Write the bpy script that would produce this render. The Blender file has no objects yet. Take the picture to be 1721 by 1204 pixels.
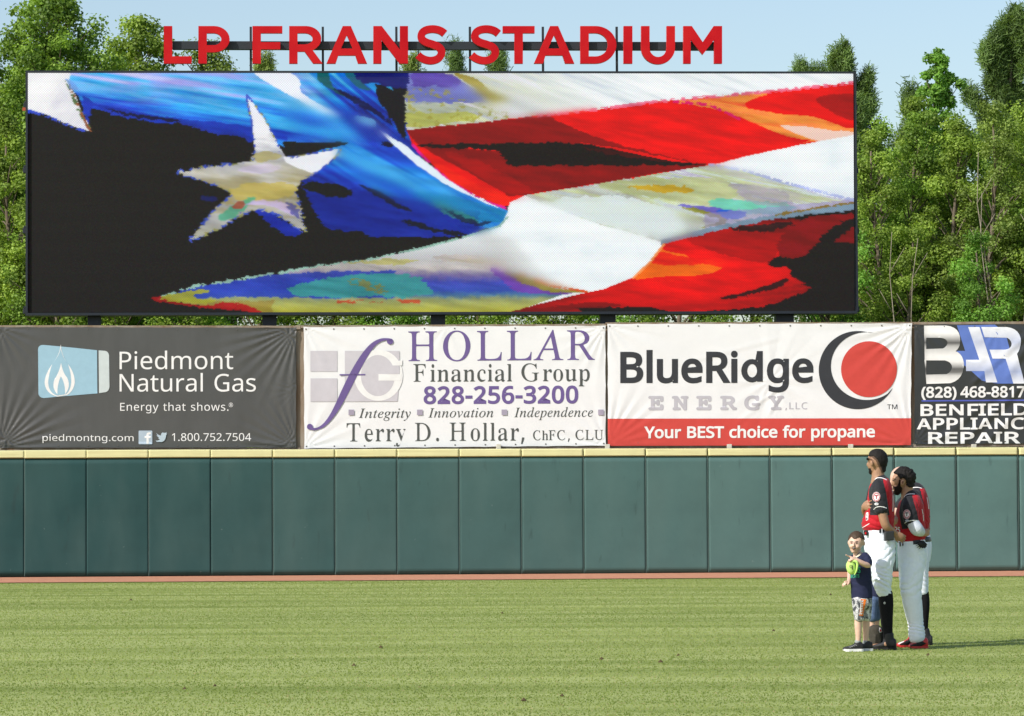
import bpy, bmesh, math, json, zlib, base64
import numpy as np
from mathutils import Vector, Matrix
from mathutils.bvhtree import BVHTree
from mathutils.geometry import tessellate_polygon

# ---------------------------------------------------------------- camera
F_PX, CX, CY, IMW = 6200.0, 860.5, 602.0, 1721.0
CAM = Vector((0.0, 0.0, 1.36))
PITCH = math.atan((851.0-602.0)/F_PX)
ROLL = math.radians(-0.31)
scene = bpy.context.scene
cd = bpy.data.cameras.new('camera'); cd.sensor_width = 36.0; cd.sensor_fit = 'HORIZONTAL'
cd.lens = 36.0*F_PX/IMW; cd.clip_start = 0.5; cd.clip_end = 3000
cam = bpy.data.objects.new('camera', cd); scene.collection.objects.link(cam)
RM = Matrix.Rotation(math.pi/2+PITCH, 3, 'X') @ Matrix.Rotation(ROLL, 3, 'Z')
cam.matrix_world = Matrix.Translation(CAM) @ RM.to_4x4()
scene.camera = cam

# ---------------------------------------------------------------- world and sun
SUN_AZ, SUN_EL = math.radians(50), math.radians(38)     # light travels towards +Y, turned AZ towards +X
world = bpy.data.worlds.new('World'); scene.world = world; world.use_nodes = True
wn = world.node_tree; bg = wn.nodes['Background']
sky = wn.nodes.new('ShaderNodeTexSky'); sky.sky_type = 'NISHITA'; sky.sun_disc = False
sky.sun_elevation = SUN_EL
sky.sun_rotation = math.pi+SUN_AZ
sky.altitude = 0; sky.air_density = 1.0; sky.dust_density = 1.5; sky.ozone_density = 0.9
wn.links.new(sky.outputs[0], bg.inputs[0]); bg.inputs[1].default_value = 0.15
sl = bpy.data.lights.new('sun', 'SUN'); sl.energy = 4.3; sl.angle = math.radians(0.53); sl.color = (1.0, 0.945, 0.87)
sun = bpy.data.objects.new('sun', sl); scene.collection.objects.link(sun)
tdir = Vector((math.sin(SUN_AZ)*math.cos(SUN_EL), math.cos(SUN_AZ)*math.cos(SUN_EL), -math.sin(SUN_EL)))
sun.rotation_euler = tdir.to_track_quat('-Z', 'Y').to_euler()
scene.view_settings.view_transform = 'Standard'; scene.view_settings.look = 'None'
scene.view_settings.exposure = 0.10; scene.view_settings.gamma = 1.0; scene.view_settings.use_curve_mapping = False
scene.cycles.max_bounces = 6; scene.cycles.transparent_max_bounces = 8

# ---------------------------------------------------------------- helpers
def ray(px, py):
    return (RM @ Vector(((px-CX)/F_PX, -(py-CY)/F_PX, -1.0))).normalized()
def at_y(px, py, y):
    d = ray(px, py); return CAM + d*((y-CAM.y)/d.y)
WTH = math.radians(3.2)
WP0 = Vector((0, 73.4, 0)); WU = Vector((math.cos(WTH), math.sin(WTH), 0)); WN = Vector((-math.sin(WTH), math.cos(WTH), 0))
def sz(px, py, d=0.0):
    """where a line of sight meets the upright plane d metres behind the padding: (along, height)"""
    r = ray(px, py); t = ((WP0-CAM).dot(WN)+d)/r.dot(WN); p = CAM+r*t
    return (p-WP0).dot(WU), p.z
def wp(s, z, d=0.0):
    p = WP0+WU*s+WN*d; return Vector((p.x, p.y, z))

def tag(o, label=None, cat=None, group=None, kind=None):
    if label: o['label'] = label
    if cat: o['category'] = cat
    if group: o['group'] = group
    if kind: o['kind'] = kind
    return o
def link(o, parent=None):
    scene.collection.objects.link(o)
    if parent is not None:
        o.parent = parent; o.matrix_parent_inverse = parent.matrix_world.inverted()
    return o
def empty(name, loc, **k):
    o = bpy.data.objects.new(name, None); o.location = loc; scene.collection.objects.link(o)
    o.matrix_world = Matrix.Translation(loc)
    return tag(o, **k)
def mesh_np(name, V, Fc, smooth=False, cols=None):
    me = bpy.data.meshes.new(name); V = np.ascontiguousarray(V, np.float32); Fc = np.ascontiguousarray(Fc, np.int32)
    n, k = Fc.shape
    me.vertices.add(len(V)); me.vertices.foreach_set('co', V.ravel())
    me.loops.add(n*k); me.loops.foreach_set('vertex_index', Fc.ravel())
    me.polygons.add(n); me.polygons.foreach_set('loop_start', np.arange(0, n*k, k, dtype=np.int32))
    if smooth: me.polygons.foreach_set('use_smooth', np.ones(n, bool))
    me.update(calc_edges=True)
    if cols is not None:
        a = me.color_attributes.new('Col', 'FLOAT_COLOR', 'POINT' if len(cols) == len(V) else 'CORNER')
        c4 = np.ones((len(cols), 4), np.float32); c4[:, :3] = cols
        a.data.foreach_set('color', c4.ravel())
    return me
def mesh_py(name, V, Fc, smooth=False):
    me = bpy.data.meshes.new(name); me.from_pydata([tuple(v) for v in V], [], Fc)
    if smooth: me.polygons.foreach_set('use_smooth', np.ones(len(me.polygons), bool))
    me.update(); return me
def obj(name, me, mat=None, parent=None, **k):
    if mat is not None:
        for m in (mat if isinstance(mat, (list, tuple)) else [mat]): me.materials.append(m)
    o = bpy.data.objects.new(name, me); link(o, parent); return tag(o, **k)
def to_local(me, loc):
    me.transform(Matrix.Translation(-Vector(loc)))
class MB:
    """collects boxes and bars into one mesh"""
    def __init__(s): s.V = []; s.F = []
    def box_axes(s, c, ax, ay, az):
        b = len(s.V); c = Vector(c); ax = Vector(ax); ay = Vector(ay); az = Vector(az)
        for i in (-1, 1):
            for j in (-1, 1):
                for k in (-1, 1): s.V.append(c+ax*i+ay*j+az*k)
        for f in ((0, 1, 3, 2), (4, 6, 7, 5), (0, 4, 5, 1), (2, 3, 7, 6), (0, 2, 6, 4), (1, 5, 7, 3)): s.F.append([b+q for q in f])
        return s
    def wbox(s, s0, s1, z0, z1, d0, d1):
        c = wp((s0+s1)/2, (z0+z1)/2, (d0+d1)/2)
        return s.box_axes(c, WU*((s1-s0)/2), WN*((d1-d0)/2), Vector((0, 0, (z1-z0)/2)))
    def tube(s, pts, rad, n=8):
        b = len(s.V); P = [Vector(p) for p in pts]
        if not hasattr(rad, '__len__'): rad = [rad]*len(P)
        for i, p in enumerate(P):
            t = (P[min(i+1, len(P)-1)]-P[max(i-1, 0)]).normalized()
            a = t.cross(Vector((0, 1, 0))) if abs(t.y) < .9 else t.cross(Vector((1, 0, 0)))
            a.normalize(); c = t.cross(a)
            for k in range(n):
                an = 2*math.pi*k/n; s.V.append(p+(a*math.cos(an)+c*math.sin(an))*rad[i])
        for i in range(len(P)-1):
            for k in range(n):
                s.F.append([b+i*n+k, b+i*n+(k+1) % n, b+(i+1)*n+(k+1) % n, b+(i+1)*n+k])
        s.F.append([b+k for k in range(n)][::-1]); s.F.append([b+(len(P)-1)*n+k for k in range(n)])
        return s
    def build(s, name, mat, parent=None, bevel=0, smooth=False, **k):
        me = mesh_py(name, s.V, s.F, smooth)
        if bevel:
            bm = bmesh.new(); bm.from_mesh(me); bmesh.ops.recalc_face_normals(bm, faces=bm.faces)
            bmesh.ops.bevel(bm, geom=bm.edges[:], offset=bevel, segments=2, affect='EDGES', profile=.5)
            bm.to_mesh(me); bm.free()
        return obj(name, me, mat, parent, **k)

def material(name, col, rough=.6, spec=.3, var=0.0, vscale=3.0, bump=0.0, bscale=40.0, attr=None, objcol=False, trans=0.0,
             emit=0.0, stretch=None, sheen=0.0, metal=0.0, col2=None, coat=0.0):
    m = bpy.data.materials.new(name); m.use_nodes = True; nt = m.node_tree; N = nt.nodes; L = nt.links
    b = N['Principled BSDF']; b.inputs['Roughness'].default_value = rough
    b.inputs['Specular IOR Level'].default_value = spec; b.inputs['Metallic'].default_value = metal
    b.inputs['Sheen Weight'].default_value = sheen; b.inputs['Coat Weight'].default_value = coat
    if attr:
        a = N.new('ShaderNodeVertexColor'); a.layer_name = attr; src = a.outputs['Color']
    elif objcol:
        a = N.new('ShaderNodeObjectInfo'); src = a.outputs['Color']
    else:
        a = N.new('ShaderNodeRGB'); a.outputs[0].default_value = (*col, 1); src = a.outputs[0]
    if var or bump:
        tc = N.new('ShaderNodeTexCoord'); mp = N.new('ShaderNodeMapping'); L.new(tc.outputs['Object'], mp.inputs[0])
        if stretch: mp.inputs['Scale'].default_value = stretch
    if var:
        n = N.new('ShaderNodeTexNoise'); n.inputs['Scale'].default_value = vscale; n.inputs['Detail'].default_value = 6
        n.inputs['Roughness'].default_value = .62; L.new(mp.outputs[0], n.inputs[0])
        mr = N.new('ShaderNodeMapRange'); mr.inputs[1].default_value = .3; mr.inputs[2].default_value = .7
        L.new(n.outputs[0], mr.inputs[0])
        if col2 is None:
            mr.inputs[3].default_value = 1-var; mr.inputs[4].default_value = 1+var
            mx = N.new('ShaderNodeVectorMath'); mx.operation = 'SCALE'; L.new(src, mx.inputs[0]); L.new(mr.outputs[0], mx.inputs['Scale'])
            src = mx.outputs[0]
        else:
            mx = N.new('ShaderNodeMix'); mx.data_type = 'RGBA'; L.new(mr.outputs[0], mx.inputs[0]); L.new(src, mx.inputs[6])
            mx.inputs[7].default_value = (*col2, 1); src = mx.outputs[2]
    L.new(src, b.inputs['Base Color'])
    if bump:
        n2 = N.new('ShaderNodeTexNoise'); n2.inputs['Scale'].default_value = bscale; n2.inputs['Detail'].default_value = 5
        L.new(mp.outputs[0], n2.inputs[0]); bp = N.new('ShaderNodeBump'); bp.inputs['Strength'].default_value = 1
        bp.inputs['Distance'].default_value = bump; L.new(n2.outputs[0], bp.inputs['Height']); L.new(bp.outputs[0], b.inputs['Normal'])
    if trans:
        t = N.new('ShaderNodeBsdfTranslucent'); ms = N.new('ShaderNodeMixShader'); ms.inputs[0].default_value = trans
        sc_ = N.new('ShaderNodeVectorMath'); sc_.operation = 'MULTIPLY'; sc_.inputs[1].default_value = (1.25, 1.25, .55); L.new(src, sc_.inputs[0])
        L.new(sc_.outputs[0], t.inputs[0]); L.new(b.outputs[0], ms.inputs[1]); L.new(t.outputs[0], ms.inputs[2])
        L.new(ms.outputs[0], N['Material Output'].inputs[0])
    if emit:
        L.new(src, b.inputs['Emission Color']); b.inputs['Emission Strength'].default_value = emit
    return m
def lin(r, g, b):
    f = lambda c: (c/255/12.92) if c <= 10 else ((c/255+.055)/1.055)**2.4
    return (f(r), f(g), f(b))
# ---------------------------------------------------------------- display picture
# The picture shown by the LED wall, painted lamp by lamp: closed outlines with
# ragged posterised edges, filled with streaky colour.
def vnoise(x, y, seed=0):
    xi = np.floor(x).astype(np.int64); yi = np.floor(y).astype(np.int64)
    fx = x - xi; fy = y - yi
    fx = fx*fx*(3-2*fx); fy = fy*fy*(3-2*fy)
    def h(a, b):
        n = (a*374761393 + b*668265263 + seed*1442695041) & 0xffffffff
        n = ((n ^ (n >> 13))*1274126177) & 0xffffffff
        return ((n ^ (n >> 16)) & 0xffff)/65535.0
    return (h(xi, yi)*(1-fx)+h(xi+1, yi)*fx)*(1-fy) + (h(xi, yi+1)*(1-fx)+h(xi+1, yi+1)*fx)*fy

def fbm(x, y, seed=0, o=3):
    r = 0; a = 0.5; t = 0
    for k in range(o):
        r = r + a*vnoise(x*2**k, y*2**k, seed+k*17); t += a; a *= 0.5
    return r/t

def smooth_loop(pts, n=6):
    P = np.array(pts, float); N = len(P); out = []
    for i in range(N):
        p0, p1, p2, p3 = P[i-1], P[i], P[(i+1) % N], P[(i+2) % N]
        for k in range(n):
            t = k/n
            out.append(0.5*((2*p1)+(-p0+p2)*t+(2*p0-5*p1+4*p2-p3)*t*t+(-p0+3*p1-3*p2+p3)*t**3))
    return np.array(out)

def in_poly(X, Y, P):
    P = np.asarray(P, float); m = np.zeros(X.shape, bool); N = len(P)
    for i in range(N):
        x1, y1 = P[i]; x2, y2 = P[(i+1) % N]
        if y1 == y2: continue
        c = ((Y >= min(y1, y2)) & (Y < max(y1, y2)))
        xs = x1 + (Y-y1)*(x2-x1)/(y2-y1)
        m ^= c & (X < xs)
    return m

def display_picture(nx=860, ny=248):
    X0, Y0, X1, Y1 = 47.0, 123.0, 1434.0, 524.0
    xs = X0+(np.arange(nx)+.5)*(X1-X0)/nx; ys = Y0+(np.arange(ny)+.5)*(Y1-Y0)/ny
    X, Y = np.meshgrid(xs, ys)
    C = np.zeros((ny, nx, 3)); C[:] = (45, 44, 43)
    rng = np.random.default_rng(5)
    def warp(a, sx=14., sy=7., seed=0):
        return X+a*(fbm(X/sx, Y/sy, seed)-.5)*2, Y+a*.7*(fbm(X/sx+9, Y/sy+5, seed+3)-.5)*2
    def mask(pts, a=0, smooth=True, sx=14., sy=7., seed=0, n=6):
        P = smooth_loop(pts, n) if smooth else np.array(pts, float)
        if a: x, y = warp(a, sx, sy, seed)
        else: x, y = X, Y
        return in_poly(x, y, P)
    def streak(ang, L=90., W=9., seed=0):
        c, s = math.cos(ang), math.sin(ang)
        return fbm((X*c+Y*s)/L, (-X*s+Y*c)/W, seed, 4)
    def put(m, col, op=1.0):
        o = (op*m)[..., None] if np.ndim(op) else op*m[..., None]
        C[:] = C*(1-o)+np.array(col, float)*o
    def mix(a, b, t): return np.array(a, float)*(1-t[..., None])+np.array(b, float)*t[..., None]
    def ramp(t, stops):
        t = np.clip(t, 0, 1); out = np.zeros(t.shape+(3,))
        for k in range(3): out[..., k] = np.interp(t, [s[0] for s in stops], [s[1][k] for s in stops])
        return out
    def fill(m, colarr): C[m] = colarr[m]
    def fringe(pts, w, col, seed=1, a=3, op=1.0, thr=.45, closed=True):
        P = smooth_loop(pts) if closed else np.array(pts, float)
        d = np.full(X.shape, 1e9)
        for i in range(len(P) if closed else len(P)-1):
            A = P[i]; B = P[(i+1) % len(P)]
            v = B-A; L2 = v@v+1e-9
            t = np.clip(((X-A[0])*v[0]+(Y-A[1])*v[1])/L2, 0, 1)
            d = np.minimum(d, np.hypot(X-A[0]-t*v[0], Y-A[1]-t*v[1]))
        put((d < w) & (fbm(X/6, Y/5, seed) > thr), col, op)
    # ---- blue field
    blue = [(95, 118), (150, 118), (300, 118), (520, 118), (640, 118), (655, 150), (668, 185), (684, 225), (690, 243), (705, 265), (745, 300), (800, 333),
            (843, 350), (848, 362), (835, 377), (800, 388), (765, 397), (700, 398), (605, 397), (575, 392), (540, 380), (527, 360), (512, 330), (505, 300),
            (520, 262), (480, 250), (450, 232), (425, 215), (424, 240), (412, 226), (355, 221), (310, 207), (255, 205), (205, 197), (160, 184), (150, 190), (148, 212), (140, 190), (132, 165), (116, 145)]
    m = mask(blue, 4, seed=3)
    tt = (Y-123)/(60+.28*np.clip(X-120, 0, 500))
    st = streak(.16, 110, 8, 7)
    col = ramp(tt*.75+(st-.5)*.75+.18, [(0, (205, 205, 245)), (.22, (150, 170, 240)), (.34, (110, 190, 245)), (.5, (60, 170, 235)), (.66, (50, 120, 225)), (.8, (45, 75, 205)), (1, (38, 55, 160))])
    vio = np.clip((fbm(X/60, Y/14, 31)-.5)*4, 0, 1)*np.clip(1-np.abs(X-260)/230, 0, 1)*np.clip(1-(Y-123)/75, 0, 1)
    col = mix(col, (165, 150, 235), vio*.8) if False else col*(1-vio[..., None]*.8)+np.array((165, 150, 235))*vio[..., None]*.8
    fill(m, col)
    # right upper blue: darker, streaks running down right
    m2 = m & ((X-480) > (Y-123)*.2) & (Y < 260)
    s2 = streak(.68, 120, 9, 11)
    right = ramp((s2-.5)*1.5+.45+(X-560)/600, [(0, (110, 190, 235)), (.25, (60, 165, 225)), (.45, (40, 125, 220)), (.65, (45, 85, 200)), (.85, (45, 60, 170)), (1, (50, 55, 125))])
    w2 = np.clip((X-470-(Y-123)*.6)/60, 0, 1)
    C[m2] = (C*(1-w2[..., None])+right*w2[..., None])[m2]
    # centre and lower folds
    m3 = m & (Y > 225) & (X > 480)
    s3 = streak(.52, 130, 8, 19)
    dv = np.abs((Y-255)-(X-560)*.42)/55
    low = ramp(dv*.75+(s3-.5)*.95+.08, [(0, (75, 175, 235)), (.25, (45, 130, 220)), (.5, (45, 90, 205)), (.75, (44, 62, 175)), (1, (40, 50, 130))])
    w3 = np.clip((Y-225)/25, 0, 1)
    C[m3] = (C*(1-w3[..., None])+low*w3[..., None])[m3]
    md = m & (Y > 305+(X-520)*.18) & (X < 800); put(md, (42, 54, 150), .85)
    # cyan tip
    mt = mask([(690, 325), (760, 330), (820, 348), (843, 356), (836, 372), (800, 372), (755, 360)], 4, seed=4); put(mt, (40, 130, 180), .7)
    mt = mask([(722, 338), (760, 350), (800, 373), (780, 374), (745, 360)], 4, seed=8); put(mt, (70, 150, 110), .6)
    # green touches at top
    put(mask([(528, 122), (548, 122), (556, 145), (592, 168), (565, 158), (536, 140)], 3, seed=9), (42, 92, 78), .8)
    put(mask([(575, 122), (600, 122), (606, 140), (620, 150), (598, 148)], 3, seed=9), (45, 105, 90), .7)
    # navy and black wedge on the right top
    put(mask([(598, 118), (690, 118), (683, 150), (655, 148), (628, 140), (604, 140)], 4, seed=5), (44, 46, 110))
    put(mask([(628, 140), (655, 150), (680, 150), (676, 185), (677, 232), (665, 222), (648, 190), (630, 166)], 4, seed=6), (44, 43, 46))
    put(mask([(555, 148), (592, 162), (625, 182), (660, 212), (625, 192), (590, 172)], 3, seed=12), (38, 40, 70), .85)
    # black ragged folds
    put(mask([(472, 238), (520, 240), (570, 238), (578, 243), (545, 250), (505, 262), (485, 258)], 2.5, seed=2), (44, 44, 44))
    put(mask([(636, 238), (652, 240), (655, 246), (640, 245)], 2, seed=2), (40, 40, 60))
    put(mask([(515, 305), (560, 308), (582, 318), (584, 330), (550, 331), (520, 322), (505, 315)], 4, seed=13), (44, 44, 44))
    put(mask([(504, 330), (512, 345), (527, 365), (545, 385), (560, 387), (600, 390), (606, 400), (500, 400)], 4, seed=14), (45, 44, 43))
    put(mask([(600, 310), (618, 316), (640, 325), (665, 342), (690, 356), (672, 352), (640, 338)], 4, seed=15), (42, 44, 60))
    put(mask([(668, 371), (700, 373), (720, 382), (760, 387), (783, 397), (750, 393), (710, 386)], 4, seed=16), (42, 44, 55))
    put(mask([(740, 350), (770, 362), (800, 372), (820, 374), (805, 380), (770, 372)], 4, seed=21), (40, 44, 70), .8)
    # dark blue under band left
    put(mask([(138, 163), (165, 176), (230, 188), (300, 200), (350, 205), (410, 212), (424, 222), (420, 240), (400, 228), (352, 224), (300, 207), (250, 204), (190, 192), (158, 178), (150, 190), (147, 210)], 3, seed=22), (46, 64, 180), .9)
    put(mask([(175, 182), (215, 190), (262, 196), (300, 203), (262, 203), (215, 195)], 2, seed=22), (40, 40, 60), .9)
    # white streaks
    put(mask([(420, 118), (470, 118), (498, 132), (501, 150), (505, 158), (535, 176), (568, 196), (538, 188), (494, 166), (456, 145)], 1.5, seed=23), (238, 242, 250))
    put(mask([(594, 196), (622, 200), (626, 214), (600, 206)], 2, seed=23), (120, 195, 240), .9)
    put(mask([(632, 218), (655, 232), (678, 245), (698, 262), (740, 294), (790, 324), (835, 350), (800, 336), (742, 308), (700, 280), (664, 250)], 2, seed=24), (228, 240, 250))
    # ---- star, left tip
    tip = [(40, 118), (110, 118), (116, 140), (124, 155), (133, 180), (150, 216), (143, 219), (105, 206), (75, 192), (40, 180)]
    m = mask(tip, 1.5, seed=25)
    fill(m, ramp(streak(-.8, 60, 25, 26)*.8+.1+(100-X)*.002, [(0, (205, 205, 222)), (.4, (238, 238, 240)), (.7, (250, 250, 250)), (1, (215, 213, 205))]))
    fringe([(112, 138), (118, 150), (128, 178), (148, 214)], 3.2, (95, 120, 80), 27, closed=False)
    fringe([(116, 145), (125, 165), (146, 214), (152, 220)], 2.2, (150, 90, 60), 28, closed=False, thr=.55)
    fringe([(47, 186), (80, 196), (110, 209), (140, 220)], 2.4, (60, 80, 190), 29, closed=False)
    put(mask([(110, 132), (122, 138), (130, 150), (118, 150)], 2), (110, 150, 220), .7)
    # ---- the star
    star = [(411, 163), (421, 172), (435, 190), (449, 214), (462, 240), (476, 264), (520, 258), (566, 250), (556, 268), (530, 288), (503, 305), (495, 318), (499, 345), (509, 388), (495, 383), (465, 362), (433, 352), (400, 362), (368, 382), (330, 400), (316, 402), (335, 380), (358, 352), (384, 328), (380, 320), (345, 307), (296, 291), (320, 284), (370, 277), (417, 271), (424, 252), (421, 215)]
    m = mask(star, .8, smooth=False, seed=30)
    base = ramp((Y-163)/235+(streak(.1, 40, 9, 33)-.5)*.28, [(0, (235, 238, 250)), (.3, (240, 240, 242)), (.42, (178, 180, 188)), (.52, (190, 188, 182)), (.62, (172, 166, 138)), (.72, (160, 150, 105)), (.82, (172, 172, 172)), (1, (170, 170, 150))])
    fill(m, base)
    put(m & mask([(475, 262), (566, 250), (530, 288), (500, 284)], 2), (240, 242, 248), .9)
    put(m & mask([(418, 262), (445, 254), (470, 262), (455, 270), (430, 272)], 3), (180, 170, 110), .8)
    put(m & mask([(385, 318), (430, 306), (490, 312), (488, 330), (440, 336), (395, 336)], 6, seed=35), (190, 172, 88), .75)
    put(m & mask([(395, 342), (425, 330), (405, 355), (372, 372), (365, 365)], 4, seed=36), (70, 160, 125), .75)
    put(m & mask([(392, 340), (408, 340), (404, 350), (390, 350)], 3, seed=37), (170, 75, 60), .8)
    put(m & mask([(405, 345), (440, 336), (478, 345), (490, 362), (465, 352), (435, 344)], 4, seed=38), (190, 170, 215), .7)
    put(m & mask([(478, 340), (492, 345), (500, 368), (486, 358)], 4, seed=39), (70, 70, 150), .7)
    put(m & mask([(430, 276), (470, 280), (440, 292), (395, 286)], 3, seed=40), (205, 190, 225), .5)
    fringe(star, 1.9, (70, 90, 190), 41, thr=.5)
    fringe(star, 1.5, (150, 150, 90), 42, thr=.6)
    put(mask([(425, 355), (440, 352), (475, 372), (505, 392), (480, 396), (455, 382)], 3, seed=43) & ~m, (44, 56, 165))
    put(mask([(335, 330), (360, 332), (355, 338), (338, 336)], 3, seed=43), (44, 50, 120), .7)
    # ---- pale stripe, top right
    pale = [(684, 116), (900, 116), (1440, 116), (1440, 141), (1380, 147), (1300, 156), (1235, 162), (1180, 167), (1100, 174), (1000, 187), (900, 197), (800, 209), (735, 215), (679, 221), (676, 200), (676, 165), (681, 140)]
    m = mask(pale, 1.0, smooth=False, seed=44)
    sp = streak(.35, 110, 8, 45)
    w = np.clip((X-700-(Y-123)*1.3)/260, 0, 1)
    warmc = ramp((sp-.5)*1.2+.5, [(0, (150, 150, 205)), (.3, (185, 190, 180)), (.5, (195, 200, 160)), (.7, (205, 205, 215)), (1, (228, 232, 235))])
    whitec = ramp((sp-.5)*1.6+.55, [(0, (205, 215, 225)), (.3, (226, 234, 236)), (.6, (240, 245, 247)), (1, (248, 250, 250))])
    fill(m, warmc*(1-w[..., None])+whitec*w[..., None])
    put(m & mask([(684, 120), (740, 125), (782, 140), (808, 165), (818, 170), (760, 172), (680, 172), (680, 140)], 5, seed=46), (105, 112, 195), .85)
    put(m & mask([(690, 122), (745, 124), (770, 142), (720, 146), (690, 142)], 5, seed=47), (92, 70, 160), .8)
    put(m & mask([(760, 122), (790, 130), (815, 150), (842, 168), (815, 168), (795, 150), (772, 134)], 4, seed=48), (155, 140, 60), .85)
    put(m & mask([(679, 190), (720, 190), (780, 188), (800, 200), (760, 206), (680, 214)], 4, seed=49), (180, 184, 85), .8)
    put(m & mask([(680, 172), (760, 174), (800, 186), (720, 188), (680, 190)], 5, seed=50), (170, 180, 160), .7)
    put(m & (fbm(X/9, Y/6, 51) > .66) & (X < 850) & (Y > 150), (160, 155, 70), .7)
    # ---- red stripe
    red = [(679, 219), (735, 212), (800, 206), (900, 194), (1000, 184), (1100, 171), (1180, 164), (1300, 153), (1440, 138), (1440, 230), (1400, 237), (1340, 248), (1250, 267), (1195, 281), (1100, 296), (950, 321), (880, 332), (852, 347), (845, 346), (800, 330), (745, 297), (705, 262), (688, 242)]
    m = mask(red, .8, smooth=False, seed=52)
    fill(m, ramp(streak(.28, 150, 10, 53)*1.3-.15, [(0, (225, 30, 28)), (.6, (236, 34, 30)), (1, (215, 26, 26))]))
    put(m & mask([(675, 216), (800, 205), (915, 194), (935, 205), (990, 228), (1060, 250), (1180, 277), (1040, 250), (985, 241), (700, 246)], 4, seed=54, smooth=False), (138, 34, 38), .95)
    put(m & mask([(700, 245), (1180, 276), (1190, 280), (1100, 292), (880, 328), (850, 330), (800, 300), (745, 270)], 3, seed=55, smooth=False), (140, 28, 32))
    put(m & mask([(745, 256), (800, 270), (860, 300), (890, 322), (850, 325), (805, 300)], 5, seed=56), (165, 24, 28), .9)
    put(m & mask([(705, 243), (800, 242), (905, 240), (985, 243), (1060, 258), (1130, 272), (1180, 277), (1000, 278), (860, 278), (845, 268), (825, 252), (760, 250), (705, 247)], 3, seed=57), (46, 43, 42))
    put(m & mask([(980, 250), (1020, 252), (1100, 268), (1150, 275), (1060, 266)], 3, seed=58), (75, 38, 38))
    fringe([(690, 244), (705, 262), (745, 297), (800, 332), (845, 350)], 2.2, (215, 40, 140), 59, closed=False, thr=.4)
    put(mask([(700, 250), (720, 262), (760, 290), (800, 310), (850, 330), (842, 346), (800, 330), (745, 297)], 2, seed=60), (238, 48, 38))
    # orange swirls
    orr = np.clip(streak(.16, 60, 6, 61), 0, 1)
    mo = m & mask([(1130, 172), (1200, 163), (1290, 155), (1250, 175), (1290, 188), (1434, 205), (1440, 232), (1385, 236), (1330, 243), (1360, 236), (1310, 226), (1240, 196), (1180, 180)], 3, seed=62)
    fill(mo, ramp(orr, [(0, (225, 60, 60)), (.35, (232, 115, 60)), (.55, (240, 150, 70)), (.75, (240, 130, 70)), (1, (240, 170, 150))]))
    put(m & mask([(1310, 211), (1350, 213), (1400, 219), (1434, 222), (1440, 232), (1385, 238), (1345, 228)], 2, seed=63), (240, 205, 190))
    put(m & mask([(1275, 170), (1330, 160), (1400, 152), (1440, 148), (1440, 214), (1380, 200), (1320, 184)], 2, seed=64), (222, 35, 32))
    put(m & mask([(1370, 165), (1440, 158), (1440, 200), (1400, 190)], 4, seed=65), (160, 30, 38), .9)
    fringe([(900, 194), (1000, 184), (1100, 171), (1200, 162), (1300, 153), (1434, 139)], 3.0, (235, 110, 140), 66, closed=False, thr=.4, op=.9)
    fringe([(1130, 171), (1190, 176), (1240, 200)], 2.5, (225, 40, 110), 67, closed=False, thr=.4)
    # ---- white stripe and the coloured gauze below it
    wh = [(1440, 226), (1400, 233), (1340, 244), (1250, 263), (1195, 277), (1100, 292), (950, 317), (880, 328), (852, 340), (846, 362), (835, 380), (780, 398), (700, 419), (620, 435), (520, 449), (430, 465), (330, 480), (262, 502), (330, 512), (400, 519), (438, 528), (838, 530), (960, 500), (1010, 490), (1063, 469), (1093, 444), (1116, 413), (1200, 391), (1300, 371), (1380, 361), (1440, 353)]
    m = mask(wh, .9, smooth=False, seed=68)
    fill(m, ramp(fbm(X/40, Y/20, 69)*1.2, [(0, (222, 234, 238)), (.5, (238, 245, 247)), (1, (246, 250, 250))]))
    # right gauze (between white wedge and red)
    g = m & mask([(880, 326), (960, 314), (1100, 291), (1190, 277), (1240, 286), (1320, 308), (1380, 328), (1440, 340), (1440, 352), (1300, 369), (1200, 388), (1125, 408), (1060, 392), (1000, 376), (930, 350)], 2, seed=70)
    sg = streak(.2, 90, 6, 71)
    fill(g, ramp(sg*1.3-.12, [(0, (150, 160, 205)), (.25, (195, 205, 195)), (.4, (185, 185, 175)), (.55, (190, 200, 150)), (.7, (205, 220, 215)), (.85, (185, 175, 205)), (1, (215, 225, 220))]))
    put(g & mask([(900, 345), (1010, 330), (1120, 350), (1150, 385), (1100, 400), (1000, 372)], 8, seed=72), (225, 238, 240), .75)
    put(g & mask([(1000, 312), (1080, 300), (1200, 300), (1240, 325), (1180, 342), (1080, 330)], 6, seed=73), (180, 188, 130), .75)
    put(g & mask([(1050, 314), (1120, 311), (1162, 317), (1150, 324), (1090, 322)], 5, seed=74), (195, 155, 40), .85)
    put(g & mask([(1195, 335), (1270, 338), (1340, 350), (1260, 362), (1200, 352)], 6, seed=75), (95, 195, 170), .8)
    put(g & mask([(1225, 308), (1300, 318), (1330, 340), (1270, 345), (1240, 328)], 5, seed=76), (160, 150, 170), .6)
    put(g & mask([(1135, 344), (1190, 348), (1240, 358), (1215, 370), (1180, 358)], 5, seed=77), (95, 85, 185), .85)
    put(g & mask([(1205, 352), (1252, 358), (1240, 368), (1212, 366)], 4, seed=78), (40, 90, 205), .9)
    put(g & mask([(1140, 348), (1185, 355), (1218, 371), (1200, 380), (1175, 382), (1205, 370)], 2, seed=79), (135, 135, 50), .9)
    put(g & (((Y-(348+(1440-X)*.085+((1440-X)/180)**2*.9)) > -13)) & (X > 1180), (150, 140, 185), .65)
    fringe([(1112, 408), (1200, 386), (1300, 366), (1380, 356), (1440, 348)], 6, (120, 145, 165), 80, closed=False, thr=.15)
    fringe([(1300, 362), (1380, 348), (1440, 340)], 2, (130, 110, 60), 81, closed=False, thr=.3)
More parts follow.
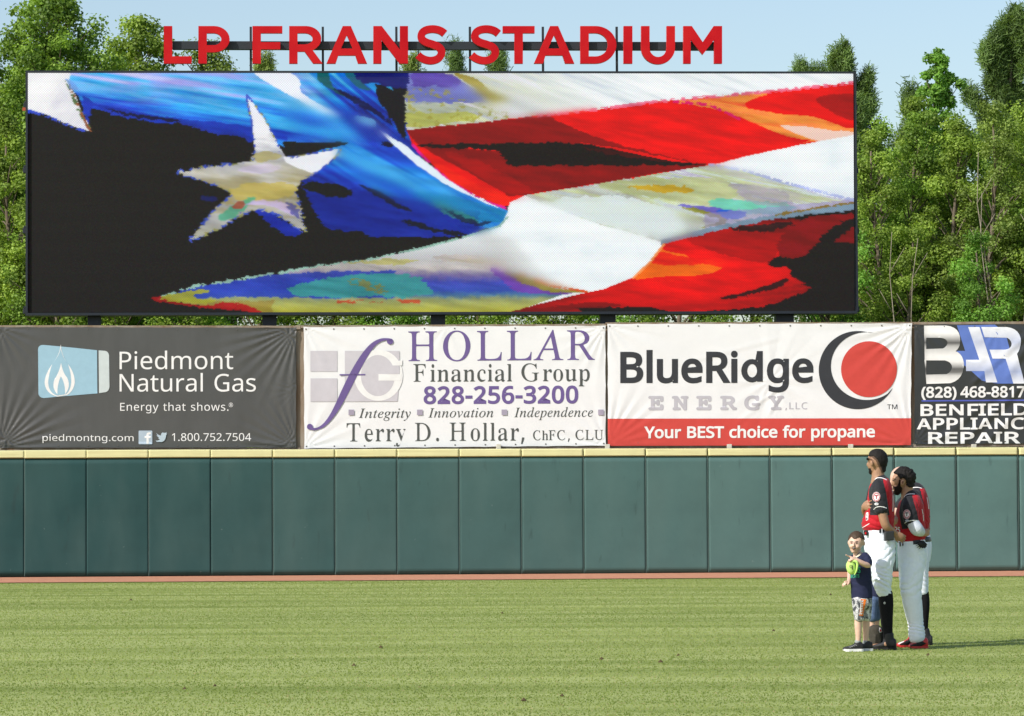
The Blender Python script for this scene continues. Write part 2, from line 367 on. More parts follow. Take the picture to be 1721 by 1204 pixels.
    fringe([(1190, 277), (1250, 287), (1320, 308), (1440, 338)], 2.5, (170, 180, 225), 82, closed=False, thr=.35)
    # lower gauze
    g = m & mask([(846, 352), (820, 390), (850, 425), (880, 460), (950, 492), (840, 530), (430, 530), (240, 505), (330, 478), (520, 448), (700, 417)], 1, seed=83, smooth=False)
    yy = Y+6*(fbm(X/50, Y/20, 84)-.5)
    colr = ramp((yy-400)/122, [(0, (222, 228, 230)), (.25, (196, 198, 200)), (.42, (182, 176, 172)), (.52, (120, 110, 165)), (.6, (72, 82, 178)), (.72, (62, 84, 170)), (.78, (80, 120, 160)), (.84, (150, 158, 110)), (1, (172, 170, 70))])
    fill(g, colr)
    put(g & (X < 660) & (yy < 500) & (yy > 462-(X-300)*.02), (54, 72, 175), .85)
    put(g & mask([(480, 490), (500, 476), (560, 464), (640, 460), (700, 466), (720, 482), (712, 496), (600, 498), (520, 497)], 7, seed=85), (66, 150, 145), .9)
    put(g & mask([(575, 472), (610, 470), (640, 480), (648, 492), (620, 488)], 6, seed=86) & (fbm(X/9, Y/5, 87) > .4), (130, 125, 70), .8)
    put(g & mask([(560, 440), (640, 436), (700, 436), (640, 444)], 4, seed=88), (178, 172, 90), .7)
    put(g & mask([(745, 434), (800, 436), (840, 440), (780, 442)], 3, seed=89), (180, 175, 100), .8)
    put(g & (yy > 506) & (X < 455), (140, 110, 50), .5)
    put(g & (yy > 503) & (yy < 508) & (X > 560) & (X < 700) & (fbm(X/12, Y/4, 90) > .5), (185, 80, 55), .9)
    put(mask([(846, 398), (872, 420), (905, 458), (955, 488), (900, 482), (862, 462), (836, 430), (800, 402)], 3, seed=90), (205, 208, 206), .7)
    put(mask([(720, 432), (780, 428), (828, 436), (846, 452), (820, 452), (770, 442)], 3, seed=90), (196, 186, 180), .8)
    put(mask([(820, 450), (870, 470), (900, 484), (960, 493), (900, 494), (860, 488), (836, 468)], 3, seed=91), (115, 70, 165), .85)
    put(mask([(842, 456), (880, 468), (930, 484), (985, 491), (930, 491), (880, 478)], 2.5, seed=92), (150, 145, 45), .9)
    fringe([(870, 462), (920, 480), (985, 491)], 2, (220, 90, 50), 93, closed=False, thr=.35)
    fringe([(848, 365), (835, 380), (780, 397), (700, 418), (620, 434), (520, 448), (430, 464), (330, 479), (262, 501)], 1.8, (150, 190, 175), 94, closed=False, thr=.35)
    put(mask([(252, 501), (270, 497), (300, 508), (340, 512), (395, 508), (440, 526), (405, 522), (330, 515), (270, 508)], 1.5, seed=95), (165, 35, 40), .9)
    put(mask([(270, 499), (330, 486), (350, 490), (320, 497), (360, 505), (330, 509), (290, 506)], 1.5, seed=96), (165, 165, 60), .9)
    # ---- lower red stripe
    r2 = [(838, 528), (900, 511), (960, 496), (1010, 486), (1060, 466), (1088, 441), (1112, 410), (1200, 388), (1300, 369), (1380, 359), (1440, 352), (1440, 528)]
    m = mask(r2, .8, smooth=False, seed=97)
    fill(m, np.broadcast_to(np.array((46, 44, 43.)), C.shape))
    rr = mask([(820, 530), (960, 494), (1060, 464), (1110, 404), (1200, 384), (1300, 368), (1340, 368), (1310, 400), (1310, 430), (1290, 440), (1320, 447), (1328, 462), (1362, 485), (1330, 500), (1280, 515), (1130, 530)], 6, smooth=False, seed=98) & m
    q = streak(-.10, 160, 9, 99)
    dist = np.clip(np.hypot((X-1130)/250, (Y-455)/75), 0, 1.4)
    fill(rr, ramp(dist*.75+(q-.5)*.55, [(0, (240, 60, 30)), (.3, (232, 30, 28)), (.6, (205, 24, 28)), (.8, (160, 28, 34)), (1, (105, 36, 38))]))
    put(rr & mask([(1108, 412), (1112, 420), (1150, 430), (1160, 440), (1200, 448), (1208, 452), (1180, 462), (1100, 466), (1062, 470), (1085, 446)], 2, seed=100), (240, 110, 40), .95)
    put(rr & mask([(1100, 424), (1150, 432), (1185, 442), (1130, 446), (1092, 442)], 3, seed=101), (235, 45, 30), .9)
    put(rr & mask([(1150, 400), (1240, 385), (1300, 400), (1290, 440), (1220, 430)], 5, seed=102), (165, 26, 32), .75)
    put(m & mask([(1205, 500), (1260, 488), (1315, 470), (1322, 474), (1290, 488), (1230, 500)], 3, seed=103), (62, 42, 42))
    put(m & mask([(1286, 444), (1310, 436), (1345, 432), (1345, 446), (1300, 448)], 3, seed=104), (46, 44, 43))
    put(m & mask([(1230, 383), (1330, 374), (1290, 390), (1240, 388)], 3, seed=105), (50, 44, 44), .9)
    put(m & mask([(1310, 400), (1350, 368), (1440, 358), (1440, 366), (1400, 380), (1370, 410), (1345, 432), (1310, 432)], 4, seed=106), (130, 34, 40))
    put(m & mask([(1400, 408), (1440, 376), (1440, 408)], 3, seed=107, smooth=False), (120, 34, 40))
    fringe([(1060, 467), (1088, 441), (1112, 411)], 2, (245, 150, 90), 108, closed=False, thr=.2)
    put(m & mask([(1000, 530), (960, 512), (1040, 512), (1090, 516), (1120, 528)], 2, seed=109) & (Y > 516), (46, 44, 43))
    put(m & mask([(830, 530), (900, 518), (990, 508), (1040, 514), (960, 520), (930, 530)], 2, seed=110), (120, 28, 32), .8)
    # posterised, ragged borders between the colours
    jx = np.round((fbm(X/9, Y/2.3, 201, 2)-.5)*6).astype(int); jy = np.round((fbm(X/7, Y/5, 202, 2)-.5)*3).astype(int)
    Lm = C.max(2); hi = Lm.copy()
    for dx in range(-5, 6):
        for dy in (-2, 0, 2): hi = np.maximum(hi, np.roll(np.roll(Lm, dx, 1), dy, 0))
    calm = hi > 200; jx = np.where(calm, 0, jx); jy = np.where(calm, 0, jy)
    iy, ix = np.mgrid[0:ny, 0:nx]; C = C[np.clip(iy+jy, 0, ny-1), np.clip(ix+jx, 0, nx-1)]
    C = C*(1+.34*(fbm(X/70+Y/30, Y/9-X/45, 301, 4)-.5)*(C.max(2) > 60)*(C.min(2) < 190))[..., None]
    # broad soft blends where the picture fades from one colour to the next
    def blur(A, n):
        for _q in range(n): A = (A*2+np.pad(A, ((0, 0), (1, 1), (0, 0)), 'edge')[:, 2:]+np.pad(A, ((0, 0), (1, 1), (0, 0)), 'edge')[:, :-2]+.5*np.pad(A, ((1, 1), (0, 0), (0, 0)), 'edge')[2:]+.5*np.pad(A, ((1, 1), (0, 0), (0, 0)), 'edge')[:-2])/5
        return A
    B_ = blur(C, 48)
    for P in ([(800, 385), (870, 400), (940, 470), (960, 485), (880, 478), (800, 440)], [(860, 335), (1100, 345), (1180, 380), (1100, 405), (960, 360)], [(1180, 278), (1330, 300), (1430, 330), (1400, 300), (1300, 280)], [(740, 140), (900, 160), (1000, 180), (860, 195)], [(480, 165), (620, 200), (640, 235), (500, 230)], [(560, 250), (760, 330), (800, 360), (640, 330)]):
        m = in_poly(X, Y, smooth_loop(P)).astype(float)[..., None]; m = blur(m, 50); C = C*(1-m)+B_*m
    C = C*.55+.45*blur(C, 3)
    # module seams and lamp noise
    C += rng.normal(0, 2.2, C.shape)
    C *= (1+0.012*((np.floor((Y-123)/16.7) % 2) - .5))[..., None]
    return np.clip(C, 0, 252)/255.0
# ---------------------------------------------------------------- letter outlines
# advance width, then closed outlines (thousandths of an em), for the few letters the signs need
GLYPHS = {'sans': {}, 'bold': {}, 'serif': {}, 'italic': {}, 'slab': {}}
K = GLYPHS['sans']
K[','] = (215, [[154,84,136,23,111,-42,85,-103,33,-103,49,-38,63,31,73,93,148,93]])
K['.'] = (215, [[58,43,61,69,72,85,88,94,107,97,126,94,142,85,153,69,157,43,153,18,142,2,126,-8,107,-11,88,-8,72,2,61,18]])
K['0'] = (459, [[419,287,418,242,415,201,409,163,401,128,390,97,376,70,359,47,339,27,316,12,290,1,261,-6,229,-8,188,-4,153,8,122,27,97,54,76,88,60,129,48,176,42,229,39,287,41,346,48,399,58,446,73,486,93,520,119,547,149,566,186,578,229,581,269,578,304,566,335,547,361,520,382,486,399,446,410,399,417,346], [110,287,111,238,115,194,121,156,131,125,143,98,159,78,178,64,202,55,229,52,256,55,279,64,298,78,314,98,326,124,336,156,343,194,347,238,348,287,347,336,343,380,336,417,326,449,314,475,298,495,279,510,256,518,229,521,202,518,178,510,159,495,143,475,131,449,121,417,115,380,111,336]])
K['1'] = (459, [[285,0,216,0,216,400,216,439,217,470,219,499,196,477,169,455,108,405,71,452,226,573,285,573]])
K['2'] = (459, [[417,0,38,0,38,59,188,210,261,287,280,309,295,331,306,353,315,376,320,399,322,424,318,453,309,477,294,496,273,510,249,518,221,520,194,519,169,514,147,506,83,466,45,513,94,548,153,572,174,577,197,580,221,581,255,579,285,572,313,562,336,548,356,531,372,510,384,485,391,458,394,428,392,399,386,371,375,344,361,318,344,292,324,267,247,185,128,67,128,64,417,64]])
K['4'] = (459, [[443,130,359,130,359,0,291,0,291,130,17,130,17,190,286,576,359,576,359,193,443,193], [291,374,291,412,293,444,294,474,295,500,292,500,276,468,257,438,86,193,291,193]])
K['5'] = (459, [[221,351,258,349,292,342,322,331,349,316,371,297,389,274,402,247,410,217,413,183,410,145,402,111,387,81,368,54,343,32,314,15,280,2,242,-5,199,-8,116,0,91,6,70,14,51,23,51,90,71,79,95,70,121,62,148,57,174,53,200,52,227,54,252,58,274,65,293,76,310,89,323,106,333,126,339,149,341,176,337,210,325,239,306,262,279,279,243,289,197,292,146,288,99,280,64,302,86,573,373,573,373,508,146,508,132,342,169,348]])
K['7'] = (459, [[109,0,344,508,35,508,35,573,419,573,419,518,187,0]])
K['8'] = (459, [[229,581,261,579,291,574,318,565,341,553,362,538,378,519,390,497,398,472,400,443,399,421,394,401,385,383,374,367,361,352,346,338,291,303,355,265,373,250,389,234,401,216,411,196,417,173,419,148,416,118,408,90,395,65,378,44,356,26,330,11,300,1,267,-6,231,-8,192,-6,157,0,126,10,100,24,78,42,61,63,49,87,42,115,39,146,41,171,47,194,56,214,68,232,82,249,99,264,158,299,107,336,87,358,71,383,64,401,59,422,58,444,60,472,68,497,80,518,97,537,117,552,141,565,168,573,197,579], [108,145,112,119,121,96,138,76,161,60,192,51,229,48,265,51,295,60,319,76,336,96,346,120,350,148,346,174,335,197,317,217,293,235,229,265,217,270,157,237,136,219,121,197,111,173], [228,524,200,521,176,514,155,502,139,486,130,466,127,441,130,414,141,391,157,373,179,357,232,330,282,357,302,373,317,392,327,414,330,441,327,466,318,486,302,502,282,514,257,521]])
K['C'] = (507, [[323,517,294,516,266,510,241,502,217,490,196,474,178,456,162,434,149,410,139,383,131,353,127,321,125,286,128,241,135,200,147,164,164,132,186,105,213,83,244,68,281,58,322,55,394,62,460,78,460,15,393,-2,312,-8,257,-4,208,8,166,28,130,56,101,90,78,131,62,178,52,230,49,287,51,329,57,369,67,406,81,440,99,471,120,499,145,523,174,543,206,559,242,571,281,578,324,581,353,580,381,577,409,572,435,565,460,557,482,547,453,486,394,508,372,513,348,516]])
K['E'] = (446, [[398,0,78,0,78,573,398,573,398,509,150,509,150,330,383,330,383,268,150,268,150,63,398,63]])
K['G'] = (584, [[326,302,524,302,524,22,431,-1,323,-8,267,-4,217,8,173,28,136,55,105,89,81,130,63,176,52,229,49,286,53,343,65,395,84,442,111,482,145,517,186,544,233,564,286,577,346,581,377,580,407,577,437,572,516,547,489,484,421,508,395,513,369,516,342,517,298,514,259,505,225,489,195,468,170,441,150,409,136,373,127,332,124,286,127,243,134,202,146,166,164,133,187,106,216,84,251,68,292,58,340,55,404,59,452,68,452,238,326,238]])
K['L'] = (420, [[78,0,78,573,150,573,150,64,400,64,400,0]])
K['M'] = (727, [[330,0,142,502,139,502,142,461,144,407,144,347,144,0,78,0,78,573,184,573,361,103,364,103,544,573,650,573,650,0,578,0,578,352,579,408,581,460,584,501,581,501,390,0]])
K['N'] = (609, [[532,0,447,0,141,476,138,476,141,432,143,378,144,320,144,0,78,0,78,573,161,573,467,99,470,99,468,137,466,193,464,249,464,573,532,573]])
K['P'] = (485, [[229,573,297,568,352,553,393,528,421,495,439,454,444,404,443,381,439,358,433,336,423,316,411,296,395,278,375,262,351,249,324,238,292,230,256,225,216,223,150,223,150,0,78,0,78,573], [223,511,150,511,150,285,208,285,242,286,272,290,298,296,320,306,338,318,352,334,362,352,368,375,370,401,366,435,354,462,334,484,306,499,269,508]])
K['T'] = (446, [[259,0,187,0,187,509,8,509,8,573,437,573,437,509,259,509]])
K['a'] = (450, [[231,437,279,433,318,422,347,403,368,375,381,338,385,293,385,0,334,0,320,61,317,61,279,22,258,9,234,-1,172,-8,148,-7,124,-2,103,6,84,16,68,30,55,48,45,68,39,92,37,119,43,159,59,192,87,219,127,238,179,251,243,257,316,259,316,285,313,317,306,342,293,359,275,371,253,378,227,380,205,379,183,376,163,370,106,347,84,400,151,426,177,432,204,436], [252,208,204,203,167,195,141,182,124,165,113,144,110,119,115,87,132,66,157,53,188,49,223,52,253,62,279,79,299,103,311,134,315,172,315,210]])
K['c'] = (385, [[241,-8,204,-5,170,2,139,15,112,34,88,58,69,87,55,123,47,165,44,213,47,262,56,305,71,342,90,372,114,396,142,415,174,428,208,435,245,438,309,431,358,415,337,356,292,370,244,376,217,374,193,368,172,358,155,343,141,325,131,303,123,277,119,247,117,213,119,181,123,152,131,126,141,104,155,86,172,71,191,61,214,55,240,53,302,60,351,78,351,15,304,-2]])
K['d'] = (493, [[221,-8,171,-2,128,17,92,48,65,91,49,146,44,214,49,282,66,338,93,381,128,413,171,432,221,438,253,436,280,429,323,407,354,374,359,374,356,405,354,438,354,609,425,609,425,0,368,0,358,58,354,58,323,24,279,1,252,-6], [232,51,273,55,305,67,328,88,343,117,352,154,355,200,355,213,352,263,343,304,329,336,306,360,274,375,231,379,196,374,168,359,146,334,130,300,120,260,117,213,120,165,130,125,146,93,168,69,197,55]])
K['e'] = (452, [[234,438,269,435,301,427,329,414,354,396,374,373,390,346,402,315,409,281,411,244,411,201,117,201,122,157,134,119,154,90,181,69,215,56,254,52,327,60,392,82,392,20,327,-1,251,-8,212,-5,176,3,143,17,114,36,90,61,70,91,56,126,47,167,44,212,47,257,55,297,68,333,86,364,108,390,134,411,164,426,198,435], [233,380,202,377,175,366,154,348,137,323,125,293,119,257,338,257,336,281,333,302,326,322,312,346,292,364,276,373,256,378]])
K['g'] = (493, [[221,438,248,436,273,431,297,422,319,409,338,393,355,373,359,373,369,430,425,430,425,-7,423,-46,416,-80,404,-109,388,-135,367,-155,341,-172,310,-183,274,-190,233,-192,147,-186,78,-165,78,-100,99,-110,123,-118,149,-125,177,-130,206,-133,237,-134,271,-130,300,-119,324,-101,341,-77,352,-48,355,-13,355,4,356,32,358,57,354,57,338,37,320,21,299,8,275,-1,250,-6,221,-8,170,-2,126,18,91,51,65,95,49,149,44,214,49,278,65,332,91,377,126,411,169,431], [230,379,207,376,187,370,169,359,153,344,140,326,130,303,123,277,119,247,117,213,120,165,130,124,146,92,169,68,197,54,232,50,262,52,288,58,309,69,326,85,340,105,349,131,356,197,356,214,355,251,350,282,343,309,332,331,319,348,302,362,281,371,257,377]])
K['h'] = (496, [[139,431,138,399,135,370,140,370,155,391,174,407,221,429,273,437,306,435,335,430,360,421,382,408,399,391,413,370,423,344,429,314,431,280,431,0,361,0,361,275,358,307,351,333,338,353,319,367,295,376,265,379,235,377,210,370,189,360,173,347,160,329,150,308,144,283,140,254,139,222,139,0,68,0,68,609,139,609]])
K['i'] = (207, [[139,430,139,0,68,0,68,430], [104,591,119,588,133,580,142,566,145,546,142,526,133,512,119,504,104,501,88,504,75,512,66,526,63,546,66,566,75,580,88,588]])
K['l'] = (207, [[139,0,68,0,68,609,139,609]])
K['m'] = (750, [[540,438,584,434,621,421,649,401,669,371,681,330,685,280,685,0,615,0,615,277,613,308,606,333,594,353,577,367,555,376,528,379,490,374,460,362,438,342,423,315,414,280,411,237,411,0,342,0,342,277,339,308,332,333,320,353,303,367,281,376,253,379,227,377,204,370,185,360,170,347,158,329,150,308,144,283,140,255,139,223,139,0,68,0,68,430,125,430,136,371,140,371,155,392,173,409,217,431,266,438,298,436,325,430,349,420,369,406,386,388,398,366,402,366,418,388,438,406,461,420,486,430,512,436]])
K['n'] = (496, [[275,438,322,434,361,421,391,401,413,371,426,330,431,280,431,0,361,0,361,275,358,307,351,333,338,353,319,367,295,376,265,379,222,374,189,361,166,338,151,308,142,269,139,223,139,0,68,0,68,430,125,430,136,371,140,371,156,392,175,409,222,431]])
K['o'] = (485, [[442,216,440,181,436,150,428,121,417,95,404,71,388,51,369,33,348,18,324,7,299,-1,271,-6,241,-8,214,-6,188,-1,163,7,140,18,119,33,100,51,84,71,70,95,59,121,51,150,46,181,44,216,47,261,55,301,68,336,87,367,110,392,137,412,169,426,204,435,244,438,281,435,316,426,347,412,374,392,398,367,417,336,431,301,439,261], [117,216,119,184,123,154,130,128,141,105,155,86,172,71,192,59,216,53,243,51,270,53,294,59,314,71,331,86,345,105,356,128,363,154,367,184,369,216,367,248,363,277,355,303,345,325,331,344,314,359,294,370,270,376,242,379,202,374,171,359,147,335,130,303,120,263]])
K['p'] = (493, [[273,438,322,432,365,413,401,383,428,339,444,284,449,216,447,170,439,129,427,93,410,62,390,37,365,17,337,3,306,-5,272,-8,241,-6,213,1,170,24,139,55,134,55,137,20,139,-16,139,-192,68,-192,68,430,126,430,136,371,139,371,170,405,189,419,213,429,231,434,251,437], [260,379,233,377,210,371,190,362,174,349,161,333,152,313,145,289,141,261,139,229,139,216,140,182,144,152,150,126,159,103,172,85,188,70,208,59,233,53,261,51,286,53,308,60,326,72,341,88,354,108,364,131,371,157,375,186,376,217,373,262,363,302,348,334,325,359,296,374]])
K['r'] = (331, [[269,438,295,437,319,433,310,368,287,372,264,374,240,371,217,363,195,351,176,334,161,313,149,289,143,270,140,251,139,229,139,0,68,0,68,430,126,430,134,351,137,351,170,395,191,413,214,426,240,435]])
K['s'] = (384, [[348,119,346,92,339,69,327,49,311,32,292,18,268,6,241,-2,210,-6,176,-8,99,-1,42,19,42,83,104,60,128,54,153,50,178,49,211,51,236,57,256,66,274,86,280,112,278,128,271,141,239,167,174,196,103,228,76,245,57,266,45,292,41,324,46,358,61,386,85,408,118,425,157,435,202,438,275,430,339,409,315,353,258,372,197,380,171,379,149,374,131,366,114,350,108,328,111,312,119,298,154,274,219,246,289,215,314,197,333,176,344,150]])
K['t'] = (289, [[212,50,245,53,272,59,272,5,240,-4,200,-8,178,-7,157,-3,138,4,120,13,104,27,91,44,82,66,76,93,74,125,74,375,13,375,13,409,75,437,103,528,144,528,144,430,269,430,269,375,144,375,144,127,146,103,153,83,163,69,185,54]])
K['u'] = (496, [[427,430,427,0,370,0,359,57,356,57,340,36,321,20,273,-1,220,-8,187,-6,159,-1,134,8,112,21,95,38,81,59,71,85,65,114,63,148,63,430,135,430,135,153,137,122,145,96,158,76,176,62,200,53,230,51,260,53,285,59,306,69,323,82,336,100,345,121,352,146,356,175,357,206,357,430]])
K['w'] = (630, [[346,243,336,276,328,308,321,335,316,357,313,357,308,335,302,307,294,275,284,242,207,1,127,1,9,431,82,431,141,201,153,154,163,109,169,73,172,73,178,97,185,128,193,160,201,188,277,431,354,431,428,188,440,149,451,109,457,74,460,74,466,108,477,153,489,201,549,431,621,431,502,1,419,1]])
K['y'] = (409, [[1,430,76,430,169,185,184,144,196,105,205,68,209,68,224,121,245,186,333,430,409,430,224,-59,213,-85,201,-108,188,-130,173,-148,157,-164,138,-176,117,-185,94,-191,67,-192,34,-190,9,-186,9,-130,30,-133,56,-135,79,-132,99,-126,116,-114,130,-99,152,-59,174,-2]])
K['®'] = (667, [[224,111,224,461,326,461,366,458,398,450,423,435,440,415,450,389,453,358,451,334,445,314,434,298,413,279,391,266,484,111,415,111,334,249,285,249,285,111], [325,299,353,303,374,315,387,333,391,356,387,380,375,397,354,407,324,410,285,410,285,299], [334,-8,292,-6,253,2,216,14,181,30,150,51,122,75,98,103,77,134,61,168,49,205,42,245,39,286,42,328,49,367,61,404,77,438,98,470,122,498,150,522,181,543,216,559,253,571,292,578,334,581,373,578,411,571,448,559,482,543,513,522,542,498,567,470,588,438,605,404,618,367,625,328,628,286,626,245,618,205,606,168,590,134,569,103,545,75,517,51,486,30,451,14,415,2,375,-6], [334,34,367,37,399,43,430,53,459,67,485,84,509,105,531,129,548,156,563,185,574,217,580,250,582,286,580,320,574,353,564,384,550,413,533,440,512,464,489,486,462,504,433,518,402,529,369,536,334,538,298,536,265,530,233,520,204,506,178,488,154,467,134,443,117,417,103,387,92,356,86,322,84,286,86,252,92,220,103,188,117,159,134,132,154,108,178,87,204,69,233,54,265,43,298,37]])
K = GLYPHS['bold']
K['('] = (241, [[8,220,9,265,14,309,21,353,31,396,45,437,62,478,82,516,105,553,138,597,261,597,203,509,176,456,155,399,140,341,131,281,127,220,129,181,133,142,140,103,149,64,161,27,176,-10,193,-45,213,-80,249,-144,138,-151,105,-108,82,-72,62,-34,45,6,31,47,21,89,14,132,9,176]])
K[')'] = (241, [[233,220,231,176,227,132,220,89,209,47,196,6,179,-34,159,-72,136,-108,102,-151,-8,-144,28,-80,47,-45,65,-10,79,27,91,64,101,103,108,142,112,181,113,221,112,261,108,301,101,341,91,380,79,418,65,456,47,491,28,526,-9,590,102,597,136,553,159,516,179,478,196,437,209,396,220,353,227,309,231,265]])
K['-'] = (258, [[8,160,8,270,250,270,250,160]])
K['0'] = (459, [[443,287,442,241,439,198,433,158,424,121,412,88,396,58,377,31,354,9,328,-9,298,-22,265,-30,228,-32,183,-28,142,-14,107,9,78,39,54,77,37,121,25,171,18,226,15,287,17,348,24,403,35,453,52,497,74,534,103,565,139,588,181,601,229,606,274,601,315,588,350,565,380,535,404,497,421,453,434,403,441,348], [134,287,135,239,139,197,145,162,153,133,164,111,176,95,190,85,207,79,229,76,250,79,267,85,281,95,293,111,304,133,313,162,319,197,323,239,324,287,323,335,319,377,313,412,304,440,293,462,281,478,267,488,250,495,229,497,207,495,190,488,176,478,164,462,153,440,145,412,139,377,135,335]])
K['1'] = (459, [[309,-24,192,-24,192,400,192,440,193,471,206,472,212,459,185,436,104,371,38,456,218,597,309,597]])
K['2'] = (459, [[441,-24,14,-24,14,68,171,227,243,303,260,324,274,344,284,363,292,382,296,403,297,424,295,447,288,465,277,478,262,488,244,494,220,496,197,495,176,491,158,484,77,434,10,518,83,569,146,595,170,600,195,604,221,605,258,602,292,596,323,584,351,568,374,547,393,522,407,494,415,462,418,428,416,395,409,364,397,334,382,306,364,278,342,251,264,168,152,57,152,88,441,88]])
K['3'] = (459, [[419,439,418,411,412,385,402,361,389,340,373,322,353,306,331,294,307,285,301,283,301,318,326,313,365,296,397,272,419,240,433,204,437,163,434,127,425,93,410,62,389,34,361,10,328,-8,288,-22,244,-30,193,-32,106,-25,78,-19,51,-10,12,8,12,126,70,100,94,92,119,85,145,79,170,76,194,75,237,78,268,87,289,100,303,117,312,138,315,165,313,182,309,196,302,207,291,217,277,225,259,232,236,237,209,240,178,241,99,241,99,350,179,350,207,351,230,355,249,361,265,370,277,379,286,390,296,411,299,434,297,453,290,468,280,480,264,489,244,495,219,497,169,492,128,477,68,441,5,527,49,557,76,572,107,585,141,596,178,603,218,605,277,600,328,585,368,559,397,524,414,484]])
K['4'] = (459, [[467,106,383,106,383,-24,267,-24,267,106,-7,106,-7,198,274,600,383,600,383,217,467,217], [267,374,268,412,269,445,270,475,270,476,307,476,297,456,277,425,132,217,267,217]])
K['5'] = (459, [[220,375,261,373,298,366,333,353,363,336,389,313,410,287,425,256,434,221,437,183,434,141,424,103,408,68,386,38,358,13,324,-7,287,-21,245,-29,198,-32,112,-24,84,-17,60,-8,27,8,29,125,81,101,102,92,126,85,152,80,176,77,200,76,224,77,246,81,264,88,280,96,293,106,303,119,310,135,315,153,317,175,313,204,305,226,290,243,269,256,238,265,197,268,149,264,94,255,39,290,64,597,397,597,397,484,168,484,159,371,167,372]])
K['6'] = (459, [[20,245,27,345,33,379,41,411,52,442,66,472,83,500,103,526,127,549,155,568,187,584,223,596,263,602,306,605,346,603,401,594,401,483,341,497,308,499,276,497,249,492,226,483,207,471,191,457,177,440,166,421,157,399,150,375,142,315,109,315,134,344,159,360,187,372,208,378,231,381,255,382,290,380,323,372,354,359,381,341,403,318,421,290,435,258,443,223,445,184,442,143,434,105,420,71,401,40,376,15,348,-6,315,-20,278,-29,239,-32,209,-30,181,-24,153,-15,127,-1,104,17,82,38,64,64,48,93,36,126,27,162,22,202], [238,75,264,78,285,87,302,100,315,120,324,148,327,184,325,214,317,237,305,255,290,268,269,276,240,279,220,278,202,273,187,267,166,252,151,235,143,216,140,198,146,153,166,112,180,97,196,85,215,78]])
K['7'] = (459, [[72,-24,306,484,11,484,11,597,443,597,443,513,202,-24]])
K['8'] = (459, [[229,605,264,603,296,597,327,587,354,573,378,555,398,533,413,506,421,476,424,444,422,418,416,393,406,372,393,352,378,335,360,319,337,304,369,285,390,268,407,249,422,228,434,204,440,177,443,148,440,113,431,81,415,52,395,27,370,6,340,-11,307,-23,270,-30,231,-32,189,-30,151,-23,117,-12,87,4,61,25,41,50,27,79,18,111,15,146,17,175,24,201,35,226,49,247,65,266,85,283,114,301,91,317,67,343,49,372,41,394,35,418,34,445,37,477,46,506,61,533,81,555,104,573,132,587,162,597,194,603], [132,145,135,125,142,108,154,94,172,82,196,75,229,72,261,75,285,82,303,94,315,109,323,126,325,147,323,167,315,183,301,199,281,214,220,243,218,244,171,218,154,202,142,186,135,167], [228,500,205,498,185,492,170,483,159,472,153,459,151,441,154,421,161,405,173,391,191,378,232,357,269,377,285,390,297,404,304,421,306,441,304,459,298,472,287,483,272,492,252,498]])
K['A'] = (528, [[0,0,120,0,164,128,360,128,404,0,528,0,328,571,200,571], [196,220,262,416,328,220]])
K['B'] = (521, [[242,597,310,593,368,582,417,562,454,530,476,485,483,431,481,406,476,382,468,360,449,331,424,308,402,296,379,286,374,285,374,319,379,318,403,311,426,300,448,287,467,269,482,248,493,223,500,194,502,163,499,126,490,92,474,61,453,35,426,13,395,-3,360,-15,321,-22,280,-24,54,-24,54,597], [255,353,296,355,325,362,341,371,351,383,358,400,360,422,357,444,350,459,338,470,317,479,286,485,244,487,174,487,174,353], [174,245,174,85,265,85,307,88,336,96,355,108,367,124,374,144,377,168,374,191,367,209,355,222,334,234,315,240,290,243,259,245]])
K['C'] = (507, [[323,493,297,492,272,487,250,479,230,469,212,456,196,440,183,422,171,400,162,376,155,348,151,319,149,286,151,244,158,206,169,173,184,145,203,122,226,104,253,90,285,82,322,79,390,85,484,108,484,-3,397,-26,312,-32,253,-28,200,-15,153,7,114,38,81,76,56,121,39,172,28,227,25,287,27,332,33,374,44,413,59,450,78,484,102,515,130,542,161,564,197,582,236,594,278,602,324,605,355,604,385,600,414,595,442,588,468,579,514,559,465,456,387,485,367,489,346,492]])
K['D'] = (585, [[561,292,556,228,544,170,522,119,492,75,454,39,409,11,358,-9,300,-20,238,-24,54,-24,54,597,255,597,313,593,366,581,415,562,458,535,494,500,523,458,544,409,556,353], [436,290,434,334,426,372,414,404,397,429,376,450,351,466,320,477,284,484,243,487,174,487,174,86,227,86,294,92,346,109,385,136,413,175,430,225]])
K['E'] = (446, [[422,-24,54,-24,54,597,422,597,422,485,174,485,174,354,407,354,407,244,174,244,174,87,422,87]])
K['F'] = (416, [[174,-24,54,-24,54,597,422,597,422,485,174,485,174,330,407,330,407,219,174,219]])
K['G'] = (584, [[302,326,548,326,548,3,434,-25,323,-32,263,-28,209,-15,161,7,120,37,86,74,59,119,40,170,29,225,25,286,29,347,42,403,63,453,92,498,130,535,174,565,225,587,283,600,345,605,379,604,411,600,442,595,549,562,502,455,414,484,391,489,367,492,342,493,302,490,267,482,237,468,210,450,189,427,172,399,159,366,151,328,148,286,151,245,157,208,168,175,184,147,204,123,228,104,258,90,296,82,340,79,401,82,428,88,428,214,302,214]])
K['I'] = (272, [[263,-24,8,-24,8,61,75,76,75,496,8,512,8,597,263,597,263,512,196,496,196,76,263,61]])
K['L'] = (420, [[54,-24,54,597,174,597,174,88,424,88,424,-24]])
K['N'] = (632, [[64,0,172,0,172,384,436,0,560,0,560,571,452,571,452,192,184,571,64,571]])
